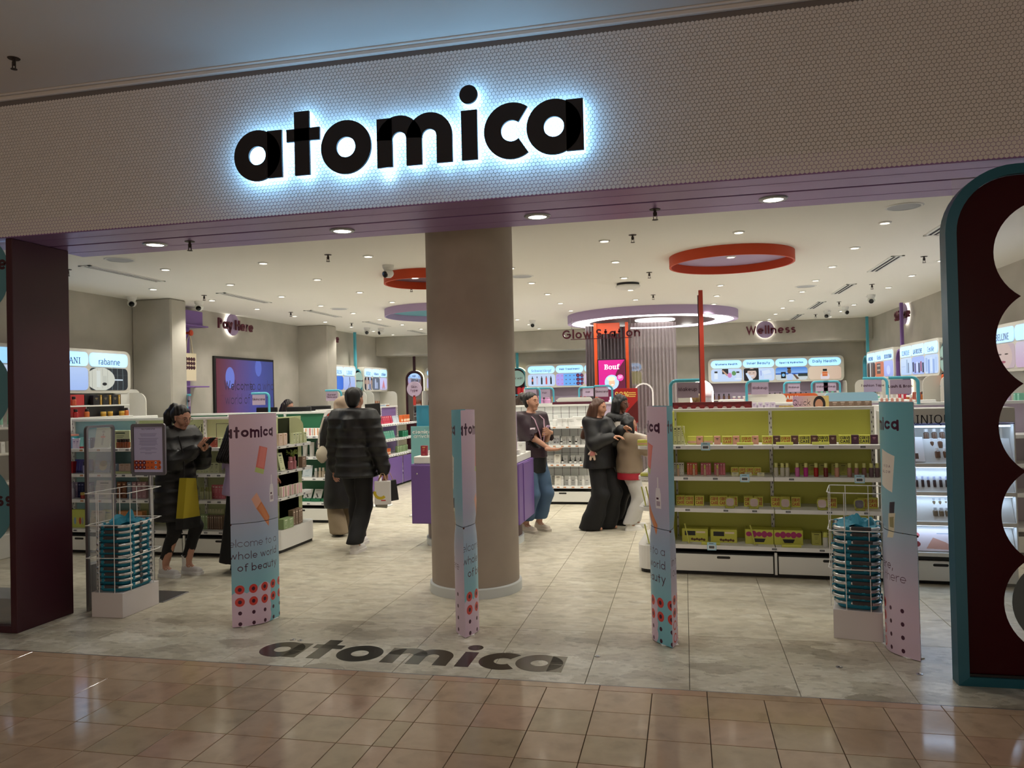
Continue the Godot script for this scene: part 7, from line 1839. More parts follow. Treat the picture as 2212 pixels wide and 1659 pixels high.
# ---------------------------------------------------------------- people: a skeleton, a distance field round it, and a surface drawn over the field
class Field:
	var lo: Vector3
	var h: float
	var nx: int
	var ny: int
	var nz: int
	var d := PackedFloat32Array()
	func _init(lo_: Vector3, hi: Vector3, h_: float) -> void:
		lo = lo_; h = h_
		nx = int((hi.x - lo.x) / h) + 2; ny = int((hi.y - lo.y) / h) + 2; nz = int((hi.z - lo.z) / h) + 2
		d.resize(nx * ny * nz)
		d.fill(1.0)
	func cap(a: Vector3, b: Vector3, ra: float, rb: float, k := 0.02, f := Vector3.ONE, cut := false) -> Field:   # a tapered rod, joined smoothly (or carved out); f squeezes it along the axes
		var m := maxf(ra, rb) + k + h * 2.0
		var p0 := a.min(b) - Vector3(m, m, m) / f
		var p1 := a.max(b) + Vector3(m, m, m) / f
		var i0 := maxi(0, int((p0.x - lo.x) / h)); var i1 := mini(nx - 1, int((p1.x - lo.x) / h) + 1)
		var j0 := maxi(0, int((p0.y - lo.y) / h)); var j1 := mini(ny - 1, int((p1.y - lo.y) / h) + 1)
		var k0 := maxi(0, int((p0.z - lo.z) / h)); var k1 := mini(nz - 1, int((p1.z - lo.z) / h) + 1)
		var fa := a * f
		var ab := (b - a) * f
		var l2 := maxf(ab.length_squared(), 1e-9)
		var dr := rb - ra
		for kz in range(k0, k1 + 1):
			for jy in range(j0, j1 + 1):
				var at := (kz * ny + jy) * nx
				var p := Vector3(lo.x + i0 * h, lo.y + jy * h, lo.z + kz * h) * f - fa
				var step := h * f.x
				for ix in range(i0, i1 + 1):
					var t := clampf(p.dot(ab) / l2, 0.0, 1.0)
					var e := (p - ab * t).length() - ra - dr * t
					p.x += step
					var o := d[at + ix]
					if cut:
						if -e > o - k:
							var q := clampf(0.5 + 0.5 * (-e - o) / k, 0.0, 1.0)
							d[at + ix] = lerpf(o, -e, q) + k * q * (1.0 - q)
					elif e < o + k:
						var q := clampf(0.5 + 0.5 * (o - e) / k, 0.0, 1.0)
						d[at + ix] = lerpf(o, e, q) - k * q * (1.0 - q)
		return self
	func ball(c: Vector3, r: Vector3, k := 0.02, cut := false) -> Field:
		var m := minf(r.x, minf(r.y, r.z))
		return cap(c, c + Vector3(0, 1e-4, 0), m, m, k, Vector3(m / r.x, m / r.y, m / r.z), cut)
	func plane(n: Vector3, c: float) -> Field:   # keeps what lies where n.p < c
		for kz in nz:
			for jy in ny:
				var at := (kz * ny + jy) * nx
				var s := n.y * (lo.y + jy * h) + n.z * (lo.z + kz * h) - c
				for ix in nx:
					var e := s + n.x * (lo.x + ix * h)
					if e > d[at + ix]: d[at + ix] = e
		return self
	func ripple(fy: float, amp: float, fx := 0.0) -> Field:   # quilting, folds
		for kz in nz:
			for jy in ny:
				var at := (kz * ny + jy) * nx
				var s := sin((lo.y + jy * h) * fy)
				for ix in nx:
					if d[at + ix] < 0.1: d[at + ix] += amp * (absf(s) if fx == 0.0 else s * 0.4 + sin((lo.x + ix * h) * fx + (lo.z + kz * h) * fx * 0.8 + s))
		return self
	func into(g: G) -> void:
		var id := PackedInt32Array()
		id.resize(nx * ny * nz)
		id.fill(-1)
		var sy := nx
		var sz := nx * ny
		var base := g.v.size()
		var n := base
		for kz in nz - 1:
			for jy in ny - 1:
				var at := kz * sz + jy * sy
				for ix in nx - 1:
					var c := at + ix
					var a0 := d[c]
					var neg := a0 < 0
					if (d[c + 1] < 0) == neg and (d[c + sy] < 0) == neg and (d[c + sy + 1] < 0) == neg and (d[c + sz] < 0) == neg and (d[c + sz + 1] < 0) == neg and (d[c + sz + sy] < 0) == neg and (d[c + sz + sy + 1] < 0) == neg: continue
					var v := [a0, d[c + 1], d[c + sy], d[c + sy + 1], d[c + sz], d[c + sz + 1], d[c + sz + sy], d[c + sz + sy + 1]]
					var sum := Vector3.ZERO
					var cnt := 0
					for e: Array in [[0, 1], [2, 3], [4, 5], [6, 7], [0, 2], [1, 3], [4, 6], [5, 7], [0, 4], [1, 5], [2, 6], [3, 7]]:
						var p: float = v[e[0]]
						var q: float = v[e[1]]
						if (p < 0) != (q < 0):
							var t := p / (p - q)
							var k0: int = e[0]
							var k1: int = e[1]
							sum += Vector3(lerpf(k0 & 1, k1 & 1, t), lerpf((k0 >> 1) & 1, (k1 >> 1) & 1, t), lerpf(k0 >> 2, k1 >> 2, t))
							cnt += 1
					sum /= cnt
					id[c] = n
					n += 1
					var nn := Vector3((v[1] + v[3] + v[5] + v[7]) - (v[0] + v[2] + v[4] + v[6]), (v[2] + v[3] + v[6] + v[7]) - (v[0] + v[1] + v[4] + v[5]), (v[4] + v[5] + v[6] + v[7]) - (v[0] + v[1] + v[2] + v[3]))
					g.vert(lo + (Vector3(ix, jy, kz) + sum) * h, nn, Vector2((ix + sum.x) * h * 4.0, (jy + sum.y) * h * 4.0))
		for kz in range(1, nz - 1):
			for jy in range(1, ny - 1):
				var at := kz * sz + jy * sy
				for ix in range(1, nx - 1):
					var c := at + ix
					if id[c] < 0 and id[c - 1] < 0: continue
					var a := d[c] < 0
					for ax in 3:
						var o: int = [1, sy, sz][ax]
						var b := d[c + o] < 0
						if a == b: continue
						var u: int = [sy, sz, 1][ax]
						var w: int = [sz, 1, sy][ax]
						var q0 := id[c]; var q1 := id[c - u]; var q2 := id[c - u - w]; var q3 := id[c - w]
						if q0 < 0 or q1 < 0 or q2 < 0 or q3 < 0: continue
						if a: g.i.append_array([q0, q2, q1, q0, q3, q2])
						else: g.i.append_array([q0, q1, q2, q0, q2, q3])

func limb(a: Vector3, b: Vector3, l1: float, l2: float, hint: Vector3) -> Vector3:   # where the elbow or knee goes
	var ab := b - a
	var l := clampf(ab.length(), 0.05, (l1 + l2) * 0.999)
	var t := (l1 * l1 - l2 * l2 + l * l) / (2 * l)
	var dir := ab.normalized()
	var up := (hint - dir * hint.dot(dir)).normalized()
	return a + dir * t + up * sqrt(maxf(0.0, l1 * l1 - t * t))

func hand(g: G, wrist: Vector3, dir: Vector3, palm: Vector3, s: float, curl: float, side: float, h := 0.0042) -> void:   # palm = the way the palm faces
	var f := Field.new(wrist - V(0.15, 0.15, 0.15), wrist + V(0.15, 0.15, 0.15), h)
	dir = dir.normalized()
	palm = (palm - dir * palm.dot(dir)).normalized()
	var across := dir.cross(palm) * side    # towards the thumb
	f.cap(wrist - dir * 0.045, wrist, 0.024 * s, 0.022 * s, 0.01)
	for k in 4: f.cap(wrist, wrist + dir * 0.085 * s + across * (0.027 - 0.018 * k) * s, 0.017 * s, 0.011 * s, 0.012)
	for k in 4:
		var a := wrist + dir * (0.086 - 0.005 * absf(k - 1.0)) * s + across * (0.028 - 0.0185 * k) * s
		var q := dir
		var l: float = [0.036, 0.04, 0.037, 0.028][k] * s
		for j in 3:
			q = (q + palm * curl * (0.5 + 0.25 * j) + across * (0.06 - 0.04 * k)).normalized()
			var b := a + q * l
			f.cap(a, b, (0.0092 - 0.0008 * j) * s, (0.0086 - 0.001 * j) * s, 0.004)
			a = b
			l *= 0.72
	var a := wrist + dir * 0.02 * s + across * 0.018 * s
	var b := a + (dir * 0.7 + across * 0.8 + palm * 0.35).normalized() * 0.045 * s
	var c := b + (dir * 0.9 + across * 0.15 + palm * (0.3 + curl * 0.5)).normalized() * 0.034 * s
	f.cap(a, b, 0.014 * s, 0.0105 * s, 0.008).cap(b, c, 0.0105 * s, 0.0082 * s, 0.004).cap(c, c + (dir + palm * curl).normalized() * 0.024 * s, 0.0082 * s, 0.0068 * s, 0.003)
	f.into(g)

func person(label: String, at: Vector3, ry: float, o: Dictionary) -> Node3D:
	var t := thing("person", label, "person", at, ry)
	var H: float = o.get("H", 1.66)
	var s := H / 1.7
	var far: bool = o.get("far", false)
	var hb := 0.02 if far else 0.017
	var lean: Vector3 = o.get("lean", Vector3.ZERO)       # how the chest is shifted over the hips
	var hip := V(0, 0.91, 0) * s
	var chest := V(0, 1.25, 0) * s + lean * 0.6
	var neck := V(0, 1.45, -0.01) * s + lean
	var hy: float = o.get("head_yaw", 0.0)
	var hp: float = o.get("head_pitch", 0.0)
	var hb3 := Basis(Vector3.UP, hy) * Basis(Vector3.RIGHT, hp)
	var hs := 0.98 * s if H > 1.5 else s * 1.08
	var head := neck + V(0, 0.062, 0.012) * s + hb3 * V(0, 0.075, 0.012) * hs
	var sh := [neck + V(0.165, -0.06, -0.01) * s * o.get("wide", 1.0), neck + V(-0.165, -0.06, -0.01) * s * o.get("wide", 1.0)]
	var hands: Array = o.get("hands", [V(0.24, 0.82, 0.06) * s, V(-0.24, 0.82, 0.06) * s])
	var feet: Array = o.get("feet", [V(0.09, 0, 0.02), V(-0.09, 0, -0.02)])
	var el := []
	var kn := []
	var an := []
	for k in 2:
		var sd := 1.0 - 2.0 * k
		el.append(limb(sh[k], hands[k], 0.285 * s, 0.25 * s, V(sd * 0.5, -0.7, -0.6)))
		an.append(feet[k] + V(0, 0.085 * s, -0.04 * s))
		kn.append(limb(hip + V(sd * 0.085 * s, -0.02, 0), an[k], 0.43 * s, 0.42 * s, V(sd * 0.1, 0, 1)))
	var box0 := V(-0.62, -0.02, -0.5)
	var box1 := V(0.62, H + 0.1, 0.62)
	# the body
	var g := G.new()
	var f := Field.new(box0, box1, hb)
	f.cap(hip + V(0.05, 0, 0) * s, hip + V(-0.05, 0, 0) * s, 0.115 * s, 0.115 * s, 0.03).cap(hip, chest, 0.11 * s, 0.125 * s, 0.05, V(0.85, 1, 1.15)).cap(chest, neck - V(0, 0.06, 0) * s, 0.125 * s, 0.085 * s, 0.05, V(0.8, 1, 1.15))
	f.cap(sh[0], sh[1], 0.055 * s, 0.055 * s, 0.04).cap(neck - V(0, 0.05, 0) * s, head - hb3 * V(0, 0.06, 0.01) * s, 0.055 * s, 0.048 * s, 0.025)
	for k in 2:
		var sd := 1.0 - 2.0 * k
		f.cap(sh[k], el[k], 0.05 * s, 0.038 * s, 0.03).cap(el[k], hands[k], 0.038 * s, 0.025 * s, 0.02)
		f.cap(hip + V(sd * 0.085 * s, -0.03, 0), kn[k], 0.085 * s, 0.055 * s, 0.03).cap(kn[k], an[k], 0.052 * s, 0.036 * s, 0.02)
		f.cap(an[k], feet[k] + V(0, 0.03, 0.12) * s, 0.035 * s, 0.025 * s, 0.02)
	f.into(g)
	# the head: skull, jaw, cheeks, brow, nose, lips, ears
	var hf := Field.new(head - V(0.15, 0.2, 0.16) * hs, head + V(0.15, 0.16, 0.17) * hs, 0.006 if far else 0.0045)
	var H3 := func(x: float, y: float, z: float) -> Vector3: return head + hb3 * V(x, y, z) * hs
	hf.cap(H3.call(0, 0.035, -0.022), H3.call(0, 0.03, 0.012), 0.079 * hs, 0.07 * hs, 0.02)
	hf.cap(H3.call(0, -0.02, 0.032), H3.call(0, -0.082, 0.055), 0.058 * hs, 0.03 * hs, 0.03)
	hf.cap(neck - V(0, 0.02, 0) * s, H3.call(0, -0.05, -0.012), 0.05 * s, 0.05 * hs, 0.02)
	for e: float in [-1.0, 1.0]:
		hf.cap(H3.call(e * 0.03, -0.03, 0.058), H3.call(e * 0.035, -0.018, 0.05), 0.024 * hs, 0.024 * hs, 0.02)
		hf.cap(H3.call(e * 0.032, 0.014, 0.091), H3.call(e * 0.032, 0.012, 0.087), 0.013 * hs, 0.012 * hs, 0.014, Vector3.ONE, true)
		hf.cap(H3.call(e * 0.016, 0.028, 0.082), H3.call(e * 0.044, 0.029, 0.07), 0.008 * hs, 0.007 * hs, 0.008)
		hf.cap(H3.call(e * 0.074, 0.012, -0.008), H3.call(e * 0.072, -0.022, 0.0), 0.014 * hs, 0.009 * hs, 0.006, V(1.6, 1, 1))
		hf.cap(H3.call(e * 0.031, 0.011, 0.071), H3.call(e * 0.033, 0.011, 0.071), 0.0105 * hs, 0.0105 * hs, 0.003)
	hf.cap(H3.call(0, 0.016, 0.086), H3.call(0, -0.02, 0.104), 0.0075 * hs, 0.0105 * hs, 0.008).cap(H3.call(-0.011, -0.026, 0.092), H3.call(0.011, -0.026, 0.092), 0.0075 * hs, 0.0075 * hs, 0.006)
	hf.cap(H3.call(-0.017, -0.048, 0.082), H3.call(0.017, -0.048, 0.082), 0.0062 * hs, 0.0062 * hs, 0.006).cap(H3.call(-0.014, -0.058, 0.082), H3.call(0.014, -0.058, 0.082), 0.0068 * hs, 0.0068 * hs, 0.006)
	hf.into(g)
	for k in 2:
		var dir: Vector3 = (hands[k] - el[k]).normalized()
		var hd: Array = o.get("grip", [[0.5, V(0, -0.2, -1)], [0.5, V(0, -0.2, -1)]])[k]
		var aim: Vector3 = hd[2] if hd.size() > 2 else dir
		hand(g, hands[k], (dir * 0.4 + aim).normalized(), hd[1], s * 0.98, hd[0], (1.0 if k == 0 else -1.0), 0.0055 if far else 0.0042)
	var skin: Color = o.get("skin", Color(0.72, 0.52, 0.43))
	var body := part("body", g, mat("skin_%s" % skin, skin, 0.55), t)
	var fg := G.new()
	for e: float in [-1.0, 1.0]: fg.lathe(P2([0, -0.004, 0.004, -0.003, 0.0056, 0, 0.004, 0.003, 0, 0.004]), 10, H3.call(e * 0.0315, 0.011, 0.0795), hb3 * V(0, 0, 1))
	part("eyes", fg, hexm("1c120e", 0.2), t)
	fg = G.new()
	for e: float in [-1.0, 1.0]: fg.tube(PackedVector3Array([H3.call(e * 0.016, 0.03, 0.0915), H3.call(e * 0.03, 0.0355, 0.086), H3.call(e * 0.046, 0.03, 0.073)]), 0.0026 * hs, 6)
	part("eyebrows", fg, hexm("221612", 0.8), t)
	fg = G.new()
	fg.tube(PackedVector3Array([H3.call(-0.02, -0.053, 0.081), H3.call(-0.008, -0.051, 0.0895), H3.call(0.008, -0.051, 0.0895), H3.call(0.02, -0.053, 0.081)]), 0.0042 * hs, 6)
	part("lips", fg, hexm("8a4a44", 0.5), t)
	# clothes: [name, colour, kind, hem height, swell, ...]
	for c in o.get("wear", []):
		var cf := Field.new(box0, box1, hb * 0.94)
		var w: float = c[4]
		match c[2]:
			"top":   # shirt, jacket, coat; c[3] = hem height, c[5] = sleeve end (0 shoulder .. 2 wrist), c[6] = flare at the hem, c[7] = quilted
				var fl: float = c[6]
				var low := V(0, c[3], 0) + V(hip.x, 0, hip.z)
				cf.cap(chest, neck - V(0, 0.055, 0) * s, 0.125 * s + w, 0.075 * s + w * 0.7, 0.05, V(0.8, 1, 1.12))
				cf.cap(hip + V(0, 0.1, 0), chest, 0.118 * s + w, 0.125 * s + w, 0.05, V(0.84, 1, 1.08))
				cf.cap(V(hip.x, maxf(c[3], hip.y - 0.5), hip.z), hip + V(0, 0.1, 0), 0.135 * s + w + fl, 0.125 * s + w, 0.04, V(0.82, 1, 1.0))
				cf.cap(sh[0], sh[1], 0.058 * s + w, 0.058 * s + w, 0.05)
				for k in 2:
					var e1: float = minf(c[5], 1.0)
					cf.cap(sh[k], sh[k].lerp(el[k], e1), 0.056 * s + w, (0.05 if e1 >= 1.0 else 0.062) * s + w, 0.035)
					if c[5] > 1.0: cf.cap(el[k], el[k].lerp(hands[k], (c[5] - 1.0) * 0.97), 0.046 * s + w, 0.034 * s + w * 0.8, 0.025)
				if c.size() > 8: cf.cap(neck + V(-0.07, -0.02, -0.07) * s, neck + V(0.07, -0.02, -0.07) * s, 0.07 * s, 0.07 * s, 0.03, V(1, 1.1, 1)).cap(neck + V(0, -0.11, -0.11) * s, neck + V(0, -0.02, -0.08) * s, 0.09 * s, 0.08 * s, 0.03)
				if c[7]: cf.ripple(31.0, 0.012)
				else: cf.ripple(22.0, 0.006, 17.0)
				cf.plane(V(0, -1, 0), -c[3])
				cf.plane((V(0, 1, 0.25) if c.size() <= 8 else V(0, 1, 0.5)).normalized(), (neck + V(0, 0.012 if c.size() <= 8 else 0.05, 0.0)).dot((V(0, 1, 0.25) if c.size() <= 8 else V(0, 1, 0.5)).normalized()))
				if c[5] < 1.0:
					for k in 2: cf.cap(sh[k].lerp(el[k], c[5] + 0.12), el[k].lerp(hands[k], 0.5), 0.085 * s, 0.085 * s, 0.004, Vector3.ONE, true)
			"legs":   # trousers; c[5] = width at the hem
				cf.cap(hip + V(0.05, 0.02, 0) * s, hip + V(-0.05, 0.02, 0) * s, 0.12 * s + w, 0.12 * s + w, 0.03)
				for k in 2:
					var sd := 1.0 - 2.0 * k
					cf.cap(hip + V(sd * 0.085 * s, -0.03, 0), kn[k], 0.092 * s + w, 0.06 * s + w + c[5] * 0.4, 0.03)
					cf.cap(kn[k], V(an[k].x, c[3], an[k].z), 0.058 * s + w + c[5] * 0.4, 0.042 * s + w + c[5], 0.02, V(1, 1, 0.9))
				cf.ripple(26.0, 0.005, 20.0)
				cf.plane(V(0, -1, 0), -c[3])
				cf.plane(V(0, 1, 0), 1.03 * s)
			"skirt":
				cf.cap(V(hip.x, c[3], hip.z), hip + V(0, 0.08, 0), 0.16 * s + w + c[5], 0.13 * s + w, 0.03, V(0.9, 1, 1))
				cf.ripple(3.0, 0.01, 24.0)
				cf.plane(V(0, -1, 0), -c[3])
				cf.plane(V(0, 1, 0), 1.04 * s)
			"scarf":
				cf = Field.new(head - V(0.25, 0.42, 0.25), head + V(0.25, 0.2, 0.25), 0.009)
				cf.cap(H3.call(0, 0.04, -0.03), H3.call(0, 0.03, 0.012), 0.094 * hs, 0.088 * hs, 0.03).cap(H3.call(0, -0.04, -0.02), H3.call(0, -0.07, 0.01), 0.094 * hs, 0.085 * hs, 0.03)
				cf.cap(neck + V(0, -0.06, -0.02), H3.call(0, -0.06, -0.01), 0.115 * s, 0.09 * hs, 0.04)
				cf.cap(H3.call(0, 0.0, 0.09), H3.call(0, -0.04, 0.11), 0.062 * hs, 0.06 * hs, 0.012, Vector3.ONE, true)
				cf.ripple(38.0, 0.006, 26.0)
				cf.plane(V(0, -1, 0), -(neck.y - 0.12))
			"shoes":
				cf = Field.new(V(-0.5, -0.005, -0.5), V(0.5, 0.2, 0.5), 0.0075 if not far else 0.012)
				for k in 2:
					var q: Vector3 = feet[k]
					cf.cap(q + V(0, 0.045, -0.055) * s, q + V(0, 0.038, 0.12) * s, 0.044 * s, 0.036 * s, 0.03, V(1.05, 1, 1)).cap(q + V(0, 0.02, -0.06) * s, q + V(0, 0.02, 0.125) * s, 0.046 * s, 0.046 * s, 0.006, V(1, 2.2, 1)).cap(q + V(0, 0.06, -0.04) * s, an[k] + V(0, 0.02, 0), 0.042 * s, 0.043 * s, 0.02)
					cf.cap(an[k] + V(0, 0.035, 0), an[k] + V(0, 0.12, -0.0), 0.034 * s, 0.036 * s, 0.004, Vector3.ONE, true)
				cf.plane(V(0, -1, 0), -0.002)
				cf.plane(V(0, 1, 0), c[3])
		g = G.new()
		cf.into(g)
		var cm := mat("cloth_%s_%s" % [c[1], c[2]], Color(c[1]), 0.8 if not c[7 if c.size() > 7 else 3] is bool else 0.5)
		if c[2] == "shoes": cm.roughness = 0.45
		part(c[0], g, cm, t)
		if c[2] == "shoes" and c.size() > 5:
			g = G.new()
			for k in 2:
				for j in 4: g.tube(PackedVector3Array([feet[k] + V(-0.028, 0.082 - 0.008 * j, 0.015 + 0.022 * j) * s, feet[k] + V(0, 0.095 - 0.009 * j, 0.018 + 0.022 * j) * s, feet[k] + V(0.028, 0.082 - 0.008 * j, 0.015 + 0.022 * j) * s]), 0.003, 5)
			part("laces", g, hexm("f0f0ec"), t)
			g = G.new()
			for k in 2: g.prism(rrect(0.092 * s, 0.275 * s, 0.045 * s, 5, Vector2(feet[k].x, -(feet[k].z + 0.032 * s))), 0.0, 0.03 * s)
			for j in g.v.size():
				g.v[j] = V(g.v[j].x, g.v[j].z, -g.v[j].y); g.n[j] = V(g.n[j].x, g.n[j].z, -g.n[j].y)
			part("soles", g, hexm(c[5], 0.5), t)
	# hair
	var hr: Array = o.get("hair", [])
	if hr:
		var q := Field.new(head - V(0.26, 0.62 if hr[0] in ["long", "tail"] else 0.3, 0.3), head + V(0.26, 0.18, 0.22), 0.0085)
		q.cap(H3.call(0, 0.045, -0.032), H3.call(0, 0.046, 0.004), 0.085 * hs, 0.074 * hs, 0.02)
		q.cap(H3.call(0, 0.0, -0.05), H3.call(0, -0.03, -0.04), 0.074 * hs, 0.06 * hs, 0.03)
		var fringe := 0.062
		match hr[0]:
			"tail":
				q.cap(H3.call(0, 0.07, -0.09), H3.call(0, 0.075, -0.13), 0.032, 0.03, 0.02).cap(H3.call(0, 0.075, -0.13), H3.call(0, -0.02, -0.17), 0.04, 0.05, 0.02).cap(H3.call(0, -0.02, -0.17), neck + V(0.0, -0.03, -0.16), 0.05, 0.03, 0.02)
			"bun": q.ball(H3.call(0, 0.05, -0.135), V(0.052, 0.05, 0.048), 0.012)
			"long":
				for e in 5:
					var x := (e - 2) * 0.04
					q.cap(H3.call(x, 0.0, -0.06), neck + V(x * 1.5, -hr[2], -0.13) , 0.045, 0.036, 0.03)
				for e: float in [-1.0, 1.0]: q.cap(H3.call(e * 0.07, 0.03, 0.0), neck + V(e * 0.1, -hr[2] * 0.75, -0.03), 0.028, 0.034, 0.03)
			"bob":
				for e in 5: q.cap(H3.call((e - 2) * 0.036, 0.0, -0.05), H3.call((e - 2) * 0.042, -0.12, -0.05), 0.042, 0.036, 0.03)
				for e: float in [-1.0, 1.0]: q.cap(H3.call(e * 0.07, 0.03, 0.005), H3.call(e * 0.078, -0.11, 0.01), 0.026, 0.03, 0.02)
				fringe = 0.04
			"crop":
				q.cap(H3.call(0, 0.06, -0.05), H3.call(0, 0.075, 0.03), 0.078 * hs, 0.06 * hs, 0.03).cap(H3.call(0, -0.02, -0.06), H3.call(0, 0.0, -0.05), 0.06, 0.07, 0.02)
		q.cap(H3.call(0, -0.03, 0.09), H3.call(0, fringe - 0.03, 0.1), 0.068 * hs, 0.062 * hs, 0.012, Vector3.ONE, true)
		q.cap(H3.call(0, -0.06, 0.05), H3.call(0, -0.01, 0.05), 0.07 * hs, 0.074 * hs, 0.008, V(0.84, 1, 1), true)
		q.ripple(16.0, 0.0022, 150.0)
		g = G.new()
		q.into(g)
		part("hair", g, mat("hair_%s" % hr[1], Color(hr[1]), 0.5), t)
	if o.get("glasses", false):
		g = G.new()
		for e: float in [-1.0, 1.0]:
			var ring := PackedVector3Array()
			for k in 14: ring.append(H3.call(e * 0.033 + 0.022 * cos(TAU * k / 14), 0.008 + 0.018 * sin(TAU * k / 14), 0.098))
			g.tube(ring, 0.0016, 5, true).tube(PackedVector3Array([H3.call(e * 0.055, 0.012, 0.096), H3.call(e * 0.078, 0.014, 0.0)]), 0.0016, 5)
		g.tube(PackedVector3Array([H3.call(-0.011, 0.012, 0.1), H3.call(0.011, 0.012, 0.1)]), 0.0016, 5)
		part("glasses", g, hexm("8a8478", 0.3, 0.8), t)
	t.set_meta("neck", neck)
	return t


func people() -> void:
	var pale := Color(0.74, 0.55, 0.46)
	var black := "0b0b0d"
	# woman with a ponytail at the pale green gondola, looking at her phone
	var p := person("woman in a knee-length black puffer coat, ponytailed, looking at her phone", V(-4.74, 0, -6.5), 1.35, {
		"H": 1.62, "skin": pale, "head_pitch": 0.32, "lean": V(0, -0.01, 0.05), "hair": ["tail", "17100d"], "glasses": true,
		"hands": [V(0.05, 1.19, 0.33), V(-0.05, 1.2, 0.32)], "grip": [[0.45, V(-0.6, 0.5, -0.4), V(-0.2, 0.5, 0.6)], [0.45, V(0.6, 0.5, -0.4), V(0.2, 0.5, 0.6)]],
		"feet": [V(0.09, 0, 0.06), V(-0.08, 0, -0.05)],
		"wear": [["leggings", black, "legs", 0.15, 0.002, 0.002], ["puffer_coat", black, "top", 0.53, 0.045, 1.95, 0.02, true, "hood"], ["shoes", "c8c6c4", "shoes", 0.11, 0.0, "dcdcda"]]})
	part("socks", G.new().lathe(P2([0.042, 0.06, 0.044, 0.17, 0.05, 0.175]), 14, V(0.09, 0, 0.02)).lathe(P2([0.042, 0.06, 0.044, 0.17, 0.05, 0.175]), 14, V(-0.08, 0, -0.09)), M.white, p)
	var X := turn(1.35, V(-4.74, 0, -6.5))
	var s := part(numbered("phone"), G.new().box(V(0, 0, 0), V(0.075, 0.15, 0.009), 0.004), M.black, self, X * Transform3D(Basis(Vector3.RIGHT, 0.9), V(0.0, 1.262, 0.425)))
	tag(s, "dark phone held up by the woman in the puffer coat", "phone")
	var b := thing("shoulder_bag", "yellow and black cloth tote hanging at the puffer-coated woman's side", "bag")
	b.transform = X * Transform3D(Basis(Vector3.UP, 0.3), V(-0.1, 0.55, 0.235))
	part("bag", G.new().prism(P2([-0.17, 0.02, 0.12, 0.0, 0.06, 0.38, -0.1, 0.4]), 0, 0.07), hexm("9a8a10", 0.8), b)
	part("dark_base", G.new().prism(P2([-0.172, -0.06, 0.10, -0.08, 0.122, 0.02, -0.172, 0.04]), -0.002, 0.072), M.black, b)
	part("strap", G.new().tube(P3([-0.08, 0.39, 0.035, -0.06, 0.6, 0.02, -0.04, 0.78, -0.04]), 0.009, 6, false, 0.4), M.black, b)
	# half hidden behind the first banner
	person("person in a lilac T-shirt and long black skirt mostly hidden behind the first banner", V(-4.20, 0, -6.72), PI - 0.5, {
		"H": 1.46, "skin": Color(0.66, 0.46, 0.38), "hair": ["long", "120c0b", 0.16], "hands": [V(0.16, 0.86, 0.2), V(-0.16, 0.9, 0.24)], "far": true,
		"wear": [["long_skirt", black, "skirt", 0.1, 0.0, 0.06], ["t_shirt", "a896ba", "top", 0.74, 0.03, 0.85, 0.01, false], ["shoes", "141414", "shoes", 0.09, 0.0]]})
	# cashier
	person("woman with long dark hair working behind the till counter", V(-7.12, 0, -12.95), 1.5, {
		"H": 1.64, "skin": pale, "head_pitch": 0.35, "hair": ["long", "1c110d", 0.2], "far": true, "hands": [V(0.15, 1.1, 0.3), V(-0.15, 1.1, 0.3)],
		"wear": [["shirt", "16121a", "top", 0.85, 0.02, 1.95, 0.0, false], ["trousers", "121214", "legs", 0.06, 0.0, 0.02]]})
	# the couple at the dark green gondola
	p = person("woman in a beige headscarf, long black coat and wide beige trousers", V(-4.06, 0, -8.72), -2.35, {
		"H": 1.66, "skin": pale, "head_yaw": 0.25, "feet": [V(0.1, 0, -0.06), V(-0.1, 0, 0.12)], "hands": [V(0.12, 1.1, 0.28), V(-0.12, 1.1, 0.26)],
		"wear": [["wide_trousers", "8a7a62", "legs", 0.03, 0.01, 0.055], ["long_coat", black, "top", 0.33, 0.035, 1.95, 0.03, false], ["headscarf", "a08c78", "scarf", 0.0, 0.0], ["shoes", "0e0e0e", "shoes", 0.09, 0.0]]})
	b = thing("shoulder_bag", "small white shoulder bag on the headscarf woman's shoulder", "bag", V(-4.22, 0.98, -8.5), -0.5)
	var rings: Array[PackedVector3Array] = []
	for k in 7:
		var r: float = [0.02, 0.06, 0.085, 0.09, 0.085, 0.06, 0.02][k]
		var ring := PackedVector3Array()
		for j in 12: ring.append(V(cos(TAU * j / 12) * r * 0.45, (k - 3) * 0.034, -sin(TAU * j / 12) * r))
		rings.append(ring)
	part("bag", G.new().loft(rings), hexm("b8ae98", 0.6), b)
	part("strap", G.new().tube(P3([0, 0.08, 0.05, -0.015, 0.25, 0.03, 0.02, 0.44, -0.02]), 0.014, 6, false, 0.3), hexm("d8d0c0", 0.6), b)
	part("clasp", G.new().lathe(P2([0, -0.01, 0.008, -0.008, 0.008, 0.008, 0, 0.01]), 10, V(0, 0.13, 0.045), V(0, 0, 1)), M.steel, b)
	p = person("man from behind in a hooded black puffer coat, carrying paper bags", V(-3.50, 0, -7.84), PI - 0.1, {
		"H": 1.74, "skin": Color(0.7, 0.5, 0.4), "hair": ["crop", "0c0a0a"], "wide": 1.12, "feet": [V(0.1, 0, 0.22), V(-0.07, 0, -0.14)], "hands": [V(0.31, 0.87, 0.08), V(-0.32, 0.86, 0.04)], "head_yaw": -0.12,
		"grip": [[0.7, V(-1, 0, 0), V(0, -1, 0)], [0.9, V(1, 0, 0), V(0, -1, 0.1)]],
		"wear": [["trousers", black, "legs", 0.1, 0.012, 0.035], ["puffer_coat", black, "top", 0.79, 0.06, 1.96, 0.01, true, "hood"], ["shoes", "d8d4d0", "shoes", 0.11, 0.0, "e4e0dc"]]})
	var Y := turn(PI - 0.1, V(-3.50, 0, -7.84))
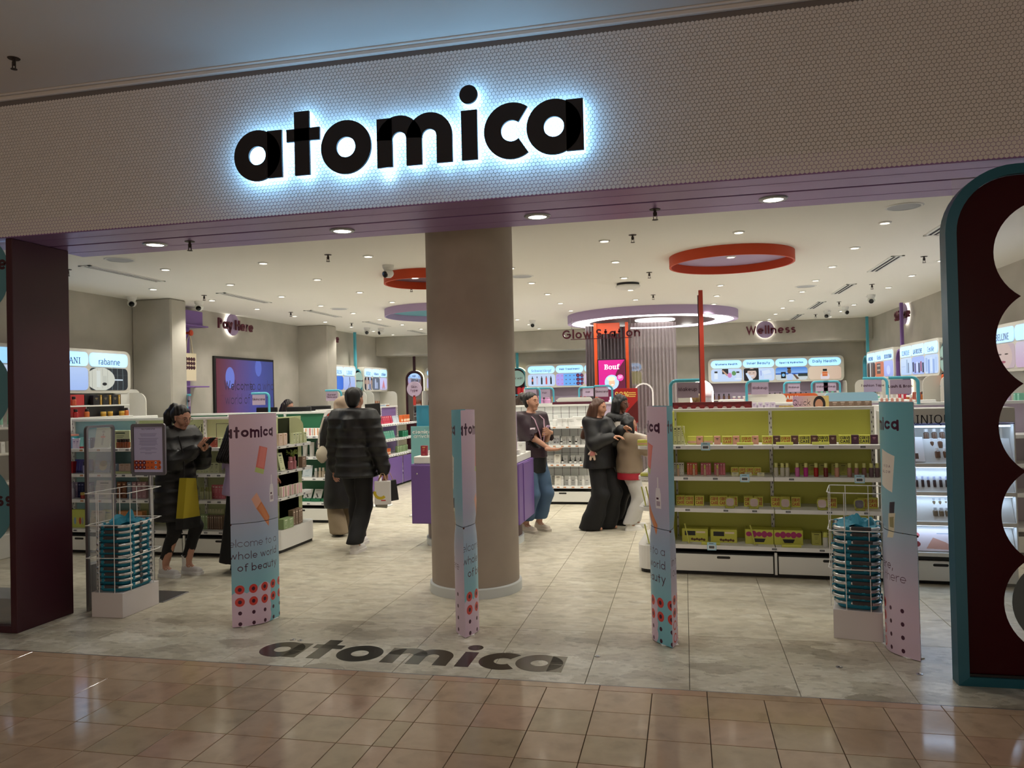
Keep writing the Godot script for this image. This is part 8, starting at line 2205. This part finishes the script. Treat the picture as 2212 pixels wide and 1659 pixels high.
	for k in 3:
		b = thing("paper_bag", ["white paper bag with yellow and red print in the man's hand", "black paper bag in the man's hand", "grey and yellow carrier bag in the man's hand, foremost"][k], "bag")
		b.transform = Y * Transform3D(Basis(Vector3.UP, 0.3 + 0.25 * k) * Basis(Vector3.BACK, [0.0, -0.12, 0.18][k]), V([-0.33, -0.4, -0.285][k], [0.5, 0.53, 0.46][k], [-0.02, 0.07, 0.02][k]))
		var w: float = [0.17, 0.13, 0.12][k]
		var hg: float = [0.25, 0.22, 0.28][k]
		part("bag", G.new().box(V(0, hg / 2, 0), V(w, hg, 0.055), 0.004), hexm(["d8d6d4", "16161a", "8a8880"][k], 0.5), b)
		for e in [-0.02, 0.02]: part("handle", G.new().tube(P3([-w * 0.25, hg, e, -w * 0.1, hg + 0.08, e * 0.5, 0.0, 0.86 - [0.5, 0.53, 0.46][k] - 0.03, 0, w * 0.1, hg + 0.08, e * 0.5, w * 0.25, hg, e]), 0.003, 5), hexm("b89878"), b)
		if k != 1:
			part("yellow_print", G.new().ribbon(circ(0.06, 14, Vector2(0.02, 0.13), -2.4, 0.2), 0.03, -0.0285, 0.0285) if k == 0 else G.new().box(V(0, 0.16, 0), V(0.124, 0.07, 0.058)), hexm("c8b020"), b)
		if k == 0: part("red_print", G.new().box(V(-0.01, 0.045, 0), V(0.05, 0.012, 0.057)), hexm("c03a30"), b)
	# staff member
	p = person("staff member with a bun, plum T-shirt and lanyard beside the column", V(-1.80, 0, -9.12), 0.95, {
		"H": 1.66, "skin": Color(0.76, 0.57, 0.47), "hair": ["bun", "15100e"], "head_yaw": 0.1, "feet": [V(0.1, 0, 0.02), V(-0.1, 0, 0.0)], "hands": [V(0.06, 1.19, 0.25), V(0.02, 0.99, 0.29)],
		"grip": [[0.18, V(-0.2, 0.2, -1), V(-1, 0.15, 0.1)], [0.3, V(0.0, 1, -0.3), V(1.0, 0.1, 0.2)]],
		"wear": [["jeans", "4a6480", "legs", 0.14, 0.016, 0.035], ["apron", "0c0b0f", "top", 0.7, 0.022, 0.0, 0.01, false], ["t_shirt", "2a1622", "top", 0.88, 0.032, 0.95, 0.0, false], ["shoes", "c8bcac", "shoes", 0.1, 0.0, "b8b0a4"]]})
	part("lanyard", G.new().tube(P3([0.07, 1.42, 0.02, 0.075, 1.34, 0.14, 0.05, 1.2, 0.175, 0.015, 1.04, 0.185]), 0.009, 6, false, 0.3).tube(P3([-0.07, 1.42, 0.02, -0.075, 1.34, 0.14, -0.04, 1.2, 0.175, 0.0, 1.04, 0.185]), 0.009, 6, false, 0.3), hexm("b08a9c"), p)
	part("name_badge", G.new().box(V(-0.09, 1.235, 0.172), V(0.07, 0.024, 0.006), 0.002), hexm("e8d8e4"), p, Transform3D(Basis(Vector3.UP, -0.2), V(0, 0, 0)))
	var g := G.new()
	g.ribbon(circ(0.02, 20, Vector2(0.0, 0.0)), 0.016, 0, 0.004, true)
	g.prism(P2([0.016, -0.03, 0.03, -0.03, 0.03, 0.028, 0.016, 0.028]), 0, 0.004).prism(circ(0.012, 14, Vector2(0.052, 0.014)), 0, 0.004)
	part("shirt_logo", g, hexm("d8b8d8"), p, Transform3D(Basis(Vector3.UP, 0.3), V(0.1, 1.24, 0.168)))
	# further back
	person("woman with long brown hair seen from behind beyond the white tiled gondola", V(-2.62, 0, -12.6), 2.9, {"H": 1.66, "skin": pale, "hair": ["long", "3a2a20", 0.25], "far": true, "wear": [["coat", "2a2628", "top", 0.6, 0.03, 1.95, 0.0, false], ["trousers", "202024", "legs", 0.06, 0.0, 0.02]]})
	person("blond shopper with hair tied back beyond the dark red header board", V(0.22, 0, -12.4), 2.6, {"H": 1.58, "skin": pale, "hair": ["bun", "8a7048"], "far": true, "wear": [["jacket", "141416", "top", 0.7, 0.03, 1.95, 0.0, false], ["trousers", "202024", "legs", 0.06, 0.0, 0.02]]})
	# three at the lime gondola's end
	p = person("woman with long wavy brown hair in a black jacket and wide black trousers", V(-1.02, 0, -9.32), 1.15, {
		"H": 1.57, "skin": Color(0.76, 0.56, 0.45), "hair": ["long", "4a2c1c", 0.22], "head_pitch": 0.15, "hands": [V(0.05, 1.2, 0.3), V(-0.12, 1.12, 0.26)], "feet": [V(0.1, 0, 0.04), V(-0.1, 0, -0.05)],
		"grip": [[0.7, V(-0.5, -0.5, 0), V(0, 0.2, 1)], [0.6, V(0, -1, 0), V(0, 0, 1)]],
		"wear": [["wide_trousers", "0d0d0f", "legs", 0.012, 0.016, 0.075], ["jacket", black, "top", 0.74, 0.045, 1.93, 0.02, false]]})
	b = thing("plush_charm", "small cream and pink plush charm hanging at the long-haired woman's hip", "charm", V(-1.07, 0.86, -9.08), 0.3)
	var pf := Field.new(V(-0.08, -0.02, -0.08), V(0.08, 0.2, 0.08), 0.005)
	pf.ball(V(0, 0.125, 0), V(0.036, 0.034, 0.03), 0.01).cap(V(0, 0.05, 0), V(0, 0.09, 0), 0.03, 0.022, 0.01).cap(V(-0.02, 0.03, 0), V(-0.024, 0.0, 0.004), 0.014, 0.014, 0.006).cap(V(0.02, 0.03, 0), V(0.024, 0.0, 0.004), 0.014, 0.014, 0.006).cap(V(-0.02, 0.085, 0), V(-0.045, 0.06, 0.01), 0.012, 0.011, 0.006).cap(V(0.02, 0.085, 0), V(0.045, 0.06, 0.01), 0.012, 0.011, 0.006)
	g = G.new()
	pf.into(g)
	part("plush", g, hexm("c8b09c", 0.9), b)
	part("outfit", G.new().lathe(P2([0.034, 0.045, 0.034, 0.07, 0.026, 0.095]), 14), hexm("b8746c", 0.9), b)
	part("chain", G.new().tube(P3([0, 0.155, 0, 0.003, 0.2, 0, 0, 0.25, 0]), 0.003, 6), M.steel, b)
	person("woman with glasses in a black top with white sleeves, standing behind the long-haired woman", V(-0.80, 0, -9.72), 1.25, {
		"H": 1.61, "skin": Color(0.42, 0.28, 0.22), "hair": ["bob", "0c0a0b"], "glasses": true, "head_pitch": 0.25, "hands": [V(0.1, 1.05, 0.3), V(-0.1, 1.05, 0.3)],
		"wear": [["trousers", "111113", "legs", 0.06, 0.01, 0.03], ["shirt", "b8b0a4", "top", 0.85, 0.026, 1.95, 0.0, false], ["vest", "0e0e10", "top", 0.78, 0.036, 0.12, 0.01, false], ["shoes", "121212", "shoes", 0.09, 0.0]]})
	person("child in a beige jacket, red shirt and pale grey sweatpants with a black bob", V(-0.66, 0, -9.36), 1.95, {
		"H": 1.34, "skin": Color(0.74, 0.55, 0.45), "hair": ["bob", "0d0b0c"], "hands": [V(0.1, 1.08, 0.26), V(-0.06, 1.12, 0.24)], "feet": [V(0.09, 0, 0.1), V(-0.09, 0, -0.02)],
		"wear": [["sweatpants", "b8b6b2", "legs", 0.075, 0.026, 0.01], ["shirt", "a01c2c", "top", 0.6, 0.035, 0.9, 0.012, false], ["jacket", "85735f", "top", 0.68, 0.047, 1.9, 0.0, false], ["shoes", "dcdad4", "shoes", 0.1, 0.0, "e8e6e0"]]})


func _ready() -> void:
	rng.seed = 7
	camera_and_light()
	surfaces()
	atlas()
	opposite_windows()
	shell()
	fronts()
	shop_sign()
	ceiling_things()
	entrance()
	near_units()
	far_things()
	people()
